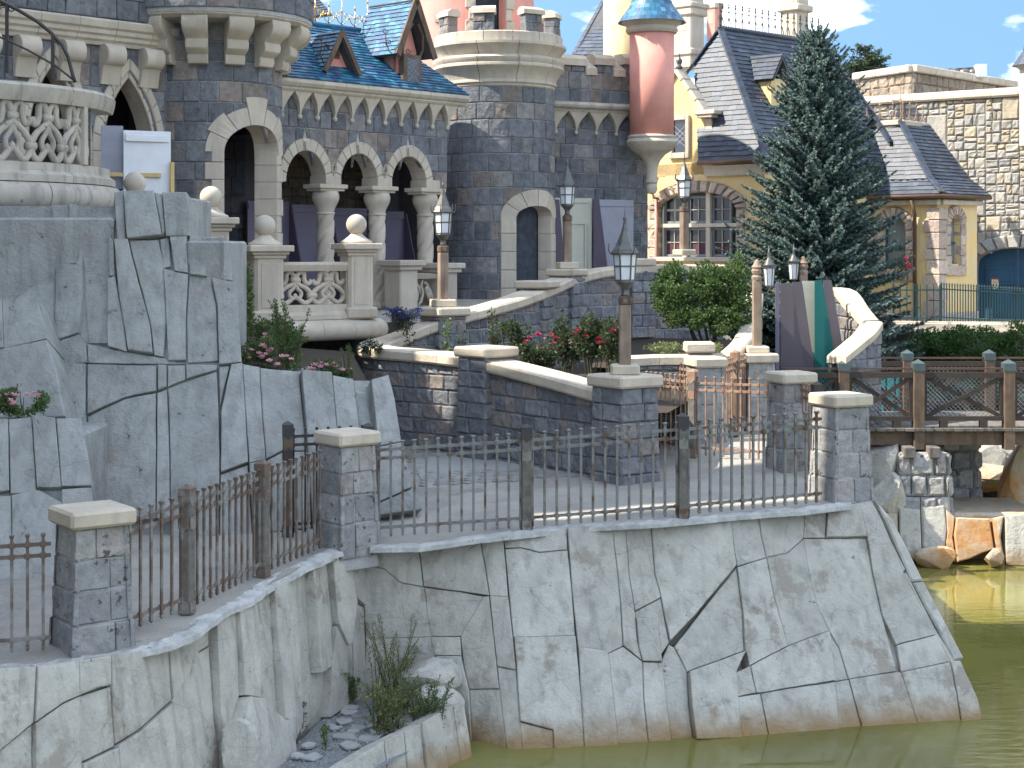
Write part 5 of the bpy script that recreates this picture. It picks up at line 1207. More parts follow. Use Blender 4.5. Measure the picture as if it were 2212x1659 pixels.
while h < 1.9:
    e = .10; q0, q1 = cone_r(h), cone_r(h+e); n = max(6, int(2*math.pi*q0/.13)); off = rnd.random()
    for i in range(n):
        a0, a1 = 2*math.pi*(i+off+.02)/n, 2*math.pi*(i+1+off-.02)/n; vs = []
        for rr_, hz in ((q0+.022, h-.012), (q1+.008, h+e*1.05), (q0+.004, h-.012)):
            for a in (a0, (a0+a1)/2, a1): vs.append(Vector((c4.x+rr_*math.cos(a), c4.y+rr_*math.sin(a), zc0+hz)))
        mbx = MB().add(vs, [(0, 1, 4, 3), (1, 2, 5, 4), (6, 7, 1, 0), (7, 8, 2, 1)])
        if k < 300: obj('blue_slate', mbx, M['blue'], st)
        k += 1
    h += e
# ---- unseen castle mass added at the left, shaped to cast shade across the walk
kp = thing('shade_mass', 'unseen blue-grey castle mass left of the view, added to shade the walk', 'castle tower', (-15, 17, 1.5))
for (x0, x1, y0, y1, zt_) in ((-15, -13.0, -4, 17.55, 30), (-15, -13.0, 18.3, 20.5, 30), (-14.8, -13.2, 17.4, 18.4, 17.0), (-15, -13.6, 20.7, 24.6, 11.5)):
    obj('shade_block', MB().box(Vector(((x0+x1)/2, (y0+y1)/2, zt_/2)), ((x1-x0)/2, 0, 0), (0, (y1-y0)/2, 0), (0, 0, zt_/2), .05), M['castle'], kp)
obj('shade_wing', MB().extrude([Vector((-13.4, y_, z_)) for y_, z_ in ((20.4, 2), (27.0, 2), (27.0, 17.2), (25.45, 17.2), (25.40, 15.4), (24.85, 15.4), (24.40, 17.9), (23.95, 16.4), (23.6, 16.4), (23.5, 17.6), (20.4, 19.8))], (-1.2, 0, 0)), M['castle'], kp)  # notched top outline shaped to leave sun patches on the curved wall
for yc, rr_, zb_, za_ in ((24.9, .5, 11.5, 14.5),):
    obj('shade_turret', MB().lathe((-13.4, yc, 0), [(rr_*.85, 8), (rr_*.85, zb_), (rr_*1.1, zb_), (.02, za_)], 24), M['castle'], kp)
# ================================================================ ramp wall with planter
def curve_pts(ctrl, n=14):
    out = []; c = [ctrl[0]]+list(ctrl)+[ctrl[-1]]
    for i in range(1, len(c)-2):
        for k in range(n):
            t = k/n; p0, p1, p2, p3 = (Vector(q) for q in c[i-1:i+3])
            out.append(.5*((2*p1)+(p2-p0)*t+(2*p0-5*p1+4*p2-p3)*t*t+(3*p1-p0-3*p2+p3)*t**3))
    out.append(Vector(ctrl[-1])); return out
RW = [(1.61, 22.8, 3.66), (.6, 24.2, 3.84), (-.41, 25.55, 3.98), (-1.45, 26.45, 4.04), (-2.15, 27.0, 4.06), (-2.40, 27.7, 4.08), (-2.15, 28.45, 4.16), (-1.27, 29.1, 4.48), (-.2, 30.2, 4.74), (.5, 31.5, 4.95), (1.15, 33.3, 5.16), (2.0, 34.3, 5.32), (3.1, 34.9, 5.38), (4.6, 35.1, 5.38)]
RP = curve_pts(RW); SL = [0.]
for a, b in zip(RP[:-1], RP[1:]): SL.append(SL[-1]+math.hypot(b.x-a.x, b.y-a.y))
def at_s(s):
    s = max(0, min(SL[-1]-1e-4, s)); i = 0
    lo, hi = 0, len(SL)-1
    while hi-lo > 1:
        m_ = (lo+hi)//2
        if SL[m_] <= s: lo = m_
        else: hi = m_
    t = (s-SL[lo])/(SL[hi]-SL[lo]); p = lerp(RP[lo], RP[hi], t)
    a, b = RP[max(0, lo-1)], RP[min(len(RP)-1, hi+1)]; d = b-a; d.z = 0; d.normalize(); return p, d
def s_of(i): return SL[i*14]
def wall_map(side, off):
    def Mf(s, v, w_):
        p, d = at_s(s); n = Vector((-d.y, d.x, 0))*side; q = p+n*(off+w_); q.z = v; return q
    return Mf
rw = thing('ramp_wall', 'curved split-block planter wall with cream coping winding up to the castle door', 'wall', (-.4, 25.6, 2.4))
topf = lambda s: at_s(s)[0].z-.18
s_lm = s_of(6)
Mo, Mi = wall_map(1, .15), wall_map(-1, .15)
base_z = 2.3
backing(rw, Mo, 0, SL[-1], 2.2, 5.4, (), M['mortar'], dv=.5, du=.12, top=topf)
backing(rw, Mi, 0, SL[-1], 2.2, 5.4, (), M['mortar'], dv=.5, du=.12, top=topf, name='inner_bed')
vr = [2.2+.245*i for i in range(14)]
courses(rw, Mo, .0, s_lm+.7, vr, .31, M['wallblock'], (), d=.035, gap=.012, top=topf, seed=5, nu=2, name='block', bev=.022, rough=.014, limit=300)
courses(rw, lambda u, v, w_: Mi(SL[-1]-u, v, w_), 0, SL[-1]-s_lm+.6, [3.2+.26*i for i in range(10)], .36, M['wallblock'], (), d=.02, top=lambda u: topf(SL[-1]-u), seed=6, nu=2, name='inner_block', bev=.02, rough=.012, limit=300)
# coping in lengths
s = .12; k = 0
while s < SL[-1]-.1:
    ln = .52 if s < s_of(8) else .6; e = min(SL[-1], s+ln-.007); pts = [at_s(s+(e-s)*i/4) for i in range(5)]; vs = []
    for p, d in pts:
        n = Vector((-d.y, d.x, 0)); vs += [p+n*a+ZUP*b for a, b in ((.255, -.185), (.28, -.15), (.28, -.035), (.245, .0), (-.245, .0), (-.28, -.035), (-.28, -.15), (-.255, -.185))]
    m_ = 8; fs = [tuple(range(m_))[::-1], tuple(4*m_+i for i in range(m_))]+[(j*m_+i, j*m_+(i+1) % m_, (j+1)*m_+(i+1) % m_, (j+1)*m_+i) for j in range(4) for i in range(m_)]
    fixn(obj('coping_stone', MB().add(vs, fs), M['coping'], rw)); s += ln
# piers that belong to the ramp wall
def wall_pier(s, dz, hw, capw, caph, zb, seed, block=True):
    p, d = at_s(s); n = Vector((-d.y, d.x, 0)); rnd = random.Random(seed); zt_ = p.z+dz
    c = Vector((p.x, p.y, 0)); obj('pier_core', MB().box(Vector((p.x, p.y, (zb+zt_)/2)), d*(hw-.02), n*(hw-.02), ZUP*(zt_-zb)/2), M['mortar'], rw)
    for fx, fy in ((d, n), (n, -d), (-d, -n), (-n, d)):
        v = zb
        while v < zt_-.02:
            v1 = min(v+.245, zt_); cut = rnd.uniform(-.4, .4)*hw
            def Mf(u, vv, w_): 
                tap = 1+.10*(zt_-vv)/max(.3, zt_-zb)*(1 if zt_-zb > 1 else .3); q = c+fy*(hw*tap+w_)+fx*u*tap; q.z = vv; return q
            for a, b in ((-hw-.03, cut), (cut, hw+.03)):
                obj('pier_block', stone(Mf, (a+.004, a+.004, b-.004, b-.004, v+.004, v+.004, v1-.004, v1-.004), .035, .022, .04, .013, 1, rnd), M['wallblock'], rw)
            v = v1
    obj('pier_cap', MB().box(Vector((p.x, p.y, zt_+caph/2)), d*capw/2, n*capw/2, ZUP*caph/2, .03), M['coping'], rw); return Vector((p.x, p.y, zt_+caph))
pz0 = wall_pier(.0, .10, .30, .80, .17, 2.3, 1)
pz1 = wall_pier(s_of(2), .02, .29, .76, .16, 2.3, 2)
pz2 = wall_pier(s_of(7)+.02, .02, .27, .74, .16, 3.2, 3)
pz3 = wall_pier(s_of(9), .0, .22, .72, .15, 3.6, 4)
pz4 = wall_pier(s_of(10), .0, .26, .68, .15, 3.8, 5)
pz5 = wall_pier(s_of(12)-.4, -.02, .24, .62, .17, 3.8, 6)
# planter soil, terrace and beds
mb = MB(); pl = [at_s(q)[0] for q in [i*(s_of(9))/40 for i in range(41)]]
pl = [Vector((p.x, p.y, 3.35)) for p in pl]+[Vector((3.3, 33.2, 3.35)), Vector((3.4, 27.6, 3.3)), Vector((2.3, 23.6, 3.3))]
struct('planter_soil', mb.add(pl, [tuple(range(len(pl)))]), M['soil'])
struct('terrace', MB().add([Vector(p) for p in ((-30, 29.6, 4.35), (-1.6, 29.6, 4.35), (.2, 31.3, 4.4), (1.0, 33.8, 4.6), (3.4, 35.2, 4.7), (9, 36, 4.2), (9, 70, 4.2), (-30, 70, 4.35))], [tuple(range(8))]), M['path'])
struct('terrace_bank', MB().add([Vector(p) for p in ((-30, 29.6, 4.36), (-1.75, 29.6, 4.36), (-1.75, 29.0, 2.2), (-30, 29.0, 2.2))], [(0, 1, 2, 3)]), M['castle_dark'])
bed = [P(-60, 640, 24), P(250, 640, 24), P(490, 770, 23.2), P(530, 806, 21.9), P(650, 815, 21.9), P(790, 840, 22.2), P(800, 835, 25.5), P(760, 760, 27.5), P(560, 745, 27.2), P(300, 640, 27), P(-60, 600, 27)]
struct('planting_bed', MB().add(bed, [tuple(range(len(bed)))]), M['soil'])
# ================================================================ lamps
M['pane'] = mat('milky_lamp_glass', (.74, .76, .78), .96, rough=.25, bump=0, spec=.5)
M['lampiron'] = mat('grey_lamp_metal', (.11, .115, .115), (.17, .16, .14), scale=9, rough=.42, metal=.55, bump=.2, bscale=60, bdist=.003)
M['lampwood'] = mat('weathered_lamp_timber', (.33, .25, .185), (.22, .16, .12), scale=4, rough=.8, bump=.5, bscale=25, bdist=.006, streak=((.12, .085, .065), .7))
def make_lamp(label, loc, woodm=None):
    loc = Vector(loc); t = thing('lamp_post', label, 'lamp post', loc, 'lanterns on timber posts'); Z = lambda z: loc+ZUP*z
    obj('plinth', MB().box(Z(.07), (.20, 0, 0), (0, .20, 0), (0, 0, .07), .02), M['coping'], t)
    obj('timber_post', MB().box(Z(.56), (.082, 0, 0), (0, .082, 0), (0, 0, .43), .012), woodm or M['lampwood'], t)
    cb = obj('carved_block', MB().box(Z(1.05), (.088, 0, 0), (0, .088, 0), (0, 0, .065), .018), M['darkwood'], t)
    for d, o in (((0, -1, 0), (1, 0, 0)), ((1, 0, 0), (0, 1, 0)), ((-1, 0, 0), (0, 1, 0)), ((0, 1, 0), (1, 0, 0))):
        d, o = Vector(d), Vector(o); mb = MB()
        for i in range(4):
            a = i*math.pi/4; v = (o*math.cos(a)+ZUP*math.sin(a))*.042; mb.bar(Z(1.05)+d*.09-v, Z(1.05)+d*.09+v, .012, .012, up=d)
        obj('carved_rosette', mb, M['lampwood'], cb)
    obj('neck', MB().lathe(loc, [(.07, 1.115), (.055, 1.15), (.05, 1.20), (.062, 1.225), (.10, 1.27), (.135, 1.31), (.135, 1.325)], 12), M['lampiron'], t, True)
    rb, rtp, z0, z1 = .135, .165, 1.33, 1.72
    fr = obj('lantern_frame', MB().lathe(loc, [(rb*.9, 1.315), (rb*1.05, 1.32), (rb*1.05, 1.345), (rb*.9, 1.35)], 6).lathe(loc, [(rtp*.95, 1.70), (rtp*1.18, 1.705), (rtp*1.22, 1.73), (rtp*1.1, 1.76), (rtp*.9, 1.77)], 6).lathe(loc, [(.5*(rb+rtp)*.98, 1.525), (.5*(rb+rtp)*1.05, 1.53), (.5*(rb+rtp)*1.05, 1.545), (.5*(rb+rtp)*.98, 1.55)], 6), M['lampiron'], t)
    for i in range(6):
        a = i*math.pi/3; c, s_ = math.cos(a), math.sin(a); c2_, s2_ = math.cos(a+math.pi/3), math.sin(a+math.pi/3)
        obj('glazing_bar', MB().bar(loc+Vector((c*rb, s_*rb, 1.34)), loc+Vector((c*rtp, s_*rtp, 1.71)), .018), M['lampiron'], fr)
        for za, zb in ((1.35, 1.525), (1.55, 1.705)):
            q = []
            for zz_ in (za, zb):
                r_ = lerp(rb, rtp, (zz_-1.33)/.39)*.975; q.append((r_, zz_))
            obj('pane', MB().quad(loc+Vector((c*q[0][0], s_*q[0][0], za)), loc+Vector((c2_*q[0][0], s2_*q[0][0], za)), loc+Vector((c2_*q[1][0], s2_*q[1][0], zb)), loc+Vector((c*q[1][0], s_*q[1][0], zb))), M['pane'], fr)
        obj('horn', MB().tube([loc+Vector((c*r_, s_*r_, z)) for r_, z in ((rtp*.98, 1.70), (rtp*1.28, 1.72), (rtp*1.42, 1.78), (rtp*1.36, 1.84), (rtp*1.46, 1.87))], [.010, .010, .010, .008, .003], 5), M['lampiron'], fr, True)
    obj('spire_roof', MB().lathe(loc, [(rtp*1.08, 1.765), (rtp*.80, 1.83), (.055, 2.03), (.022, 2.15)], 6), M['lampiron'], t)
    obj('finial', MB().lathe(loc, [(.018, 2.14), (.028, 2.16), (.016, 2.18), (.030, 2.205), (.028, 2.225), (.012, 2.25), (.006, 2.30), (.001, 2.42)], 10), M['lampiron'], t, True)
    return t
l0 = make_lamp('nearest grey lantern on a timber post, standing on the planter wall end pier', pz0)
copy_tree(l0, pz2, .35, 'lantern with gold-lit spire on a timber post at the left bend of the ramp wall')
copy_tree(l0, pz4, .2, 'lantern on a pale timber post beside the round tower door')
copy_tree(l0, P(1478, 552, 36.5), .5, 'dark lantern on a timber post in front of the yellow house window')
# ================================================================ balcony at the left
bc = Vector((-9.15, 25.0, 0)); rB = 2.72; MBc = mkcyl(bc, rB, math.atan2(-bc.y, -bc.x))
bl = thing('stone_balcony', 'round cream stone balcony with looping tracery at the upper left', 'balcony', Vector((bc.x, bc.y, 6.3)))
def ringpart(name, prof, a0, a1, n, m, parent, c=bc, seg=6):
    for k in range(n):
        p0, p1 = lerp(a0, a1, k/n)+.002, lerp(a0, a1, (k+1)/n)-.002
        o = obj(name, MB().lathe(c, prof, seg, p0, p1), m, parent); autosmooth(o, 40)
aL, aR = math.radians(-100), math.radians(14)
ringpart('rail_stone', [(rB-.16, 7.86), (rB+.10, 7.86), (rB+.12, 7.92), (rB+.14, 8.00), (rB+.15, 8.08), (rB+.11, 8.13), (rB-.16, 8.14)], aL, aR, 6, M['cream_old'], bl)
ringpart('base_stone', [(rB-.14, 6.70), (rB+.15, 6.70), (rB+.15, 6.80), (rB+.06, 6.86), (rB+.06, 6.98), (rB-.10, 7.0)], aL, aR, 6, M['cream_old'], bl)
ringpart('torus_stone', [(rB-.5, 6.30)]+[(rB+.12+.16*math.cos(a), 6.50+.19*math.sin(a)) for a in [(-90+i*22.5)*math.pi/180 for i in range(9)]]+[(rB-.5, 6.70)], aL, aR, 7, M['cream_old'], bl, seg=8)
obj('balcony_floor', MB().lathe(bc, [(rB-.3, 6.72), (.02, 6.73)], 40), M['cream_old'], bl)
obj('balcony_soffit', MB().lathe(bc, [(rB-.3, 6.32), (.02, 6.33)], 40), M['cream_old'], bl)
def tracery(parent, Mf, u0, n, bw, v0, H, m, r_=.038, w_=0.):
    def T(name, pts, rr=r_, closed=False): obj(name, MB().tube([Mf(u0+(k+a)*bw, v0+b*H, w_) for a, b in pts], rr, 8, closed), m, parent, True)
    def sm(pts, n_=5): return [tuple(q)[:2] for q in curve_pts([(a, b, 0) for a, b in pts], n_)]
    for k in range(n):
        for sg in (1, -1):
            f = lambda a: .5+sg*(a-.5)
            T('tracery_curve', sm([(f(.5), .74), (f(.44), .63), (f(.20), .50), (f(.06), .36), (f(.0), .25), (f(.06), .10), (f(.20), .015), (f(.34), .10), (f(.42), .2)]))
            T('tracery_loop', sm([(f(.5), .74), (f(.44), .90), (f(.34), .99), (f(.24), .93), (f(.23), .76), (f(.17), .64), (f(.08), .64), (f(.02), .74)]))
        T('tracery_heart', sm([(.5, .60), (.43, .47), (.32, .34), (.36, .20), (.46, .18), (.5, .27), (.54, .18), (.64, .20), (.68, .34), (.57, .47), (.5, .60)]), r_*.85)
        for a, b in ((.5, .74), (0., .25)):
            obj('tracery_band', MB().tube([Mf(u0+(k+a+q)*bw, v0+b*H, w_) for q in (-.13, 0, .13)], r_*1.25, 8), m, parent, True)
tracery(bl, MBc, -1.5, 7, .60, 7.0, .86, M['cream_old'], r_=.052)
uend = 2.62
obj('iron_panel', MB().box(MBc(uend+.12, 7.42, 0), (MBc(uend+.2, 0, 0)-MBc(uend, 0, 0))*.6, (MBc(0, 0, .012)-MBc(0, 0, 0)), ZUP*.43).tube([MBc(uend+.02+.1*(i % 2), 7.05+.11*i, .03) for i in range(8)], .012, 5), M['darkiron'], bl)
obj('end_pier', MB().add([MBc(u, v, w_) for v in (6.99, 7.88) for u, w_ in ((uend-.12, -.12), (uend-.02, -.12), (uend-.02, .1), (uend-.12, .1))], [(0, 1, 5, 4), (1, 2, 6, 5), (2, 3, 7, 6), (3, 0, 4, 7)]), M['cream_old'], bl)
# wrought iron stair handrail on the balcony
hr = thing('stair_handrail', 'black iron handrail curving down above the stone balcony', 'handrail', P(60, 160, 24))
obj('handrail', MB().tube([P(x, y, 24) for x, y in ((-40, -16), (0, 2), (40, 22), (80, 46), (112, 72), (135, 98), (148, 125), (158, 165), (162, 178))], .028, 8), M['darkiron'], hr, True)
obj('lower_rail', MB().tube([P(x, y, 24) for x, y in ((-40, 62), (0, 80), (60, 108), (120, 142), (158, 172))], .016, 6), M['darkiron'], hr, True)
for x, y0, y1 in ((15, 8, 158), (114, 73, 172)): obj('baluster', MB().bar(P(x, y0, 24), P(x, y1, 24), .045), M['darkiron'], hr)
obj('scroll', MB().tube([P(15+a, 10+b, 24) for a, b in sp(9, 8, 8)], .010, 5).tube([P(15+a, 10+b, 24) for a, b in sp(-9, 4, 7, 9, 2)], .010, 5), M['darkiron'], hr, True)
# ================================================================ central balustrade
bs = thing('balustrade', 'cream stone balustrade with looping tracery and ball-topped piers before the arcade', 'balustrade', P(670, 700, 28))
pL, pR = P(572, 600, 27.5), P(770, 600, 28.7)
bu = (pR-pL); bu.z = 0; blen = bu.length; bu.normalize(); bn = Vector((bu.y, -bu.x, 0))
def MBs(u, v, w_): return Vector((pL.x+bu.x*u+bn.x*w_, pL.y+bu.y*u+bn.y*w_, v))
def ball_pier(parent, c, rz, zb, zt_, s=.52, ball=.185, m=None):
    m = m or M['cream']; c = Vector((c.x, c.y, 0)); X = Vector((math.cos(rz), math.sin(rz), 0)); Y = Vector((-X.y, X.x, 0))
    obj('pier_foot', MB().box(c+ZUP*(zb+.06), X*s*.62, Y*s*.62, ZUP*.10, .03), m, parent)
    obj('pier_shaft', MB().box(c+ZUP*((zb+zt_)/2), X*s*.5, Y*s*.5, ZUP*(zt_-zb-.05)/2, .05), m, parent)
    obj('pier_panel', MB().box(c+ZUP*((zb+zt_)/2-.02), X*s*.34, Y*s*.52, ZUP*(zt_-zb-.40)/2, .03).box(c+ZUP*((zb+zt_)/2-.02), X*s*.52, Y*s*.34, ZUP*(zt_-zb-.40)/2, .03), m, parent)
    cp_ = MB()
    for k, (q, z0, z1) in enumerate(((.56, -.17, -.10), (.64, -.105, -.045), (.76, -.05, .06))): cp_.box(c+ZUP*(zt_+(z0+z1)/2), X*s*q, Y*s*q, ZUP*(z1-z0)/2, .015)
    obj('pier_cap', cp_, m, parent)
    zf = zt_+.06; prof = [(.29, 0), (.29, .03), (.22, .07), (.15, .12), (.10, .17), (.095, .19)]
    obj('ball_foot', MB().lathe(c+ZUP*zf, prof, 20), m, parent, True)
    obj('ball', MB().lathe(c+ZUP*(zf+.18+ball*.85), [(.001, -ball)]+[(ball*math.cos(a), ball*math.sin(a)) for a in [(-80+i*10)*math.pi/180 for i in range(17)]]+[(.001, ball)], 24), m, parent, True)
ball_pier(bs, pL, math.radians(28), 4.50, 5.72)
ball_pier(bs, pR, math.radians(28), 4.52, 5.76, s=.48)
obj('top_rail', MB().extrude([MBs(.2, v, w_) for w_, v in ((-.13, 5.33), (.11, 5.33), (.13, 5.38), (.15, 5.44), (.13, 5.49), (-.13, 5.49))], bu*(blen-.4)), M['cream'], bs)
obj('bottom_rail', MB().extrude([MBs(.1, v, w_) for w_, v in ((-.2, 4.48), (.2, 4.48), (.2, 4.56), (.13, 4.62), (.11, 4.74), (-.12, 4.74))], bu*(blen-.2)), M['cream'], bs)
tracery(bs, MBs, .27, 2, (blen-.54)/2, 4.76, .56, M['cream'], r_=.043)
for k in range(4): 
    a, b = -.35+k*(blen+.75)/4, -.35+(k+1)*(blen+.75)/4-.006; 
    o = obj('torus_stone', MB().extrude([MBs(a, v, w_) for w_, v in [(-.5, 4.10)]+[(.22+.17*math.cos(t), 4.28+.17*math.sin(t)) for t in [(-90+i*22.5)*math.pi/180 for i in range(9)]]+[(.20, 4.47), (-.5, 4.47)]], bu*(b-a)), M['cream'], bs); fixn(o); autosmooth(o, 40)
for k in range(2):
    o = obj('torus_stone', MB().extrude([MBs(blen+.40, 4.28, 0)+bn*0+Vector((0, 0, 0))+bu*(.0+.16*math.cos(t))+ZUP*(.17*math.sin(t))-bn*(.0+k*1.6)+bn*.2 for t in [i*math.pi/6 for i in range(12)]], -bn*1.59), M['cream'], bs); fixn(o); autosmooth(o, 40)
obj('balcony_slab', MB().box(MBs(blen/2, 4.28, -1.6), bu*(blen/2+.35), bn*1.5, ZUP*.17), M['cream'], bs)
# side return with scroll panel towards the arcade
q0, q1 = MF(colu[1], 0, .55), MF(colu[2], 0, .30)
rb_ = thing('scroll_balustrade', 'short cream balustrade of stone scrolls between column pedestals at the arcade', 'balustrade', Vector((q0.x, q0.y, 4.4)))
def pedestal(parent, c, s, zb, zt_):
    c = Vector((c.x, c.y, 0)); mb = MB().box(c+ZUP*(zb+zt_)/2, FU*s*.42, FN*s*.42, ZUP*(zt_-zb)/2, .03); obj('pedestal', mb, M['cream'], parent)
    obj('pedestal_cap', MB().box(c+ZUP*(zt_+.05), FU*s*.62, FN*s*.62, ZUP*.06, .015).box(c+ZUP*(zt_-.05), FU*s*.52, FN*s*.52, ZUP*.05, .012), M['cream'], parent)
pedestal(rb_, q0, .62, 4.2, zt(570, 31.5)-.05); pedestal(rb_, q1, .62, 4.2, zt(578, 33)-.03)
ru = (q1-q0).normalized(); rn = Vector((ru.y, -ru.x, 0)); rl = (q1-q0).length
MR = lambda u, v, w_: Vector((q0.x+ru.x*u+rn.x*w_, q0.y+ru.y*u+rn.y*w_, v))
obj('top_rail', MB().extrude([MR(.2, v, w_) for w_, v in ((-.12, 5.08), (.1, 5.08), (.14, 5.18), (-.12, 5.2))], ru*(rl-.4)), M['cream'], rb_)
obj('bottom_rail', MB().extrude([MR(.2, v, w_) for w_, v in ((-.12, 4.36), (.12, 4.36), (.12, 4.46), (-.12, 4.48))], ru*(rl-.4)), M['cream'], rb_)
for k, uu in enumerate((.48, rl-.48)):
    o_ = [MR(uu+.19*(1-i/22)*math.cos(i*.62+k*math.pi), 4.76+.26*(1-i/22)*math.sin(i*.62+k), 0) for i in range(20)]
    obj('stone_scroll', MB().tube(o_, .036, 8), M['cream'], rb_, True)
obj('stone_scroll', MB().tube([MR(rl/2+a, 4.48+b, 0) for a, b in ((-.14, .0), (-.02, .12), (.05, .3), (-.02, .45), (.02, .6))], .036, 8), M['cream'], rb_, True)
# lone ball piers of the balustrade that show behind the cliff
for lab, (x, y, d) in (('ball-topped cream pier standing behind the top of the cliff', (456, 520, 26.5)), ('ball finial peeping over the cliff in front of the white board', (291, 470, 26.8))):
    b = P(x, y, d); tpier = thing('ball_pier', lab, 'pier', Vector((b.x, b.y, 4.8)), 'ball-topped piers'); ball_pier(tpier, b, math.radians(25), 4.6, zt(478 if x > 400 else 447, d), s=.5)
# ================================================================ boards and hoardings
wb = thing('white_board', 'white boarded panel propped in the left pointed arch', 'board', P(318, 415, 28))
def board(x0, x1, y0, y1, d0, d1, th=.03):
    a, b, c, e = P(x0, y1, d0), P(x1, y1, d1), P(x1, y0, d1), P(x0, y0, d0); b.z = a.z; c.z = e.z; n = (b-a).cross(ZUP).normalized(); return MB().extrude([a-n*th, b-n*th, c-n*th, e-n*th], n*th, .004), n
mb, nb_ = board(267, 369, 281, 425, 27.6, 28.0); obj('panel', mb, M['white'], wb)
mb, _ = board(272, 365, 290, 304, 27.55, 27.95); obj('top_rail', mb, M['white'], wb)
mb, _ = board(218, 266, 271, 408, 27.6, 27.7); tag(obj('lilac_board', mb, M['lilac'], None, loc=P(240, 408, 27.6)), 'pale lilac board beside the white board in the pointed arch', 'board')
mb, _ = board(229, 348, 372, 381, 27.5, 27.85, .04); tag(obj('timber_batten', mb, M['batten'], None, loc=P(290, 380, 27.6)), 'horizontal yellow pine batten nailed across the white board', 'batten')
mb, _ = board(369, 377, 350, 425, 27.9, 27.95, .04); tag(obj('timber_batten', mb, M['batten'], None, loc=P(372, 425, 27.9)), 'upright yellow pine batten at the right edge of the white board', 'batten')
# lilac hoarding inside the arcade, with raking buttress fins
hd = thing('hoarding', 'lilac painted hoarding with raking fins inside the arcade', 'hoarding', MF(2, 4.45, -1.2))
ua, ub = .1, fuv(872, 500, -1.2)[0]; nb = 4
for k in range(nb):
    a, b = lerp(ua, ub, k/nb), lerp(ua, ub, (k+1)/nb); zt1 = 6.72-.05*k
    obj('panel', MB().box(MF((a+b)/2, (4.45+zt1)/2, -1.2), FU*((b-a)/2-.006), FN*.02, ZUP*(zt1-4.45)/2, .004), M['purple'], hd)
    obj('panel_batten', MB().box(MF((a+b)/2, zt1-.12, -1.17), FU*((b-a)/2-.02), FN*.012, ZUP*.05, .004), M['purple'], hd)
    obj('fin', MB().extrude([MF(b-.02, 4.45, -1.17), MF(b-.02, 4.45, -.55), MF(b-.02, zt1-.05, -1.1), MF(b-.02, zt1-.05, -1.17)], FU*.03), M['purple_dk'], hd)
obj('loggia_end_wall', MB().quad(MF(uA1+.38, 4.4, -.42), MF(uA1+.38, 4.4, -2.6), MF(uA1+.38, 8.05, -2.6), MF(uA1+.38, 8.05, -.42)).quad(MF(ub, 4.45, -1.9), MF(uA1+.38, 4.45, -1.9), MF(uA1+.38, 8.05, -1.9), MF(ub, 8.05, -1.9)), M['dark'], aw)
# hoarding beside the round tower
M['sage'] = mat('sage_cream_paint', (.50, .50, .41), .88, scale=3, rough=.6, bump=.15, spots=[((.30, .29, .24), .72, 16)])
h2 = thing('hoarding', 'sage and lilac painted boards with plum fins beside the round tower', 'hoarding', MW(.8, 4.6, .6))
def wq(x0, x1, y0, y1, w_, th=.03):
    u0, v1 = wuv(x0, y0, w_); u1, _ = wuv(x1, y0, w_); v0_ = wuv((x0+x1)/2, y1, w_)[1]; return MB().box(MW((u0+u1)/2, (v0_+v1)/2, w_), CU*(u1-u0)/2, CN*th/2, ZUP*(v1-v0_)/2, .004)
obj('panel', wq(1198, 1278, 427, 610, .55), M['sage'], h2)
for r_ in ((1205, 1272, 431, 438), (1205, 1272, 474, 484), (1205, 1212, 484, 580), (1262, 1270, 484, 580), (1262, 1271, 484, 580)): obj('rail', wq(*r_, .575), M['sage'], h2)
obj('panel', wq(1292, 1368, 431, 610, .50), M['lilac'], h2); obj('rail', wq(1294, 1366, 433, 446, .52), M['lilac'], h2)
for x0, wdt in ((1194, 26), (1280, 34)):
    a, v1 = wuv(x0, 431, .6); c, _ = wuv(x0+wdt, 600, .6); d_, v0_ = wuv(x0, 610, .6); e_, _ = wuv(x0+12, 431, .6); obj('fin', MB().extrude([MW(a, v0_, .62), MW(c, v0_, .62), MW(e_, v1, .62), MW(a, v1, .62)], CN*.03), M['purple_dk'], h2)
# folded hoarding by the bridge
M['teal'] = mat('teal_paint', (.012, .135, .125), .85, scale=2, rough=.5, bump=.1)
M['turq'] = mat('turquoise_paint', (.05, .38, .38), .85, scale=2, rough=.5, bump=.1)
h3_ = thing('hoarding', 'row of plum, cream and teal hoarding fins standing at the bridge head', 'hoarding', P(1740, 850, 28.3))
def fin(name, x0, xt, xb, y0, y1, d, m, th=.035):
    obj(name, MB().extrude([P(x0, y1, d), P(xb, y1, d), P(xt, y0, d), P(x0, y0, d)], (0, th, 0), .0), m, h3_)
fin('board', 1675, 1684, 1684, 612, 900, 30.3, M['purple']); fin('fin', 1686, 1709, 1756, 612, 900, 30.4, M['plum']); fin('fin', 1711, 1733, 1774, 609, 900, 30.55, M['plum'])
fin('board', 1734, 1760, 1760, 607, 860, 30.9, M['sage']); fin('fin', 1760, 1776, 1826, 606, 900, 30.7, M['teal']); fin('fin', 1779, 1796, 1846, 605, 900, 30.85, M['plum'])
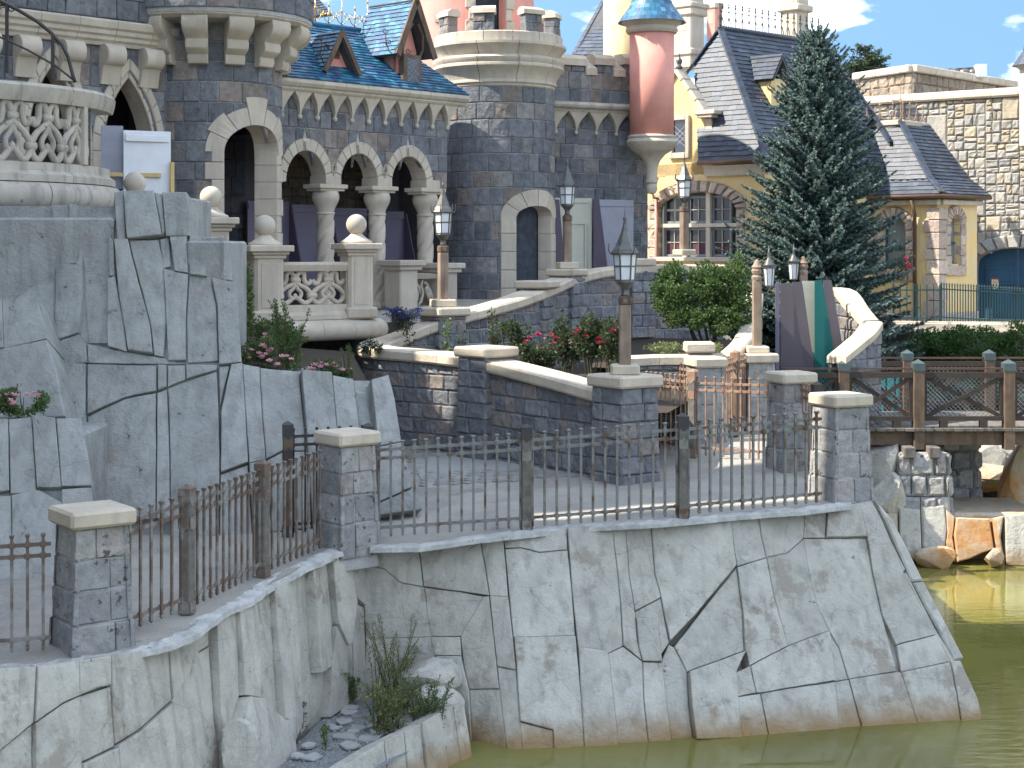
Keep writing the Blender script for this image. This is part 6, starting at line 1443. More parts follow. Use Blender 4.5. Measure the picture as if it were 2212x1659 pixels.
# ================================================================ houses to the right
M['rough_pink'] = mat('pinkish_rubble_trim', (.52, .40, .33), .75, pal=[(3, (.50, .40, .34)), (2, (.58, .47, .38)), (1, (.46, .35, .30))], valvar=.1, scale=8, bump=1., bscale=12, bdist=.05)
M['rubble'] = mat('pale_rubble', (.5, .47, .4), .8, pal=[(3, (.36, .342, .312)), (3, (.405, .372, .325)), (2, (.43, .368, .275)), (1, (.325, .32, .312))], valvar=.1, scale=8, bump=.6, bscale=12, bdist=.045)
M['rubble_mortar'] = mat('rubble_mortar', (.28, .255, .225), .7, bump=.4)
M['bluepaint'] = mat('blue_door_paint', (.035, .095, .16), .85, scale=4, rough=.5, bump=.15)
M['greypaint'] = mat('grey_green_window_paint', (.20, .235, .24), .85, rough=.5, bump=.1)
M['curtain'] = mat('rose_curtain', (.13, .055, .075), .6, scale=12, rough=.9, bump=.2)
M['clearglass'] = mat('window_glass', (.03, .028, .03), None, rough=.15, bump=0, spec=.3)
M['copper'] = mat('brown_gutter', (.14, .085, .06), .8, rough=.5, metal=.3, bump=.1)
M['pipepink'] = mat('pink_downpipe', (.50, .27, .20), .8, rough=.5, bump=.1)
HC = Vector((6.3, 40.0, 0)); HU = Vector((.73, -.683, 0)).normalized(); HN = Vector((HU.y, -HU.x, 0))
MH, huv = mkfac(HC, HU, HN)
H2 = Vector((.73, .683, 0)).normalized()
yh = thing('yellow_house', 'yellow stucco house with steep grey slate roof and an arched window behind the spruce', 'house', MH(-2, 4.2, 0))
ez = 7.95
sx = lambda x, y=450: huv(x, y)[0]
# arched window opening
wu0, wu1 = sx(1421), sx(1592); wuc = (wu0+wu1)/2; whw = (wu1-wu0)/2; wsp = huv(1500, 452)[1]; wtp = huv(1500, 415)[1]; wb0 = huv(1500, 556)[1]
wh = Hole(wuc, wb0, wtp, lambda v: whw if v <= wsp else whw*math.sqrt(max(0, 1-((v-wsp)/(wtp-wsp))**2*.97)))
sw0, sw1 = sx(1456, 290), sx(1484, 290); sv0, sv1 = huv(1470, 330)[1], huv(1470, 260)[1]
backing(yh, MH, -4.6, .0, 3.6, ez, [wh, Hole((sw0+sw1)/2, sv0, min(sv1, ez-.02), lambda v: (sw1-sw0)/2)], M['yellow'], dv=.1, du=1., depth=.2, name='stucco_wall')
obj('side_wall', MB().quad(MH(0, 3.6, 0), MH(0, 3.6, 0)+H2*6, MH(0, ez, 0)+H2*6, MH(0, ez, 0)), M['yellow'], yh)
obj('window_recess', MB().quad(MH(-4.5, 3.6, -1.1), MH(0, 3.6, -1.1), MH(0, ez, -1.1), MH(-4.5, ez, -1.1)), M['dark'], yh)
n = 15
for k in range(n):
    a0, a1 = math.pi*k/n+.02, math.pi*(k+1)/n-.02; ring = []
    for ry, t2 in ((0, 0), (1, 1)):
        t_ = .30*t2; seg = [(wuc+(whw-.012+t_)*math.cos(a0+(a1-a0)*j/2), wsp+(wtp-wsp+t_)*math.sin(a0+(a1-a0)*j/2)) for j in range(3)]; ring += seg if not t2 else seg[::-1]
    c = (sum(q[0] for q in ring)/6, sum(q[1] for q in ring)/6); e = .05
    vs = [MH(u, v, -.2) for u, v in ring]+[MH(u, v, .05) for u, v in ring]+[MH(lerp(u, c[0], .18), lerp(v, c[1], .18), .12+R.uniform(-.02, .02)) for u, v in ring]
    fixn(obj('arch_stone', MB().add(vs, [(i, (i+1) % 6, 6+(i+1) % 6, 6+i) for i in range(6)]+[(6+i, 6+(i+1) % 6, 12+(i+1) % 6, 12+i) for i in range(6)]+[tuple(range(12, 18))]), M['rough_pink'], yh))
for side in (-1, 1):
    v = wb0; k = 0
    while v < wsp-.05:
        ua = wuc+side*whw; ub = ua+side*(.34 if k % 2 else .24); p0, p1 = sorted((ua, ub)); obj('jamb_stone', stone(MH, (p0, p0, p1, p1, v, v, v+.24, v+.24), .08, .03, .2, .02, 1), M['rough_pink'], yh); v += .25; k += 1
# mullions, transom, sashes with panes
mux = [sx(1424), sx(1477), sx(1528), sx(1580)]
for u in mux[1:3]: obj('mullion', MB().box(MH(u, (wb0+wtp)/2, -.10), HU*.07, HN*.08, ZUP*(wtp-wb0)/2, .01), M['cream'], yh)
vtm = huv(1500, 487)[1]; obj('transom', MB().box(MH(wuc, vtm, -.09), HU*whw, HN*.09, ZUP*.05, .01), M['cream'], yh); obj('sill', MB().box(MH(wuc, wb0-.05, .02), HU*(whw+.1), HN*.14, ZUP*.06, .02), M['cream'], yh)
for i in range(3):
    for (va, vb_) in ((wb0+.02, vtm-.06), (vtm+.06, wtp-.1)):
        u0, u1 = mux[i]+.08, mux[i+1]-.08; w_ = obj('sash', MB().box(MH(u0+.03, (va+vb_)/2, -.14), HU*.03, HN*.03, ZUP*(vb_-va)/2).box(MH(u1-.03, (va+vb_)/2, -.14), HU*.03, HN*.03, ZUP*(vb_-va)/2).box(MH((u0+u1)/2, va+.03, -.141), HU*((u1-u0)/2-.06), HN*.03, ZUP*.03).box(MH((u0+u1)/2, vb_-.03, -.141), HU*((u1-u0)/2-.06), HN*.03, ZUP*.03), M['greypaint'], yh)
        obj('glazing_bar', MB().box(MH((u0+u1)/2, (va+vb_)/2, -.14), HU*.009, HN*.015, ZUP*((vb_-va)/2-.06)), M['sage'], w_); obj('glazing_bar', MB().box(MH((u0+u1)/2, (va+vb_)/2, -.145), HU*((u1-u0)/2-.06), HN*.012, ZUP*.009), M['sage'], w_)
        for a in (0, 1):
            for b in (0, 1):
                p0, p1 = lerp(u0, u1, .5*a)+.03, lerp(u0, u1, .5*a+.5)-.03; q0_, q1_ = lerp(va, vb_, .5*b)+.03, lerp(va, vb_, .5*b+.5)-.03
                obj('pane', MB().quad(MH(p0, q0_, -.16), MH(p1, q0_, -.16), MH(p1, q1_, -.16), MH(p0, q1_, -.16)), M['clearglass'] if (b or va > vtm) else M['curtain'], w_)
# gable with coping, kneeler and leaded window
ga = huv(1462, 152)[0], huv(1462, 152)[1]; gr = sx(1522, 240); gl = ga[0]*2-gr
gv = huv(1522, 240)[1]
obj('gable', MB().extrude([MH(gl, ez-.3, .0), MH(gr, ez-.3, .0), MH(gr, gv, .0), MH(ga[0], ga[1]-.1, .0), MH(gl, gv, 0)], -HN*.25), M['yellow'], yh)
for k in range(4):
    a, b = lerp(Vector((ga[0], ga[1])), Vector((gr, gv)), k/4+.005), lerp(Vector((ga[0], ga[1])), Vector((gr, gv)), (k+1)/4-.005)
    obj('gable_coping', MB().bar(MH(a.x, a.y, -.1), MH(b.x, b.y, -.1), .38, .12, ch=.02), M['cream'], yh)
obj('gable_coping', MB().bar(MH(ga[0], ga[1], -.1), MH(gl, gv, -.1), .38, .12, ch=.02), M['cream'], yh)
obj('kneeler', MB().box(MH(gr+.15, gv-.05, -.05), HU*.32, HN*.28, ZUP*.06, .02).box(MH(gr+.12, gv-.14, -.05), HU*.25, HN*.24, ZUP*.05, .02), M['cream'], yh)
obj('scroll', MB().extrude([MH(gr+.1+q[0], gv-.2+q[1], .02) for q in ((-.08, 0), (.12, 0), (.16, -.4), (.30, -.7), (.42, -.95), (.38, -1.1), (.2, -1.12), (.12, -.95), (.04, -.6), (-.05, -.35))], -HN*.3).tube([MH(gr+.1+.27+q[0]*.012, gv-.2-.98+q[1]*.012, .04) for q in sp(0, 0, 12, 14, 0, 1.8)], .025, 6), M['cream'], yh)
obj('gable_finial', MB().lathe(MH(ga[0], ga[1]+.04, -.1), [(.08, 0), (.10, .05), (.05, .10), (.07, .16), (.09, .22), (.05, .28), (.02, .34), (.035, .37), (.002, .42)], 10), M['lampiron'], yh, True)
lw_ = obj('leaded_window', MB().box(MH((sw0+sw1)/2, (sv0+sv1)/2, .005), HU*(sw1-sw0)/2, HN*.012, ZUP*(sv1-sv0)/2), M['glassdark'], yh)
lead = MB(); cw_, chh = (sw1-sw0)/2, (sv1-sv0)/2
for i in range(-8, 9):
    for sg in (-1, 1):
        pts = []
        for tt in (-1, 1):
            pts.append(((sw0+sw1)/2+tt*cw_, (sv0+sv1)/2+i*.14+sg*tt*.16))
        if all(abs(q[1]-(sv0+sv1)/2) < chh for q in pts): lead.tube([MH(q[0], q[1], .02) for q in pts], .008, 4)
obj('leading', lead, M['lilac'], lw_)
for a, b, c, d in ((sw0-.12, sw0, sv0-.15, sv1+.12), (sw1, sw1+.12, sv0-.15, sv1+.12), (sw0, sw1, sv1, sv1+.12), (sw0, sw1, sv0-.15, sv0)): obj('window_frame', MB().box(MH((a+b)/2, (c+d)/2, .03), HU*(b-a)/2, HN*.06, ZUP*(d-c)/2, .012), M['cream'], yh)
# roof
R0 = Vector((5.46, 42.0, 11.5)); R1 = Vector((8.75, 45.05, 11.5))
eC = MH(.28, ez, .28); eL = MH(-4.4, ez, .28); eR = MH(0, ez, 0)+H2*6.2+HU*.28; 
tg_ = (ga[1]+.2-ez)/(11.5-ez)
roof_plane(yh, [MH(gr+.02, ez, .28), eC, R0, lerp(eL, R0, tg_)], .14, .23, M['slate'], 'slate', 101, prefer=lambda b: .0)
roof_plane(yh, [eC, eR, R1, R0], .14, .23, M['slate'], 'slate', 102, limit=200)
roof_plane(yh, [eR, MH(-4.4, ez, .28)+H2*6.4, R1], .3, .5, M['slate'], 'slate', 103, limit=0)
for a, b in ((eC, R0), (eL, R0), (eR, R1)):
    d = b-a; nseg = int(d.length/.17)
    for k in range(nseg):
        p, q = lerp(a, b, k/nseg), lerp(a, b, (k+1.05)/nseg); obj('hip_tile', MB().bar(p+ZUP*.03, q+ZUP*.055, .20, .05, ch=.015), M['slate'], yh)
obj('ridge', MB().tube([R0+ZUP*.03, R1+ZUP*.03], .07, 8), M['slate'], yh, True)
mu_, mv_ = sx(1519, 350), sx(1655, 350)
obj('eaves_cornice', MB().extrude([MH(-1.75, ez-.36+b, a) for a, b in ((0, 0), (.10, 0), (.14, .10), (.14, .18), (.22, .26), (0, .28))], HU*1.95), M['cream'], yh)
obj('gutter', MB().tube([MH(-1.8, ez-.02, .32), MH(.3, ez-.02, .32)], .06, 8), M['copper'], yh, True)
# dormer on the shaded slope
dq = lerp(eC, R0, .62)+H2*1.05
for sd_, nm in ((1, 'dormer_slope'), (-1, 'dormer_slope')):
    a = dq+HU*.62+H2*.42*sd_-ZUP*.05; b = dq-HU*.75+H2*.42*sd_-ZUP*.05; r0_, r1_ = dq+HU*.62+ZUP*.62, dq-HU*.75+ZUP*.62
    roof_plane(yh, [b, a, r0_, r1_] if sd_ < 0 else [a, b, r1_, r0_], .14, .22, M['slate'], 'dormer_slate', 110+sd_, limit=40)
obj('dormer_cheek', MB().box(dq+HU*.05-ZUP*.5, HU*.45, H2*.32, ZUP*.48), M['yellow'], yh)
# ridge cresting: each finial a part
for k in range(16):
    b = lerp(R0, R1, (k+.3)/16)+ZUP*.05; mb = MB().tube([b, b+ZUP*.52], .014, 5).lathe(b+ZUP*.52, [(.01, -.02), (.035, .03), (.012, .06), (.03, .09), (.002, .16)], 6)
    for sg in (-1, 1): mb.tube([b+H2*sg*x_+ZUP*z_ for x_, z_ in ((0, .30), (.05, .20), (.10, .06), (.13, .0))], .011, 4).tube([b+H2*sg*x_+ZUP*z_ for x_, z_ in ((0, .40), (.05, .44), (.06, .38))], .01, 4)
    obj('cresting', mb, M['darkiron'], yh)
obj('ridge_spike', MB().lathe(R0, [(.05, 0), (.02, .15), (.05, .3), (.02, .4), (.015, .8), (.05, .86), (.002, 1.1)], 8), M['darkiron'], yh, True)
obj('downpipe', MB().tube([MH(sx(1423), 3.9, .1), MH(sx(1423), huv(1423, 425)[1], .1)], .05, 8), M['pipepink'], yh, True)
# hanging lantern on the house corner
lb = MH(sx(1428, 400), huv(1428, 400)[1], .35)
wl2 = thing('wall_lantern', 'amber wall lantern hung beside the arched window, half hidden by the turret corbel', 'lantern', lb)
obj('lantern_body', MB().lathe(lb, [(.07, -.22), (.13, .12), (.15, .14)], 6), mat('amber_glass', (.62, .36, .08), .8, rough=.2, bump=0), wl2); obj('lantern_roof', MB().lathe(lb+ZUP*.14, [(.19, 0), (.09, .08), (.05, .22), (.02, .30)], 6), M['rust'], wl2); obj('bracket', MB().tube([lb+ZUP*-.24, lb-ZUP*.34, lb-HN*.3-ZUP*.36], .03, 6).tube([lb+ZUP*.2, lb+HU*.4+ZUP*.2], .015, 5), M['rust'], wl2)
# ---------------------------------------------------------------- small yellow lodge
LC = Vector((11.17, 42., 0)); LU, LN = HU, HN; L2 = H2; L2N = Vector((L2.y, -L2.x, 0))
ML, luv = mkfac(LC, LU, LN); ML2, l2uv = mkfac(LC, L2, L2N)
lg = thing('yellow_lodge', 'small yellow lodge with rough stone corners and a flared slate roof at the right', 'house', ML(0, 3.8, 0))
le = 7.12
def arched(Mx, uvf, x0, x1, ytop, yspr, ybot):
    u0, u1 = uvf(x0, yspr)[0], uvf(x1, yspr)[0]; uc = (u0+u1)/2; hw = (u1-u0)/2; vs_ = uvf((x0+x1)/2, yspr)[1]; va = uvf((x0+x1)/2, ytop)[1]; vb = uvf((x0+x1)/2, ybot)[1]
    return Hole(uc, vb, va, lambda v: hw if v <= vs_ else hw*math.sqrt(max(0, 1-((v-vs_)/(va-vs_))**2*.97))), hw, vs_
wA, wAh, wAs = arched(ML, luv, 1908, 1958, 468, 492, 580)
wB, wBh, wBs = arched(ML2, l2uv, 2050, 2072, 465, 480, 570)
backing(lg, ML, -4.2, 0, 3.4, le, [wA], M['yellow'], dv=.1, du=1, depth=.25, name='stucco_wall'); backing(lg, ML2, 0, 1.95, 3.4, le, [wB], M['yellow'], dv=.1, du=1, depth=.25, name='stucco_wall')
def dress(Mx, h, hw, vs_, t_=.26):
    n = 9
    for k in range(n):
        a0, a1 = math.pi*k/n+.02, math.pi*(k+1)/n-.02; ring = []
        for t2 in (0, 1):
            seg = [(h.uc+(hw-.012+t_*t2)*math.cos(a0+(a1-a0)*j/2), vs_+(h.v1-vs_+t_*t2)*math.sin(a0+(a1-a0)*j/2)) for j in range(3)]; ring += seg if not t2 else seg[::-1]
        c = (sum(q[0] for q in ring)/6, sum(q[1] for q in ring)/6); vs = [Mx(u, v, -.15) for u, v in ring]+[Mx(u, v, .04) for u, v in ring]+[Mx(lerp(u, c[0], .2), lerp(v, c[1], .2), .10) for u, v in ring]
        fixn(obj('arch_stone', MB().add(vs, [(i, (i+1) % 6, 6+(i+1) % 6, 6+i) for i in range(6)]+[(6+i, 6+(i+1) % 6, 12+(i+1) % 6, 12+i) for i in range(6)]+[tuple(range(12, 18))]), M['rough_pink'], lg))
    for side in (-1, 1):
        v = h.v0-.05
        while v < vs_-.02:
            ua = h.uc+side*hw; ub = ua+side*t_; p0, p1 = sorted((ua, ub)); obj('jamb_stone', stone(Mx, (p0, p0, p1, p1, v, v, v+.26, v+.26), .08, .03, .2, .02, 1), M['rough_pink'], lg); v += .27
    obj('sill_stone', stone(Mx, (h.uc-hw-t_, h.uc-hw-t_, h.uc+hw+t_, h.uc+hw+t_, h.v0-.32, h.v0-.32, h.v0-.05, h.v0-.05), .10, .03, .1, .02, 2), M['rough_pink'], lg)
    w_ = obj('window', MB().extrude([Mx(h.uc+a*hw, v, -.16) for a, v in ((-1, h.v0), (1, h.v0), (1, vs_), (.7, (vs_+h.v1)/2+.08), (0, h.v1), (-.7, (vs_+h.v1)/2+.08), (-1, vs_))], Mx(0, 0, -.02)-Mx(0, 0, 0)), M['greypaint'], lg)
    obj('glazing_bar', MB().box(Mx(h.uc, (h.v0+vs_)/2, -.14), (Mx(hw, 0, 0)-Mx(0, 0, 0)), (Mx(0, 0, .02)-Mx(0, 0, 0)), ZUP*.03).box(Mx(h.uc-hw+.03, (h.v0+vs_)/2, -.14), (Mx(.03, 0, 0)-Mx(0, 0, 0)), (Mx(0, 0, .025)-Mx(0, 0, 0)), ZUP*(vs_-h.v0)/2), M['bluepaint'], w_)
dress(ML, wA, wAh, wAs); dress(ML2, wB, wBh, wBs)
v = 3.6; k = 0
while v < le-.35:
    hh = .36+.08*math.sin(k*2.3); w1, w2 = (.34, .24) if k % 2 else (.26, .34)
    pts = [ML(-w1, 0, .10), ML(0, 0, .10)+L2N*.10, ML2(w2, 0, .10), ML2(w2, 0, -.05), ML(-w1, 0, -.05)]
    pts = [Vector((p.x, p.y, v+.01)) for p in pts]; obj('quoin', MB().extrude(pts, ZUP*(hh-.02), .03), M['rough_pink'], lg); v += hh; k += 1
obj('plinth', stone(ML, (-4, -4, -.0, -.0, 3.4, 3.4, 4.05, 4.05), .10, .04, .1, .02, 8), M['rough_pink'], lg); obj('plinth', stone(ML2, (.0, .0, 1.93, 1.93, 3.4, 3.4, 4.05, 4.05), .10, .04, .1, .02, 8), M['rough_pink'], lg)
Ra, Rb, Rc = P(1829, 270, 44.6), P(1946, 264, 43.3), P(2004, 266, 44.5); Rb.z = Ra.z = Rc.z = 9.15
eA, eB, eCc = ML(-4.3, le+.05, .32), ML(.32, le+.05, .32)+Vector((0, 0, 0)), ML2(2.1, le+.05, .32)
eB = LC+LN*.32+L2N*.32; eB.z = le+.05
mA, mB, mC = lerp(eA, Ra, .30)-ZUP*.18, lerp(eB, Rb, .30)-ZUP*.18, lerp(eCc, Rc, .30)-ZUP*.18
roof_plane(lg, [eA, eB, mB, mA], .13, .22, M['slate'], 'slate', 201, limit=100); roof_plane(lg, [mA, mB, Rb, Ra], .13, .22, M['slate'], 'slate', 202, limit=150)
roof_plane(lg, [eB, eCc, mC, mB], .13, .22, M['slate'], 'slate', 203, limit=100); roof_plane(lg, [mB, mC, Rc, Rb], .13, .22, M['slate'], 'slate', 204, limit=150)
for a, b in ((eB, mB), (mB, Rb)):
    n = int((b-a).length/.17)
    for k in range(n): obj('hip_tile', MB().bar(lerp(a, b, k/n)+ZUP*.03, lerp(a, b, (k+1.05)/n)+ZUP*.055, .20, .05, ch=.015), M['slate'], lg)
obj('ridge_cap', MB().bar(Ra, Rb, .16, .16, ch=.03).bar(Rb, Rc, .16, .16, ch=.03), M['cream'], lg)
for k in range(8):
    b = (lerp(Ra, Rb, (k+.6)/4.2) if k < 4 else lerp(Rb, Rc, (k-3.7)/4))+ZUP*.08; dd = LU if k < 4 else L2; mb = MB().tube([b, b+ZUP*.42], .012, 5).lathe(b+ZUP*.42, [(.01, -.02), (.03, .02), (.002, .10)], 6)
    for sg in (-1, 1): mb.tube([b+dd*sg*x_+ZUP*z_ for x_, z_ in ((0, .26), (.06, .10), (.16, .02))], .011, 4)
    obj('cresting', mb, M['rust'], lg)
obj('ridge_spike', MB().tube([Rb, Rb+ZUP*1.1], [.02, .01], 5).lathe(Rb+ZUP*.55, [(.002, -.08), (.04, 0), (.002, .08)], 6), M['rust'], lg)
obj('gutter', MB().tube([eA-ZUP*.06, eB-ZUP*.06, eCc-ZUP*.06], .06, 8), M['copper'], lg, True); obj('eaves_band', MB().box(ML(-2, le-.16, .08), LU*2.1, LN*.10, ZUP*.07, .02).box(ML2(1.0, le-.16, .082), L2*.98, L2N*.10, ZUP*.068, .02), M['cream'], lg)
dpu = luv(1981, 500)[0]; obj('downpipe', MB().tube([ML(dpu, le-.1, .30), ML(dpu, le-.5, .12), ML(dpu, 3.9, .12)], .05, 8), M['copper'], lg, True)
# lodge dormer
du_, dv_ = luv(1893, 345, -.55); dw = .42; d0 = lambda a, v, w_: ML(du_+a, v, -.55+w_)
obj('dormer_face', MB().box(d0(0, dv_+.12, -.4), LU*dw*.8, LN*.4, ZUP*.42), M['yellow'], lg); lo_ = obj('louvre', MB().box(d0(-.02, dv_+.1, .0), LU*.2, LN*.02, ZUP*.28), M['greypaint'], lg)
for k in range(8): obj('slat', MB().box(d0(-.02, dv_-.14+k*.068, .03), LU*.18, LN*.015-ZUP*.02, ZUP*.008), M['darkiron'], lo_)
for sg in (-1, 1):
    a, b = d0(sg*.62, dv_+.40, .3), d0(sg*.62, dv_+.40, -1.2); r0_, r1_ = d0(0, dv_+1.15, .1), d0(0, dv_+1.15, -1.2); roof_plane(lg, [b, a, r0_, r1_] if sg < 0 else [a, b, r1_, r0_], .13, .2, M['slate'], 'dormer_slate', 210+sg, limit=40)
    n = 7
    for k in range(n): obj('hip_tile', MB().bar(lerp(a, r0_, k/n)+ZUP*.03, lerp(a, r0_, (k+1.05)/n)+ZUP*.05, .16, .05, ch=.015), M['slate'], lg)
# ---------------------------------------------------------------- tall rubble wall with the blue gate
SC = Vector((13.22, 45.5, 0)); SU = Vector((.79, -.613, 0)).normalized(); SN = Vector((SU.y, -SU.x, 0)); MS, suv = mkfac(SC, SU, SN)
sw_ = thing('rubble_wall', 'tall pale rubble stone wall with cream coping around the blue gate', 'wall', MS(0, 3.8, 0))
stp = 10.0; du0_ = suv(2106, 600)[0]; dhw_ = 1.15; duc = du0_+dhw_; dsp_ = suv(2112, 572)[1]; dtp = suv(2195, 536)[1]
gate_h = Hole(duc, 3.4, dtp, lambda v: dhw_ if v <= dsp_ else dhw_*math.sqrt(max(0, 1-((v-dsp_)/(dtp-dsp_))**2*.97)))
backing(sw_, MS, -5, 3.4, 3.4, stp, [gate_h], M['rubble_mortar'], dv=.1, du=1, depth=.3, reveal=M['rubble'])
rnd = random.Random(44); vv = 3.6; allst = []
def rub(u0, u1, v0, v1, dep):
    """irregular rubble: split a block again and again"""
    wd, hh = u1-u0, v1-v0
    if dep > 0 and (wd > .42 or hh > .34) and rnd.random() < .97:
        if wd > hh*1.25: c = u0+wd*rnd.uniform(.38, .62); rub(u0, c, v0, v1, dep-1); rub(c, u1, v0, v1, dep-1)
        else: c = v0+hh*rnd.uniform(.36, .64); rub(u0, u1, v0, c, dep-1); rub(u0, u1, c, v1, dep-1)
    elif dep > 0 and wd > .24 and hh > .16 and rnd.random() < .25 and wd > hh: c = u0+wd*rnd.uniform(.35, .65); rub(u0, c, v0, v1, 0); rub(c, u1, v0, v1, 0)
    else: allst.append((u0, u1, v0, v1))
u = -4.2
while u < 3.3:
    wd = rnd.uniform(.85, 1.3); v = 3.5+rnd.uniform(-.3, 0)
    while v < stp-.05:
        hh = min(rnd.uniform(.6, 1.0), stp-v); rub(u, min(u+wd, 3.35), v, v+hh, 4); v += hh
    u += wd
big = []
for (u0, u1, v0, v1) in allst:
    uc_, vc = (u0+u1)/2, (v0+v1)/2; iv = gate_h.iv(vc, .34)
    if iv and iv[0] < uc_ < iv[1]: continue
    if v1 < 3.5: continue
    px = MS(uc_, vc, 0); xx = CX+px.x/px.y*F; yy = HY-(px.z-CZ)/px.y*F
    vis = 1800 < xx < 2230 and yy < 640 and not (xx < 2100 and yy > 430)
    big.append((vis, (u1-u0)*(v1-v0), (u0, u1, v0, v1)))
big.sort(key=lambda q: (-q[0], -q[1])); rest = MB()
for k, (_, _, (u0, u1, v0, v1)) in enumerate(big):
    j = lambda: rnd.uniform(-.01, .01); g = .007
    mbx = stone(MS, (u0+g+abs(j()), u0+g+abs(j()), u1-g-abs(j()), u1-g-abs(j()), v0+g+abs(j()), v0+g+abs(j()), v1-g-abs(j()), v1-g-abs(j())), .04+rnd.uniform(-.012, .02), .035, .02, .02, 1, rnd)
    if k < 300: obj('stone', mbx, M['rubble'], sw_)
    else: rest.add(mbx.v, mbx.f)
if rest.v: obj('hidden_stones', rest, M['rubble'], sw_, kind='stuff')
u = -5
while u < 3.4:
    e = u+.78; pf_ = [(-.5, 0), (.10, 0), (.14, .05), (.14, .12), (.02, .26), (-.5, .30)]; fixn(obj('coping_stone', MB().extrude([MS(u, stp+b, a) for a, b in pf_], SU*(e-u-.01)), M['coping'], sw_)); u = e
n = 11
for k in range(n):
    a0, a1 = math.pi*k/n+.015, math.pi*(k+1)/n-.015; ring = []
    for t2 in (0, 1):
        seg = [(duc+(dhw_-.012+.36*t2)*math.cos(a0+(a1-a0)*j/2), dsp_+(dtp-dsp_+.36*t2)*math.sin(a0+(a1-a0)*j/2)) for j in range(3)]; ring += seg if not t2 else seg[::-1]
    c = (sum(q[0] for q in ring)/6, sum(q[1] for q in ring)/6); vs = [MS(u, v, -.3) for u, v in ring]+[MS(u, v, .06) for u, v in ring]+[MS(lerp(u, c[0], .2), lerp(v, c[1], .2), .12) for u, v in ring]
    fixn(obj('voussoir', MB().add(vs, [(i, (i+1) % 6, 6+(i+1) % 6, 6+i) for i in range(6)]+[(6+i, 6+(i+1) % 6, 12+(i+1) % 6, 12+i) for i in range(6)]+[tuple(range(12, 18))]), M['rubble'], sw_))
# blue double gate
bg_ = thing('blue_gate', 'dark blue panelled double gate in the rubble wall arch at the right edge', 'gate', MS(duc, 3.6, -.25))
for sg in (-1, 1):
    pts = [(duc+sg*.01, 3.5), (duc+sg*dhw_, 3.5), (duc+sg*dhw_, dsp_)]+[(duc+sg*dhw_*math.cos(a), dsp_+(dtp-dsp_)*math.sin(a)) for a in (.3, .6, .9, 1.2)]+[(duc+sg*.01, dtp)]
    lf = obj('leaf', MB().extrude([MS(u, v, -.32) for u, v in (pts if sg > 0 else pts[::-1])], SN*.06), M['bluepaint'], bg_)
    for (v0, v1) in ((3.75, 4.55), (4.7, 5.25)):
        a, b = duc+sg*.14, duc+sg*(dhw_-.2); obj('panel', MB().box(MS((a+b)/2, (v0+v1)/2, -.25), SU*abs(b-a)/2, SN*.02, ZUP*(v1-v0)/2, .015).box(MS((a+b)/2, (v0+v1)/2, -.235), SU*(abs(b-a)/2-.1), SN*.02, ZUP*((v1-v0)/2-.1), .012), M['bluepaint'], lf)
    obj('pull', MB().box(MS(duc+sg*.07, 4.55, -.23), SU*.035, SN*.015, ZUP*.17, .01), M['darkiron'], lf)
su, sv = suv(2149, 614, -.2)
sg_ = thing('gate_sign', 'small cream shield notice with a red crenellated top on the blue gate', 'sign', MS(su, sv, -.2))
obj('shield', MB().extrude([MS(su+a*.10, sv+b*.14, -.235) for a, b in ((-1, 1), (1, 1), (1, -.3), (.6, -.8), (0, -1.1), (-.6, -.8), (-1, -.3))][::-1], SN*.02), mat('sign_cream', (.72, .62, .40), .95, bump=0), sg_)
for k in range(4): obj('red_battlement', MB().box(MS(su-.075+k*.05, sv+.16, -.225), SU*.014, SN*.012, ZUP*.025), mat('sign_red', (.5, .04, .06), .95, bump=0) if k == 0 else bpy.data.materials['sign_red'], sg_)
for sg in (-1, 1): obj('printed_figure', MB().box(MS(su+sg*.045, sv-.02, -.214), SU*.014, SN*.003, ZUP*.03), M['darkiron'], sg_)
obj('printed_line', MB().box(MS(su, sv+.06, -.214), SU*.06, SN*.003, ZUP*.008).box(MS(su, sv-.085, -.214), SU*.05, SN*.003, ZUP*.008), M['darkiron'], sg_)
# upper wall behind, with floodlights
uw = thing('parapet_wall', 'brown rubble parapet block rising behind the rubble wall', 'wall', P(1971, 200, 52))
ca, cb, cc = P(1848, 158, 53.5), P(1971, 156, 51), P(2190, 190, 56); ca.z = cb.z = cc.z = cb.z
M['brownrub'] = mat('brown_rubble_trim', (.36, .29, .22), .7, valvar=.2, scale=7, bump=1., bscale=10, bdist=.05)
for a, b, sd_ in ((ca, cb, 1), (cb, cc, 2)):
    d = (b-a); d.z = 0; ln = d.length; d.normalize(); n = Vector((d.y, -d.x, 0)); Mx = lambda u, v, w_, a=a, d=d, n=n: Vector((a.x+d.x*u+n.x*w_, a.y+d.y*u+n.y*w_, v))
    backing(uw, Mx, 0, ln, 8.5, cb.z, (), M['rubble_mortar'], dv=1)
    courses(uw, Mx, 0, ln, rows(cb.z-2.2, cb.z, .36, sd_), .42, M['brownrub'], (), seed=60+sd_, d=.05, bev=.04, rough=.03, limit=120)
    u = 0
    while u < ln: e = min(ln, u+1.2); obj('coping_stone', MB().box(Mx((u+e)/2, cb.z+.12, -.1), d*((e-u)/2-.008), n*.28, ZUP*.12, .03), M['coping'], uw); u = e
fb = lerp(cb, cc, .45)
fl = thing('floodlight_bar', 'row of dark floodlights on a bar above the parapet', 'floodlights', fb+ZUP*.2)
fb = P(2080, 158, 54); obj('bar', MB().bar(P(2030, 152, 54), P(2112, 147, 54), .07), M['darkiron'], fl)
for x in (2040, 2061, 2083, 2102): obj('lamp_head', MB().lathe(P(x, 158, 54), [(.05, -.14), (.20, -.10), (.24, .0), (.20, .10), (.05, .16)], 10), M['lampiron'], fl, True)
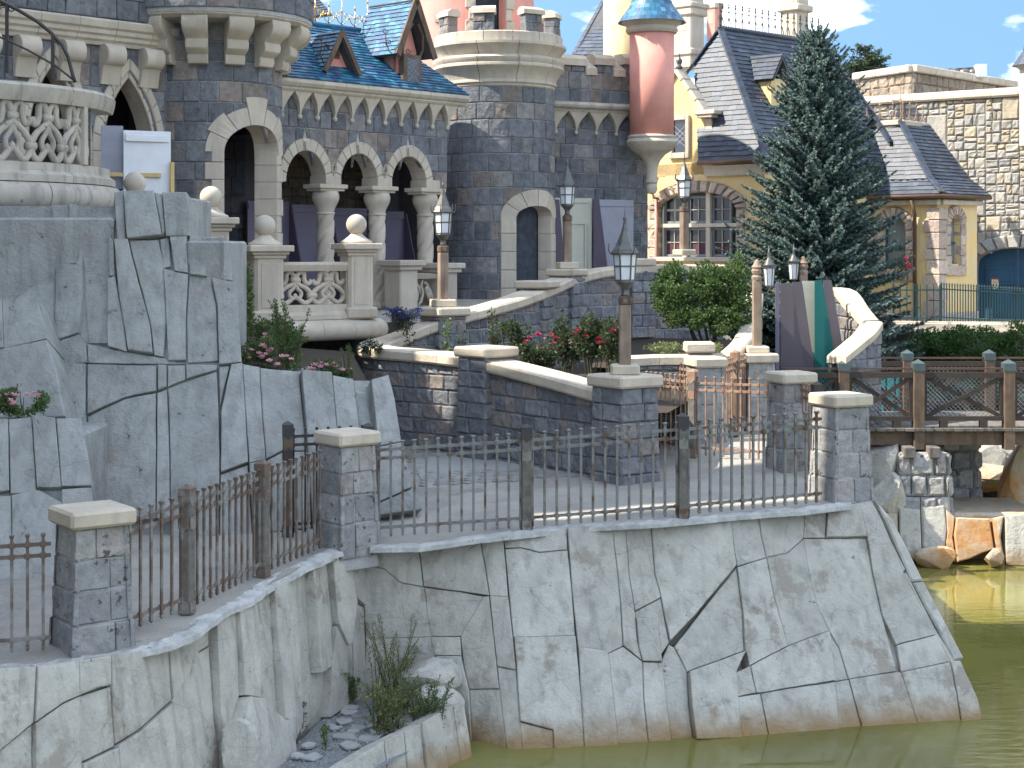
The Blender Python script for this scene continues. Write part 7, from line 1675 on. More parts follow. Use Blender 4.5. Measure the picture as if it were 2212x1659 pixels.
obj('control_box', MB().box(P(2118, 154, 53.8), (.17, 0, 0), (0, .2, 0), (0, 0, .22), .02), M['white'], fl)
# back-drop towers and chimneys
def chimney(label, x0, x1, ybase, ytop, d, m, bands, cap=None):
    b = P((x0+x1)/2, ybase, d); t = thing('chimney', label, 'chimney', b, 'chimneys on the roofs'); hw = (x1-x0)/F*d/2; tz = CZ-(ytop-HY)/F*d
    X, Y = HU, HN
    obj('stack', MB().box(Vector((b.x, b.y, (b.z+tz)/2)), X*hw*.72, Y*hw*.72, ZUP*(tz-b.z)/2, .04), m, t)
    for y, e, hh in bands: obj('moulding', MB().box(Vector((b.x, b.y, CZ-(y-HY)/F*d)), X*hw*(.72+e), Y*hw*(.72+e), ZUP*hh, .04), M['cream'], t)
    obj('panel', MB().box(Vector((b.x, b.y, b.z+.62*(tz-b.z))), X*hw*.42, Y*hw*.745, ZUP*(tz-b.z)*.18, .03), M['cream'], t)
chimney('cream panelled chimney behind the slim pink turret', 1455, 1522, 150, -30, 46, M['cream'], ((28, .16, .12), (15, .26, .08), (115, .12, .1)))
chimney('slim pink chimney beside the cream panelled chimney', 1525, 1562, 90, 10, 47, M['pink'], ((14, .14, .1),))
chimney('cream chimney with a bulging collar above the spruce', 1686, 1748, 110, -40, 46, M['cream'], ((20, .22, .10),))
yt = thing('yellow_turret', 'round pale-yellow turret behind the curtain wall battlements', 'castle turret', P(1333, 130, 46)); c5 = P(1342, 130, 46.5)
obj('turret_wall', MB().lathe(Vector((c5.x, c5.y, 0)), [(.52, 8.5), (.52, 13.5)], 30), M['yellow'], yt, True); obj('turret_cap', MB().lathe(Vector((c5.x, c5.y, 13.2)), [(.55, 0), (.65, .1), (.6, .2), (.02, 2)], 24), M['slate'], yt)
sr = thing('slate_roof', 'dark slate hipped roof edge beside the yellow turret', 'roof', P(1275, 120, 48)); roof_plane(sr, [P(1238, 118, 48), P(1330, 118, 46.5), P(1330, -30, 49), P(1318, -30, 49)], .14, .22, M['slate'], 'slate', 301, limit=150)
n = 12
for k in range(n): obj('hip_tile', MB().bar(lerp(P(1240, 116, 48), P(1320, -28, 49), k/n), lerp(P(1240, 116, 48), P(1320, -28, 49), (k+1.03)/n), .18, .06, ch=.015), M['slate'], sr)
sr2 = thing('slate_roof', 'blue-grey slate roof edge above the gilded cresting', 'roof', P(690, 40, 50)); roof_plane(sr2, [P(640, 40, 48), P(716, 30, 48), P(640, -60, 50)], .14, .22, M['slate'], 'slate', 302, limit=60)
rt2 = thing('corner_turret', 'small turret with slate cone cut off by the right edge of the view', 'castle turret', P(2232, 330, 43)); c6 = P(2234, 330, 43)
obj('turret_wall', MB().lathe(Vector((c6.x, c6.y, 0)), [(.02, CZ+2.4), (.2, CZ+2.65), (.38, CZ+2.8), (.38, CZ+4.85), (.5, CZ+4.95), (.02, CZ+5.0)], 24), M['cream'], rt2); obj('turret_roof', MB().lathe(Vector((c6.x, c6.y, CZ+4.95)), [(.58, 0), (.3, .4), (.02, 1.6)], 24), M['slate'], rt2)
# courtyard level and its retaining wall
struct('courtyard', MB().add([Vector(p) for p in ((5.5, 37.5, 3.75), (40, 39, 3.75), (40, 90, 3.75), (5.5, 90, 3.75))], [(0, 1, 2, 3)]), M['path'])
rt3 = thing('retaining_wall', 'low cream-capped block retaining wall below the green railing', 'wall', P(2060, 760, 38.6))
KA, KB = P(1850, 690, 38.8), P(2260, 702, 38.2); kd = (KB-KA); kd.z = 0; kl = kd.length; kd.normalize(); kn = Vector((kd.y, -kd.x, 0)); MK = lambda u, v, w_: Vector((KA.x+kd.x*u+kn.x*w_, KA.y+kd.y*u+kn.y*w_, v))
backing(rt3, MK, 0, kl, -.5, 3.7, (), M['mortar'], dv=2); courses(rt3, MK, 0, kl, [.9+.28*i for i in range(11)], .42, M['wallblock'], (), seed=71, limit=150)
u = 0
while u < kl: obj('coping_stone', stone(MK, (u, u, u+.72, u+.72, 3.66, 3.66, 3.95, 3.95), .06, .03, .4, .01, 1), M['coping'], rt3); obj('coping_top', MB().box(MK(u+.36, 3.955, -.18), kd*.355, kn*.22, ZUP*.02, .008), M['coping'], rt3); u += .73
M['green'] = mat('green_iron_paint', (.03, .075, .075), .85, rough=.45, bump=0, metal=.2)
def green_fence(label, ua, ub, sp_, z0, z1, slope=0.):
    t = thing('green_railing', label, 'railing', MK((ua+ub)/2, z0, -.1), 'green railings'); n = int((ub-ua)/sp_)
    zf = lambda u: slope*(u-ua)
    for z in (z0+.10, z1-.12): obj('rail', MB().bar(MK(ua, z+zf(ua), -.12), MK(ub, z+zf(ub), -.12), .03), M['green'], t)
    for i in range(n+1):
        u = lerp(ua, ub, i/n); b = MK(u, z0+zf(u), -.12); mb = MB().bar(b, b+ZUP*(z1-z0-.05), .022).lathe(b+ZUP*(z1-z0-.05), [(.008, -.01), (.024, .0), (.01, .02), (.026, .04), (.002, .10)], 5); obj('bar', mb, M['green'], t)
    for u in (ua, (ua+ub)/2, ub): obj('post', MB().bar(MK(u, z0-.1+zf(u), -.15), MK(u, z1+.02+zf(u), -.15), .045), M['green'], t)
uo = lambda x: (P(x, 650, 38.6)-KA).dot(kd)
green_fence('widely spaced green railing in front of the lodge corner', uo(1932), uo(2032), .14, 3.95, 4.85)
green_fence('close-set green railing in front of the blue gate', uo(2034), uo(2240), .062, 3.98, 4.88, -.06)
M['lampmesh'] = mat('galvanised_wire', (.42, .44, .44), .85, rough=.4, metal=.5, bump=0)
# ================================================================ timber bridge
br = thing('timber_bridge', 'dark timber footbridge with crossed braces and wire mesh on the right', 'bridge', (7.2, 29.2, 2.5))
BY0, BY1, bz = 29.55, 32.6, 2.42
k = 0; x = 4.9
while x < 14:
    obj('deck_plank', MB().box(Vector((x+.09, (BY0+BY1)/2, bz-.03)), (.085, 0, 0), (0, (BY1-BY0)/2+.12+R.uniform(-.03, .03), 0), (0, 0, .03), .006), M['oldwood'], br); x += .18
for y in (BY0+.15, (BY0+BY1)/2, BY1-.15): obj('beam', MB().box(Vector((9.4, y, bz-.2)), (4.5, 0, 0), (0, .12, 0), (0, 0, .13), .01), M['darkwood'], br)
PX_ = [6.12, 7.50, 9.17, 10.75, 12.3]
def side_rail(y, xs, z0, ph, seed):
    zt_ = z0+ph
    for i, x in enumerate(xs):
        ps = obj('post', MB().box(Vector((x, y, z0+ph/2-.2)), (.10, 0, 0), (0, .10, 0), (0, 0, ph/2+.2), .012), M['darkwood'], br)
        c = Vector((x, y, zt_)); vs = [c+Vector((a*.108, b*.108, z)) for z in (-.14, .0) for a, b in ((-1, -1), (1, -1), (1, 1), (-1, 1))]+[c+ZUP*.075]
        obj('post_cap', MB().add(vs, [(0, 1, 5, 4), (1, 2, 6, 5), (2, 3, 7, 6), (3, 0, 4, 7), (4, 5, 8), (5, 6, 8), (6, 7, 8), (7, 4, 8)]), mat('green_grey_metal', (.10, .13, .13), .8, rough=.5, metal=.3, bump=0) if 'green_grey_metal' not in bpy.data.materials else bpy.data.materials['green_grey_metal'], ps)
    xx = [xs[0]-1.25]+xs
    for a, b in zip(xx[:-1], xx[1:]):
        a, b = a+.10, b-.10
        obj('hand_rail', MB().bar((a, y, zt_-.10), (b, y, zt_-.10), .05, .035), M['copper'], br)
        obj('top_rail', MB().bar((a, y, zt_-.22), (b, y, zt_-.22), .10, .10), M['bridgewood'], br); obj('bottom_rail', MB().bar((a, y, z0+.17), (b, y, z0+.17), .10, .08), M['bridgewood'], br)
        for q in (.25, .75): obj('rail_block', MB().box(Vector((lerp(a, b, q), y, z0+.06)), (.07, 0, 0), (0, .05, 0), (0, 0, .07)), M['bridgewood'], br)
        lo, hi = z0+.21, zt_-.27
        for e in (a+.03, b-.03): obj('stile', MB().bar((e, y, lo), (e, y, hi), .06, .05), M['bridgewood'], br)
        obj('cross_brace', MB().bar((a+.05, y-.015, lo), (b-.05, y-.015, hi), .03, .075), M['bridgewood'], br); obj('cross_brace', MB().bar((a+.05, y+.02, hi), (b-.05, y+.02, lo), .03, .075), M['bridgewood'], br)
        ms = MB(); s_ = .085; w_, h_ = b-a-.12, hi-lo; x0 = a+.06; n = int((w_+h_)/s_)
        for i in range(n+1):
            c = i*s_
            p0, p1 = (max(0, c-h_), min(c, h_)), (min(c, w_), max(0, c-w_))
            for m_ in (0, 1):
                u0, u1 = p0[0], p1[0]
                if m_: u0, u1 = w_-u0, w_-u1
                ms.tube([(x0+u0, y+.045, lo+p0[1]), (x0+u1, y+.045, lo+p1[1])], .0045, 3)
        obj('wire_mesh', ms, M['lampmesh'], br, kind='stuff')
side_rail(BY0, PX_, bz, 1.19, 1)
side_rail(BY1, [x+.55 for x in PX_], bz, 1.18, 2)
for x in (7.27, 7.72): obj('corbel_beam', MB().box(Vector((x, BY0+.05, bz-.42)), (.10, 0, 0), (0, .42, 0), (0, 0, .10), .015), M['oldwood'], br)
# stone piers of the bridge
def bridge_pier(label, x0, x1, y0, y1, z0, z1, seed):
    t = thing('bridge_pier', label, 'pier', ((x0+x1)/2, (y0+y1)/2, z0), 'bridge piers'); rnd = random.Random(seed)
    obj('mortar_core', MB().box(Vector(((x0+x1)/2, (y0+y1)/2, (z0+z1)/2)), ((x1-x0)/2-.02, 0, 0), (0, (y1-y0)/2-.02, 0), (0, 0, (z1-z0)/2)), M['mortar'], t)
    rs = rows(z0, z1, .36, seed)
    for (A_, d, n, ln) in ((Vector((x0, y0, 0)), Vector((1, 0, 0)), Vector((0, -1, 0)), x1-x0), (Vector((x1, y0, 0)), Vector((0, 1, 0)), Vector((1, 0, 0)), y1-y0), (Vector((x0, y1, 0)), Vector((0, -1, 0)), Vector((-1, 0, 0)), y1-y0)):
        Mx = lambda u, v, w_, A_=A_, d=d, n=n: Vector((A_.x+d.x*u+n.x*(w_+.10*(z1-v)/(z1-z0)), A_.y+d.y*u+n.y*(w_+.10*(z1-v)/(z1-z0)), v))
        courses(t, Mx, -.03, ln+.03, rs, .36, M['pier'], (), d=.06, seed=seed, bev=.05, rough=.03, gap=.015)
bridge_pier('rough granite bridge pier standing on the rocks, in sun', 7.12, 7.98, 29.32, 30.3, .4, 1.98, 3)
bridge_pier('shaded granite bridge pier under the far side of the bridge', 8.6, 9.3, 32.0, 32.7, -.2, 2.1, 4)
# turquoise gate beyond the bridge
tg = thing('turquoise_gate', 'turquoise slatted gate seen through the bridge mesh', 'gate', P(1920, 880, 34.2))
for k in range(7): obj('slat', MB().box(P(1848+k*19, 850, 34.2), (.07, 0, 0), (0, .02, 0), (0, 0, .42), .006), M['turq'], tg)
obj('rail', MB().bar(P(1838, 812, 34.24), P(1976, 812, 34.24), .05, .08), M['turq'], tg); obj('rail', MB().bar(P(1838, 885, 34.24), P(1976, 885, 34.24), .05, .08), M['turq'], tg)
# ================================================================ rocks under and beyond the bridge
def boulder(name, label, c, r, m, seed, sq=(1, 1, 1), lev=2, group=None, cat='boulder'):
    import bmesh
    b = bmesh.new(); bmesh.ops.create_icosphere(b, subdivisions=lev+1, radius=1.); rnd = random.Random(seed); pl = [(Vector((rnd.gauss(0, 1), rnd.gauss(0, 1), rnd.gauss(0, .8))).normalized(), rnd.uniform(.55, .85)) for _ in range(11)]
    for v in b.verts:
        p = v.co.copy()
        for n, d in pl:
            q = p.dot(n)
            if q > d: p -= n*(q-d)
        p += noise.noise_vector(p*2.3+Vector((seed, 0, 0)))*.05; v.co = Vector((p.x*r*sq[0], p.y*r*sq[1], p.z*r*sq[2]))
    me = bpy.data.meshes.new(name); b.to_mesh(me); b.free(); me.materials.append(m); o = bpy.data.objects.new(name, me); COL.objects.link(o); o.location = c; tag(o, label, cat, group); return o
rr_ = thing('bank_rocks', 'rust-stained rock slabs standing in the water below the bridge pier', 'rock', P(2070, 1210, 29.2))
dep_b = surf([((1905, 1095, 29.25), (1905, 1215, 29.0)), ((2230, 1095, 29.1), (2230, 1222, 28.9))])
BK = [[(1941,1097),(1986,1102),(1991,1212),(1943,1209)], [(1989,1094),(2041,1092),(2046,1140),(2042,1180),(2010,1205),(1994,1212)], [(2043,1100),(2062,1116),(2058,1160),(2064,1215),(2040,1200),(2046,1150)], [(2064,1117),(2136,1120),(2146,1187),(2120,1195),(2094,1208),(2066,1215),(2059,1154)], [(2140,1120),(2166,1114),(2160,1160),(2170,1222),(2150,1190)], [(2168,1114),(2240,1107),(2240,1226),(2172,1222)], [(1906,1108),(1938,1110),(1941,1208),(1912,1200)]]
for i, p in enumerate(BK): rock_face(rr_, [p], dep_b, M['rock'] if i in (0, 1, 5) else M['rock_warm'], hr=(.02, .14), gap=.014, seed=30+i, back=.8, bev0=.02)
a_ = P(1915, 1110, 30.0); b_ = P(2240, 1222, 30.0); obj('core', MB().box(Vector(((a_.x+b_.x)/2, 30.5, .32)), ((b_.x-a_.x)/2, 0, 0), (0, .95, 0), (0, 0, .52), .06), M['rock_warm'], rr_)
boulder('boulder', 'small rust-stained boulder at the waterline below the pale slab', P(2025, 1205, 28.75), .34, M['rock_warm'], 3, (1.2, .8, .7)); boulder('boulder', 'rounded ochre boulder at the foot of the orange slab', P(2146, 1207, 28.7), .2, M['rock_warm'], 4)
boulder('boulder', 'dark grey boulder in the shade under the bridge beside the promontory', P(1912, 1010, 29.8), .62, M['rock'], 5, (.7, .8, 1.2)); boulder('boulder', 'low dark boulder under the bridge near the water', P(1918, 1075, 29.4), .6, M['rock'], 6, (.8, .9, .8))
boulder('boulder', 'pale boulder leaning on the far bank right of the shaded pier', P(2115, 1010, 34.5), .8, M['rock'], 7, (1, .8, .7)); boulder('boulder', 'ochre flat rock on the far bank', P(2150, 1030, 34), .7, M['rock_warm'], 8, (1.6, .8, .55)); boulder('boulder', 'tall rock streaked ochre and white at the right edge', P(2205, 1035, 32.5), .75, M['rock_warm'], 9, (.8, .8, 1.3)); boulder('boulder', 'far grey rock below the bushes', P(2170, 985, 35), .6, M['rock'], 10, (1.5, .8, .7))
bank = MB(); gx = 16; gy = 6; g = []
for j in range(gy+1):
    for i in range(gx+1):
        x = 4.2+i*1.8; y = 33.2+j*.95; g.append(Vector((x, y+.4*math.sin(i*1.3), -.4+j*.62+.15*noise.noise(Vector((x*.6, y*.6, 0))))))
struct('bank', bank.add(g, [(j*(gx+1)+i, j*(gx+1)+i+1, (j+1)*(gx+1)+i+1, (j+1)*(gx+1)+i) for j in range(gy) for i in range(gx)]), M['soil'], True)
# ================================================================ planter edge and stair wall left of the spruce
def block_wall(label, ctrl, zb, seed, cw_=.22, ch=.15, both=True):
    pts = curve_pts(ctrl, 8); sl = [0.]
    for a, b in zip(pts[:-1], pts[1:]): sl.append(sl[-1]+math.hypot(b.x-a.x, b.y-a.y))
    def at(s):
        s = max(0, min(sl[-1]-1e-4, s)); i = max(j for j in range(len(sl)-1) if sl[j] <= s); t = (s-sl[i])/max(1e-6, sl[i+1]-sl[i]); a, b = pts[max(0, i-1)], pts[min(len(pts)-1, i+2)]; d = b-a; d.z = 0; d.normalize(); return lerp(pts[i], pts[i+1], t), d
    t = thing('block_wall', label, 'wall', (pts[0].x, pts[0].y, zb))
    for side in (1, -1):
        Mx = lambda s, v, w_, side=side: (lambda pd: Vector((pd[0].x-pd[1].y*side*(cw_-.06+w_), pd[0].y+pd[1].x*side*(cw_-.06+w_), v)))(at(s if side > 0 else sl[-1]-s))
        tp_ = lambda s, side=side: at(s if side > 0 else sl[-1]-s)[0].z-ch
        backing(t, Mx, 0, sl[-1], zb, max(p.z for p in pts), (), M['mortar'], dv=.5, du=.2, top=tp_)
        courses(t, Mx, 0, sl[-1], [zb+.25*i for i in range(int((max(p.z for p in pts)-zb)/.25)+2)], .34, M['wallblock'], (), d=.035, top=tp_, seed=seed+side, nu=2, bev=.022, rough=.012, name='block', limit=150)
    s = 0
    while s < sl[-1]-.05:
        e = min(sl[-1], s+.55); vs = []
        for i in range(4):
            p, d = at(s+(e-s-.006)*i/3); n = Vector((-d.y, d.x, 0)); vs += [p+n*a+ZUP*b for a, b in ((cw_, -ch), (cw_, -.03), (cw_-.03, 0), (-cw_+.03, 0), (-cw_, -.03), (-cw_, -ch))]
        fixn(obj('coping_stone', MB().add(vs, [tuple(range(6)), tuple(range(18, 24))]+[(j*6+i, j*6+(i+1) % 6, j*6+6+(i+1) % 6, j*6+6+i) for j in range(3) for i in range(6)]), M['coping'], t)); s = e
    return t
def pl_(l): return [tuple(P(*q)) for q in l]
block_wall('low coped planter wall edging the shrub bed, behind the rusty railings', pl_([(1352, 770, 27.2), (1420, 767, 27.3), (1500, 766, 27.3), (1572, 764, 27.4)]), 2.4, 81)
block_wall('coping-topped wall sweeping up to the right of the shrub', pl_([(1572, 762, 27.4), (1606, 728, 28.2), (1622, 680, 29.4), (1630, 630, 31)]), 2.4, 83, cw_=.17)
block_wall('stepped wall with bright coping descending right of the folded hoarding', pl_([(1770, 622, 32), (1822, 624, 31.6), (1850, 655, 31), (1882, 692, 30.6)]), 2.4, 85)
block_wall('bright coped wall returning down to the bridge head', pl_([(1884, 694, 30.5), (1866, 718, 30.2), (1838, 742, 29.9), (1806, 768, 29.6)]), 2.4, 87)
p_ = P(1510, 742, 27.35); tq = thing('stone_pier', 'squat cream-capped pier on the planter edge beneath the shrub', 'pier', Vector((p_.x, p_.y, 2.4)), 'stone piers of the railings'); obj('cap', MB().box(p_+ZUP*-.06, (.25, 0, 0), (0, .25, 0), (0, 0, .085), .025), M['coping'], tq); obj('shaft', MB().box(Vector((p_.x, p_.y, (2.4+p_.z-.14)/2)), (.2, 0, 0), (0, .2, 0), (0, 0, (p_.z-.14-2.4)/2), .02), M['wallblock'], tq)
struct('shrub_bed', MB().add([P(1352, 768, 27.2)-ZUP*.22, P(1572, 766, 27.4)-ZUP*.22, P(1622, 690, 29.4)-ZUP*.3, Vector((5.2, 33.5, 3.8)), Vector((3.2, 34.6, 3.8)), Vector((1.8, 33.8, 3.7)), Vector((1.5, 30, 3.5))], [tuple(range(7))]), M['soil'])
# pier and carved timber posts with side lanterns at the bridge head
pier('granite pier carrying the carved timber lantern post at the bridge head', Vector(((1635-CX)/F*27.7, 27.7, 2.5)), math.radians(12), s=.46, h=1.42, seed=23, capw=.60)
def side_lantern(label, base, zt_, sgn, woodm):
    base = Vector(base); t = thing('lantern_post', label, 'lantern post', base, 'carved lantern posts'); z0 = base.z
    obj('plinth', MB().box(base+ZUP*.06, (.19, 0, 0), (0, .19, 0), (0, 0, .06), .02), M['coping'], t)
    obj('timber_post', MB().box(Vector((base.x, base.y, (z0+.1+zt_-.36)/2)), (.075, 0, 0), (0, .075, 0), (0, 0, (zt_-.36-z0-.1)/2), .012), woodm, t)
    obj('carved_head', MB().lathe(Vector((base.x, base.y, zt_-.36)), [(.09, 0), (.10, .05), (.07, .09), (.085, .11), (.10, .16), (.075, .21), (.10, .22), (.07, .26), (.035, .34), (.002, .36)], 8), woodm, t)
    c = Vector((base.x+sgn*.20, base.y-.05, zt_-.42)); ar = obj('arm', MB().tube([Vector((base.x, base.y, zt_-.58)), c+ZUP*-.16+Vector((-sgn*.02, 0, 0)), c-ZUP*.06], .014, 6).tube([Vector((base.x, base.y, zt_-.34)), c+Vector((0, 0, .08))], .01, 5), M['lampiron'], t)
    fr = obj('lantern_frame', MB().lathe(c, [(.075, -.06), (.085, -.05), (.085, -.03), (.07, -.03)], 6).lathe(c, [(.10, .26), (.125, .27), (.125, .30), (.10, .31)], 6), M['lampiron'], t)
    for i in range(6):
        a = i*math.pi/3; p, q = c+Vector((math.cos(a)*.075, math.sin(a)*.075, -.03)), c+Vector((math.cos(a)*.105, math.sin(a)*.105, .27)); a2 = a+math.pi/3; p2, q2 = c+Vector((math.cos(a2)*.072, math.sin(a2)*.072, -.03)), c+Vector((math.cos(a2)*.10, math.sin(a2)*.10, .27))
        obj('glazing_bar', MB().bar(p, q, .012), M['lampiron'], fr); obj('pane', MB().quad(lerp(p, c, .03), p2, q2, lerp(q, c, .03)), M['pane'], fr)
    obj('lantern_roof', MB().lathe(c+ZUP*.30, [(.135, 0), (.075, .05), (.035, .13), (.018, .20), (.03, .23), (.012, .26), (.002, .38)], 8), M['lampiron'], t, True)
side_lantern('carved timber post with a lantern on its right, on the bridge head pier', ((1635-CX)/F*27.7, 27.7, 3.92), CZ-(560-HY)/F*27.7, 1, M['lampwood'])
side_lantern('carved timber post with a lantern on its left, behind the folded hoarding', ((1735-CX)/F*31.8, 31.8, 3.0), CZ-(553-HY)/F*31.8, -1, M['lampwood'])
# ================================================================ gravel ledge in the inner corner
M['gravel'] = mat('grey_gravel', (.36, .37, .38), (.24, .245, .25), scale=30, bump=1., bscale=55, bdist=.04, spots=[((.58, .58, .57), .60, 34)])
M['flake'] = mat('stone_flake', (.40, .395, .38), .75, valvar=.15, scale=6, bump=.4)
gl_ = [P(470, 1760, 15.4), P(560, 1700, 16.2), P(610, 1640, 16.9), P(690, 1560, 18.2), P(740, 1520, 18.9), P(790, 1500, 19.3), P(880, 1500, 19.2), P(1000, 1540, 18.5), P(985, 1560, 18.0), P(900, 1600, 17.3), P(740, 1690, 15.9), P(680, 1800, 15.0)]
for p in gl_: p.z = .33
ctr = sum(gl_, Vector())/len(gl_); ctr.z = .38
struct('gravel_ledge', MB().add([ctr]+gl_, [(0, i+1, (i+1) % len(gl_)+1) for i in range(len(gl_))]), M['gravel'])
rnd = random.Random(14); gmb = MB()
for i in range(2600):
    a, b = rnd.randrange(len(gl_)), rnd.random(); p = lerp(lerp(gl_[a], gl_[(a+1) % len(gl_)], b), ctr, rnd.random()**.6); s_ = rnd.uniform(.008, .022); q = [Vector((rnd.uniform(-1, 1), rnd.uniform(-1, 1), rnd.uniform(-.5, .9)))*s_ for _ in range(4)]
    gmb.add([p+ZUP*.012+v for v in q], [(0, 1, 2), (0, 2, 3), (0, 3, 1), (1, 3, 2)])
tag(obj('gravel', gmb, M['flake'], None, kind='stuff'), 'loose grey gravel scattered over the ledge in the rock corner', 'gravel')
for i in range(26):
    a = rnd.randrange(len(gl_)); p = lerp(lerp(gl_[a], gl_[(a+1) % len(gl_)], rnd.random()), ctr, rnd.uniform(.25, .9)); n = rnd.randint(5, 7); r_ = rnd.uniform(.05, .15); pts = [p+ZUP*(.01+rnd.uniform(0, .012))+Vector((math.cos(t*2*math.pi/n)*r_*rnd.uniform(.7, 1.2), math.sin(t*2*math.pi/n)*r_*rnd.uniform(.7, 1.2), rnd.uniform(-.01, .01))) for t in range(n)]
    o = obj('stone_flake', MB().extrude(pts, ZUP*rnd.uniform(.012, .028), .004), M['flake'], None, loc=p); tag(o, 'flat broken stone flake lying on the gravel ledge', 'stone', 'flakes on the gravel ledge')
lsw = thing('ledge_rock', 'low rock rim of upright slabs in front of the gravel ledge', 'rock', P(900, 1659, 17))
dep_rim = surf([((690,1690,15.7),(690,1820,15.5)), ((830,1600,16.9),(845,1760,16.7)), ((1000,1518,18.25),(1025,1700,17.95))])
rock_face(lsw, [[(690,1690),(760,1642),(772,1800),(695,1810)], [(760,1642),(830,1600),(845,1760),(772,1800)], [(830,1600),(870,1580),(884,1740),(845,1760)], [(870,1580),(905,1562),(922,1720),(884,1740)], [(905,1562),(945,1538),(966,1700),(922,1720)], [(945,1538),(975,1524),(1000,1700),(966,1700)], [(975,1524),(998,1518),(1018,1640),(1024,1700),(1000,1700)]], dep_rim, M['rock'], hr=(0, .06), gap=.012, seed=44, back=.16)
boulder('boulder', 'pale flat-topped rock block at the back of the gravel ledge', P(925, 1462, 18.75), .42, M['rock'], 21, (1., .8, .62)); boulder('boulder', 'grey rock wedge beside the yellow weeds on the ledge', P(945, 1515, 18.45), .36, M['rock'], 22, (.9, .7, .8)); boulder('boulder', 'upright broken block leaning on the left rock wall', P(515, 1630, 15.7), .30, M['rock'], 24, (.8, .6, 1.2))
# ================================================================ plants
def leafmat(name, pal, rough=.5, trans=.35, tcol=None):
    m = mat(name, pal[0][1], .75, pal=pal, valvar=.25, scale=3, rough=rough, bump=0, spec=.35); t = m.node_tree; b = t.nodes['Principled BSDF']; o = t.nodes['Material Output']
    tr = nn(t, 'ShaderNodeBsdfTranslucent'); src = b.inputs['Base Color'].links[0].from_socket
    hv = nn(t, 'ShaderNodeHueSaturation'); hv.inputs['Value'].default_value = 1.5; hv.inputs['Hue'].default_value = .48; t.links.new(src, hv.inputs['Color']); t.links.new(hv.outputs[0], tr.inputs['Color'])
    mxs = nn(t, 'ShaderNodeMixShader'); mxs.inputs['Fac'].default_value = trans; t.links.new(b.outputs[0], mxs.inputs[1]); t.links.new(tr.outputs[0], mxs.inputs[2]); t.links.new(mxs.outputs[0], o.inputs['Surface']); return m
LM = {'shrub': leafmat('shrub_leaves', [(3, (.050, .095, .028)), (2, (.07, .13, .036)), (1, (.11, .17, .05))]), 'bush': leafmat('hedge_leaves', [(3, (.045, .10, .022)), (2, (.06, .13, .03)), (1, (.09, .16, .04))]),
      'rose': leafmat('rose_leaves', [(3, (.040, .075, .032)), (2, (.06, .10, .04)), (1, (.11, .07, .04))]), 'herb': leafmat('herb_leaves', [(3, (.08, .14, .04)), (2, (.11, .18, .055)), (1, (.15, .20, .08))]),
      'weed': leafmat('weed_leaves', [(3, (.16, .21, .08)), (2, (.21, .25, .105)), (1, (.26, .26, .13))]), 'spruce': leafmat('spruce_needles', [(3, (.11, .17, .155)), (3, (.145, .215, .195)), (2, (.19, .27, .24)), (1, (.08, .13, .105))], trans=.12), 'cedar': leafmat('cedar_needles', [(3, (.035, .07, .025)), (2, (.05, .09, .03)), (1, (.08, .12, .04))], trans=.15), 'blue': leafmat('blue_petals', [(3, (.06, .05, .34)), (2, (.09, .07, .45))], trans=.3), 'bluefol': leafmat('lavender_leaves', [(1, (.05, .075, .05))])}
M['rosepink'] = mat('pink_petals', (.78, .32, .42), (.85, .55, .58), valvar=.15, scale=40, bump=.2, rough=.6); M['rosered'] = mat('crimson_petals', (.62, .03, .12), .8, valvar=.2, scale=30, bump=.2, rough=.6); M['petwhite'] = mat('white_petals', (.75, .75, .72), .9, bump=0); M['petyellow'] = mat('yellow_petals', (.75, .52, .03), .9, bump=0)
M['bark'] = mat('dark_bark', (.075, .055, .042), .6, scale=12, bump=.6, bscale=30); M['stem'] = mat('green_stem', (.07, .085, .035), (.10, .07, .04), scale=8, bump=0)
def leaf(mb, p, d, n, L, W):
    s_ = d.cross(n)
    if s_.length < 1e-4: s_ = d.cross(Vector((1, .2, .1)))
    s_.normalize(); mb.add([p, p+d*L*.5+s_*W*.5+n*L*.08, p+d*L, p+d*L*.5-s_*W*.5+n*L*.08], [(0, 1, 2, 3)])
def rdir(r_): 
    v = Vector((r_.gauss(0, 1), r_.gauss(0, 1), r_.gauss(0, 1))); return v.normalized()
def blob(mb, c, rad, n, L, W, r_, thr=-.12, fq=2.2, shell=.55, off=0.):
    c = Vector(c); k = 0; tries = 0
    while k < n and tries < n*6:
        tries += 1; d = rdir(r_); q = shell+(1-shell)*r_.random()**.6 if r_.random() < .8 else r_.random(); lump = 1+.26*noise.noise(d*2.1+Vector((off, c.x, c.z)))+.12*noise.noise(d*5+Vector((off, 3, 1)))
        p = Vector((d.x*rad[0], d.y*rad[1], d.z*rad[2]))*q*lump; w_ = c+p
        if noise.noise(w_*fq+Vector((off, 0, 0))) < thr: continue
        nd = (d*.7+rdir(r_)*.9+ZUP*.15).normalized(); leaf(mb, w_, nd, (rdir(r_)+ZUP*.6+d*.4).normalized(), L*r_.uniform(.6, 1.3), W*r_.uniform(.7, 1.2)); k += 1
def bloom(c, r_, rnd):
    mb = MB(); k = rnd.random()*6
    for ring, (n, ra, hz, sc) in enumerate(((5, .95, -.1, 1.), (5, .6, .18, .8), (3, .28, .35, .55))):
        for i in range(n):
            a = i*2*math.pi/n+ring*.6+k; d = Vector((math.cos(a)*ra, math.sin(a)*ra-.35, hz+.25)); t = Vector((-math.sin(a), math.cos(a), 0)); p = c+d*r_*.5; s_ = r_*.55*sc
            mb.add([p-t*s_*.6, p+d.normalized()*s_*.9-t*s_*.5+ZUP*s_*.3, p+d.normalized()*s_*1.1+ZUP*s_*.45, p+d.normalized()*s_*.9+t*s_*.5+ZUP*s_*.3, p+t*s_*.6, p-ZUP*s_*.3], [(0, 1, 2, 3, 4, 5)])
    return mb
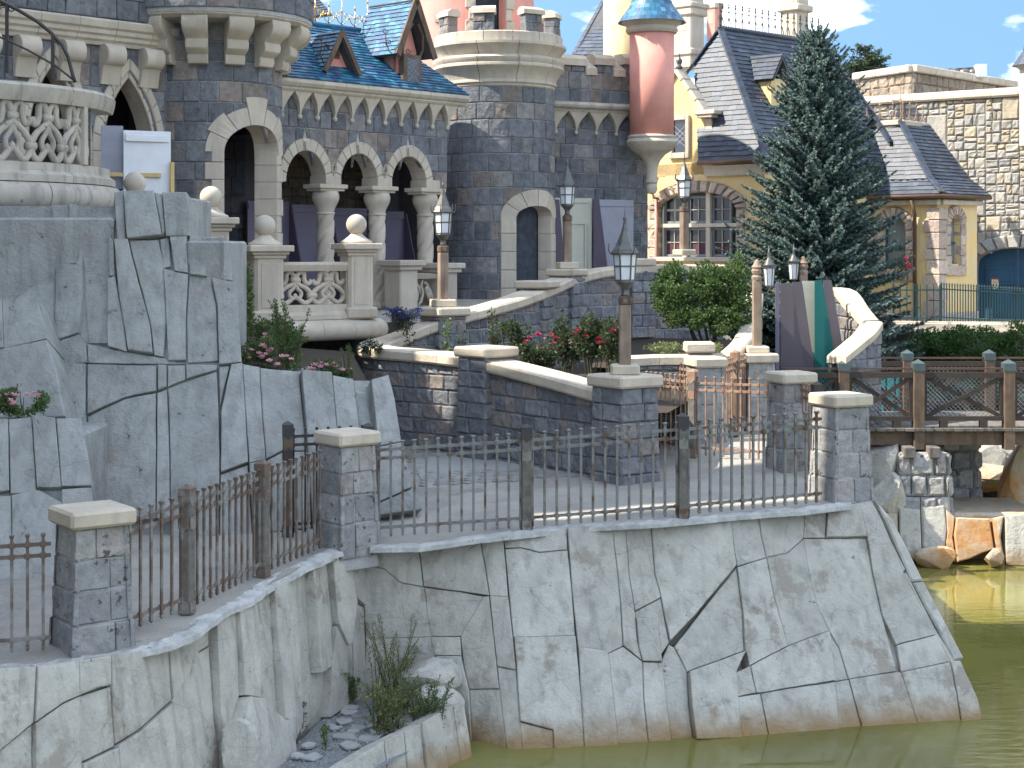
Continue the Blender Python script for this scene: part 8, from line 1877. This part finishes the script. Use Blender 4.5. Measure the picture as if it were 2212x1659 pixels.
def flower_bush(label, x, y, d, rad, n, L, lm, bl, nb, br, seed, stems=5, zb=None, group=None, name='rose_bush', cat='rose bush', W=None):
    r_ = random.Random(seed); c = P(x, y, d); base = Vector((c.x, c.y, zb if zb is not None else c.z-rad[2])); t = thing(name, label, cat, base, group); mb = MB()
    blob(mb, c, rad, n, L, W or L*.55, r_, off=seed*1.7, shell=.3); obj('foliage', mb, lm, t)
    for i in range(stems):
        q = c+Vector((r_.uniform(-.7, .7)*rad[0], r_.uniform(-.5, .5)*rad[1], r_.uniform(.1, .8)*rad[2])); obj('stem', MB().tube([base+Vector((r_.uniform(-.06, .06), r_.uniform(-.06, .06), 0)), lerp(base, q, .5)+rdir(r_)*.05, q], [.011, .008, .004], 5), M['stem'], t)
    for i in range(nb):
        dd = rdir(r_); dd.y = -abs(dd.y); dd.z = abs(dd.z)*.9-.15; p = c+Vector((dd.x*rad[0], dd.y*rad[1], dd.z*rad[2]))*r_.uniform(.8, 1.08); obj('bloom', bloom(p, br*r_.uniform(.75, 1.2), r_), bl, t)
    return t
# ---- roses of the planter
for i, (lab, x, y, d, rad, n, nb) in enumerate((('crimson rose bush between the mid wall pier and the lamp', 1165, 752, 26.2, (.34, .25, .30), 1500, 5), ('low rose bush behind the mid wall pier cap', 1100, 742, 27.2, (.30, .25, .36), 1200, 1), ('broad crimson rose bush in the middle of the planter', 1225, 742, 25.6, (.36, .28, .36), 1900, 7), ('tall crimson rose bush just left of the nearest lamp', 1283, 738, 25.0, (.33, .28, .42), 1900, 8), ('rose bush with one red bloom behind the nearest lamp post', 1322, 735, 24.6, (.2, .2, .38), 900, 4))):
    flower_bush(lab, x, y, d, rad, n, .075, LM['rose'], M['rosered'], nb, .055, 300+i, 7, 3.32, 'roses in the planter')
def sprig(label, x, y0, y1, d, seed, n=60, lm='rose', red=0):
    r_ = random.Random(seed); a, b = P(x, y0, d), P(x+r_.uniform(-8, 8), y1, d); t = thing('climbing_sprig', label, 'plant', a, 'sprigs on the wall'); pts = [lerp(a, b, k/6)+rdir(r_)*.03 for k in range(7)]; obj('stem', MB().tube(pts, [.010-.001*k for k in range(7)], 5), M['stem'], t); mb = MB()
    for i in range(n):
        p = lerp(a, b, r_.uniform(.1, 1))+rdir(r_)*r_.uniform(.02, .13); leaf(mb, p, rdir(r_), (rdir(r_)-Vector((0, 1, 0))).normalized(), r_.uniform(.05, .09), .045)
    obj('foliage', mb, LM[lm], t)
sprig('thin reddish rose shoot at the left bend of the planter wall', 886, 760, 708, 27.6, 1, 26); sprig('bright green climbing shoot below the left lamp', 962, 770, 690, 27.9, 2, 70, 'herb'); sprig('climbing rose shoot on the ramp wall right of the left lamp', 1066, 770, 668, 28.0, 3, 120); sprig('climbing rose shoot above the broad rose bush', 1218, 730, 684, 27.5, 4, 80); sprig('short rose shoot right of the left lamp', 998, 770, 720, 27.9, 5, 30); sprig('arching rose shoot beside the crimson bush', 1140, 745, 700, 27.4, 6, 60)
# ---- bed below the balustrade
for i, (lab, x, y, d, rad, n, nb) in enumerate((('pink-flowered bush at the cliff edge below the balustrade', 555, 768, 22.4, (.24, .22, .20), 1100, 13), ('low pink-flowered bush in the middle of the cliff-top bed', 612, 785, 22.0, (.20, .18, .14), 800, 5), ('pink-flowered bush at the right end of the cliff-top bed', 700, 798, 22.2, (.28, .2, .13), 1000, 9), ('small pink-flowered tuft beside the dark gap under the balcony', 745, 806, 22.4, (.14, .14, .09), 380, 5))):
    flower_bush(lab, x, y, d, rad, n, .05, LM['herb'], M['rosepink'], nb, .05, 330+i, 4, None, 'pink flowers in the cliff-top bed', 'flower_bush', 'flowers')
flower_bush('pink-flowered bush in the rock pocket at the far left', 40, 868, 19.0, (.36, .25, .16), 1700, .05, LM['herb'], M['rosepink'], 16, .042, 340, 5, None, None, 'flower_bush', 'flowers')
flower_bush('green shrub growing between the cliff and the balustrade pier', 527, 660, 23.4, (.13, .2, .62), 900, .075, LM['herb'], M['rosepink'], 0, .04, 341, 3, None, None, 'leafy_shrub', 'shrub'); flower_bush('white-flowered clump in the dark gap beside the curved wall', 800, 752, 26.6, (.2, .15, .12), 400, .06, LM['rose'], M['petwhite'], 12, .04, 342, 2, None, None, 'flower_bush', 'flowers')
def spires(name, label, cat, x0, x1, y0, y1, d0, n, lm, seed, leafL=.05, petals=None, dens=60, sr=.006, pf=.35):
    r_ = random.Random(seed); c = P((x0+x1)/2, y1, d0); t = thing(name, label, cat, c); mb = MB(); pt = MB()
    for i in range(n):
        a = P(r_.uniform(lerp(x0, x1, .25), lerp(x0, x1, .75)), y1+r_.uniform(-6, 6), d0+r_.uniform(-.25, .25)); b = P(r_.uniform(x0, x1), lerp(y0, y1, r_.random()**1.5*.6), d0+r_.uniform(-.4, .3)); m_ = lerp(a, b, .5)+Vector((0, 0, .1)); pts = curve_pts([a, m_, b], 4); obj('stem', MB().tube(pts, [sr*(1-.6*k/(len(pts)-1)) for k in range(len(pts))], 4), M['stem'], t)
        for k in range(dens):
            q = r_.random()**.8; p = pts[int(q*(len(pts)-1))]; p = lerp(p, pts[min(len(pts)-1, int(q*(len(pts)-1))+1)], r_.random()); dd = (rdir(r_)+ZUP*.5).normalized(); s_ = 1.15-.75*q; leaf(mb, p+dd*.01, dd, rdir(r_), leafL*s_*r_.uniform(.6, 1.3), leafL*.28)
            if petals and q > .35 and r_.random() < pf: e = p+dd*.03; pt.add([e+rdir(r_)*.02 for _ in range(4)], [(0, 1, 2, 3)])
    obj('foliage', mb, lm, t)
    if petals and pt.v: obj('petals', pt, petals, t)
    return t
spires('tall_herb', 'tall feathery green herb standing in front of the balustrade tracery', 'plant', 575, 675, 648, 800, 22.6, 26, LM['herb'], 401, .075, None, 75)
spires('young_shoot', 'thin leafy shoot rising at the right of the cliff-top bed', 'plant', 735, 765, 745, 812, 22.2, 5, LM['herb'], 402, .05, None, 40)
spires('blue_flowers', 'blue lavender-like flowers between the balustrade and the left lamp', 'flowers', 822, 912, 664, 712, 28.2, 46, LM['bluefol'], 403, .05, LM['blue'], 60, .005)
spires('tall_weed', 'tall wispy grey-green weeds growing against the rock corner', 'weeds', 778, 905, 1325, 1545, 18.6, 34, LM['weed'], 404, .05, None, 70, .005)
w1 = spires('yellow_weed', 'low weed clump with tiny yellow flowers on the gravel ledge', 'weeds', 775, 905, 1470, 1605, 17.7, 44, LM['weed'], 405, .055, M['petyellow'], 70, .005, .035); spires('grassy_weed', 'dark grassy weed tuft beside the rock wedge on the ledge', 'weeds', 865, 985, 1455, 1590, 17.9, 30, LM['herb'], 406, .05, None, 60, .005); spires('ledge_sprout', 'small green sprout in the middle of the gravel', 'weeds', 685, 712, 1565, 1620, 17.2, 6, LM['herb'], 407, .05, None, 30, .004); spires('ledge_sprout', 'tiny green sprout at the foot of the left rock wall', 'weeds', 640, 662, 1520, 1570, 17.9, 8, LM['herb'], 408, .05, None, 40, .004); spires('ledge_sprout', 'leafy sprout at the corner where the gravel meets the rock wall', 'weeds', 735, 780, 1450, 1515, 18.9, 14, LM['herb'], 409, .05, None, 40, .004)
flower_bush('mixed green bush spilling over the cliff edge left of the tall herb', 560, 735, 23.6, (.30, .3, .30), 1500, .06, LM['herb'], M['rosepink'], 4, .04, 361, 4, None, None, 'leafy_shrub', 'shrub'); flower_bush('dark green bush at the foot of the ball pier', 600, 725, 25.6, (.36, .3, .24), 1300, .07, LM['rose'], M['rosepink'], 0, .04, 362, 3, None, None, 'leafy_shrub', 'shrub'); flower_bush('reddish-leaved plant behind the pink flowers', 575, 750, 22.8, (.14, .14, .16), 400, .06, LM['weed'], M['rosepink'], 0, .04, 363, 2, None, None, 'leafy_shrub', 'shrub')
# ---- leafy small tree in the shrub bed
r_ = random.Random(77); tb = P(1525, 745, 28.6); stt = thing('garden_shrub', 'dense dark-leaved garden shrub on several stems beside the nearest lantern', 'shrub', tb)
mb = MB()
for (x, y, d, rad, n) in ((1480, 690, 28.5, (.42, .4, .20), 1300), (1555, 695, 28.5, (.42, .4, .22), 1300), (1450, 590, 29.3, (.2, .3, .2), 500), (1590, 580, 29.5, (.28, .3, .3), 800), (1515, 640, 29.2, (.86, .62, .50), 5200), (1465, 655, 28.8, (.44, .4, .34), 2000), (1560, 625, 29.2, (.5, .5, .46), 2600), (1500, 600, 29.5, (.62, .5, .34), 2400), (1590, 665, 29.0, (.3, .4, .42), 1500), (1430, 625, 29.0, (.25, .3, .28), 800)): blob(mb, P(x, y, d), rad, n, .075, .04, r_, off=y*.1, thr=-.02, fq=3.2)
obj('crown', mb, LM['shrub'], stt)
for k in range(6):
    e = P(1440+k*28, 640+r_.uniform(-10, 25), 29.1); obj('trunk', MB().tube([tb+Vector((-.15+.07*k, 0, -.1)), lerp(tb, e, .45)+Vector((r_.uniform(-.08, .08), 0, 0)), e], [.028, .022, .010], 6), M['bark'], stt, True)
for i in range(2): flower_bush(['dry brown ground plants under the shrub, left part', 'dry brown ground plants under the shrub, right part'][i], 1440+i*90, 752, 28.0, (.38, .3, .10), 700, .05, LM['weed'], M['petwhite'], 0, .03, 350+i, 2, None, None, 'ground_plant', 'plant')
# ---- bushes below the retaining wall
for i, (lab, x, y, d, rad, n) in enumerate((('broad bright green bush below the retaining wall', 2090, 745, 36.6, (.95, .6, .42), 5200), ('darker green bush left of the broad one below the retaining wall', 2010, 750, 36.8, (.50, .5, .34), 2400), ('yellow-green bush at the right edge below the retaining wall', 2205, 740, 36.4, (.45, .5, .50), 2400), ('low green bush on the far bank under the bridge deck', 2150, 850, 35.5, (.8, .4, .4), 2000), ('ivy-like green bush behind the bridge mesh', 2050, 840, 35.5, (.5, .4, .4), 1400))):
    r_ = random.Random(500+i); c = P(x, y, d); t = thing('bush', lab, 'bush', c-ZUP*rad[2], 'bushes below the retaining wall'); mb = MB(); blob(mb, c, rad, n, .085, .04, r_, off=i*3.3, thr=-.1, fq=3); obj('foliage', mb, LM['bush'], t)
    for k in range(3): obj('stem', MB().tube([c-ZUP*rad[2]*1.1+Vector((.1*k, 0, 0)), c+Vector((r_.uniform(-.4, .4)*rad[0], 0, rad[2]*.3))], [.02, .008], 5), M['bark'], t)
# ---- blue spruce
def spruce():
    r_ = random.Random(9); base = P(1765, 800, 36.2); base.z = 3.0; H = CZ-(62-HY)/F*36.2-base.z; t = thing('blue_spruce', 'tall blue-green spruce standing between the yellow house and the lodge', 'tree', base)
    obj('trunk', MB().tube([base, base+ZUP*H*.5, base+ZUP*H*.99], [.13, .07, .012], 8), M['bark'], t, True); mb = MB(); tw = MB()
    Rm = 2.42; h = .1
    def brush(p, d, L, W):
        d = d.normalized(); s1 = d.cross(ZUP)
        if s1.length < .05: s1 = Vector((1, 0, 0))
        s1.normalize(); s2 = d.cross(s1); n = int(14+L*95)
        for i in range(n):
            q = (i+r_.random())/n; a = r_.random()*6.283; o = s1*math.cos(a)+s2*math.sin(a); b = p+d*L*q; ln = W*(1-.45*q)*r_.uniform(.8, 1.2); e = b+o*ln+d*ln*.9; w_ = d.cross(o)*.017
            mb.add([b-w_, b+w_, e], [(0, 1, 2)])
        c = [p+s1*W*.25, p+s2*W*.25, p-s1*W*.25, p-s2*W*.25]; e = p+d*L; mb.add(c+[e], [(0, 1, 4), (1, 2, 4), (2, 3, 4), (3, 0, 4)])
    while h < H-.12:
        f = h/H; Rr = Rm*(1-f)**.78*(1 if f > .12 else .75+2*f)+.05; nb = max(7, int(17*(1-f*.5))); ph = r_.random()*6.28
        for k in range(nb):
            a = ph+2*math.pi*k/nb+r_.uniform(-.2, .2); dr = Vector((math.cos(a), math.sin(a), 0)); L = Rr*r_.uniform(.62, 1.12); el = lerp(-.22, .75, f**1.5)+r_.uniform(-.12, .12); b0 = base+ZUP*(h+r_.uniform(-.06, .06)); m = max(3, int(L/.105)); pts = []
            for i in range(m+1):
                q = i/m; pts.append(b0+dr*L*q+ZUP*(L*(el*q-.16*q*(1-q)*(1-f)+.16*q*q)))
            tw.tube(pts, [.020*(1-.8*i/m)+.003 for i in range(m+1)], 4)
            sd_ = Vector((-dr.y, dr.x, 0))
            for i in range(1, m+1):
                q = i/m
                if q < .12 and f < .7: continue
                bl_ = lerp(.34, .13, q)*min(1., Rr/.9+.25)*r_.uniform(.75, 1.2); dd = (pts[i]-pts[i-1]).normalized()
                for sg in (-1, 1): brush(pts[i-1], dd*.8+sd_*sg*r_.uniform(.5, 1.)+ZUP*r_.uniform(-.35, .2), bl_*r_.uniform(.75, 1.1), .062)
                brush(pts[i-1], dd+ZUP*r_.uniform(.2, .7)+sd_*r_.uniform(-.5, .5), bl_*.7, .06); brush(pts[i-1], dd*.6-ZUP*r_.uniform(.2, .7)+sd_*r_.uniform(-.6, .6), bl_*.6, .06)
            brush(pts[-1], pts[-1]-pts[-2]+ZUP*.02, .2, .07)
        h += lerp(.15, .11, f)*r_.uniform(.85, 1.15)
    for k in range(3): brush(base+ZUP*(H-.3+.05*k), Vector((.25*(k-1), 0, 1)), .30, .035)
    obj('crown', mb, LM['spruce'], t); obj('branches', tw, M['bark'], t, kind='stuff')
spruce()
# ---- cedar behind the parapet
r_ = random.Random(31); cb_ = P(1872, 200, 60); ct = thing('cedar_tree', 'distant cedar with flat drooping branches above the parapet', 'tree', cb_)
mb = MB(); tr_ = MB()
for (x, y0, lean) in ((1868, 98, 0), (1888, 118, 10), (1848, 140, -8)):
    top = P(x, y0, 60); tr_.tube([P(x+2, 210, 60), top], [.12, .03], 6); n = 16
    for k in range(n):
        q = k/n; p = lerp(P(x, 185, 60), top, q)
        for sg in (-1, 1):
            e = p+Vector((sg*lerp(.85, .25, q)*r_.uniform(.6, 1.2), r_.uniform(-.5, .5), lerp(.12, .3, q)*r_.uniform(-.2, 1.3))); tr_.tube([p, e], [.03, .008], 4)
            for j in range(70): z = lerp(p, e, r_.uniform(.15, 1.05)); leaf(mb, z+rdir(r_)*.05-ZUP*.03, (rdir(r_)-ZUP*.5).normalized(), rdir(r_), r_.uniform(.07, .16), .045)
obj('crown', mb, LM['cedar'], ct); obj('trunk', tr_, M['bark'], ct)
for i, (x, y, d, rad) in enumerate(((1845, 168, 61, (.7, .5, .5)),)):
    mb = MB(); blob(mb, P(x, y, d), rad, 1500, .1, .05, r_, off=2); t = thing('distant_tree', 'round bright green treetop left of the cedar', 'tree', P(x, 210, d)); obj('crown', mb, LM['bush'], t); obj('trunk', MB().tube([P(x, 240, d), P(x, 170, d)], [.1, .05], 6), M['bark'], t)
# red climbing flowers on the lodge
t = thing('climbing_rose', 'red climbing rose on the lodge wall beside the spruce', 'plant', P(1960, 600, 41)); mb = MB(); r_ = random.Random(3)
for k in range(160): leaf(mb, P(1952+r_.gauss(0, 9), 575+r_.gauss(0, 14), 41), rdir(r_), Vector((0, -1, 0)), .09, .05)
obj('foliage', mb, LM['rose'], t)
for k in range(7): obj('bloom', bloom(P(1952+r_.gauss(0, 8), 560+k*6, 40.9), .09, r_), M['rosered'], t)
scene.cycles.max_bounces = 5; scene.cycles.diffuse_bounces = 3; scene.cycles.glossy_bounces = 3; scene.cycles.transmission_bounces = 2; scene.cycles.caustics_reflective = False; scene.cycles.caustics_refractive = False
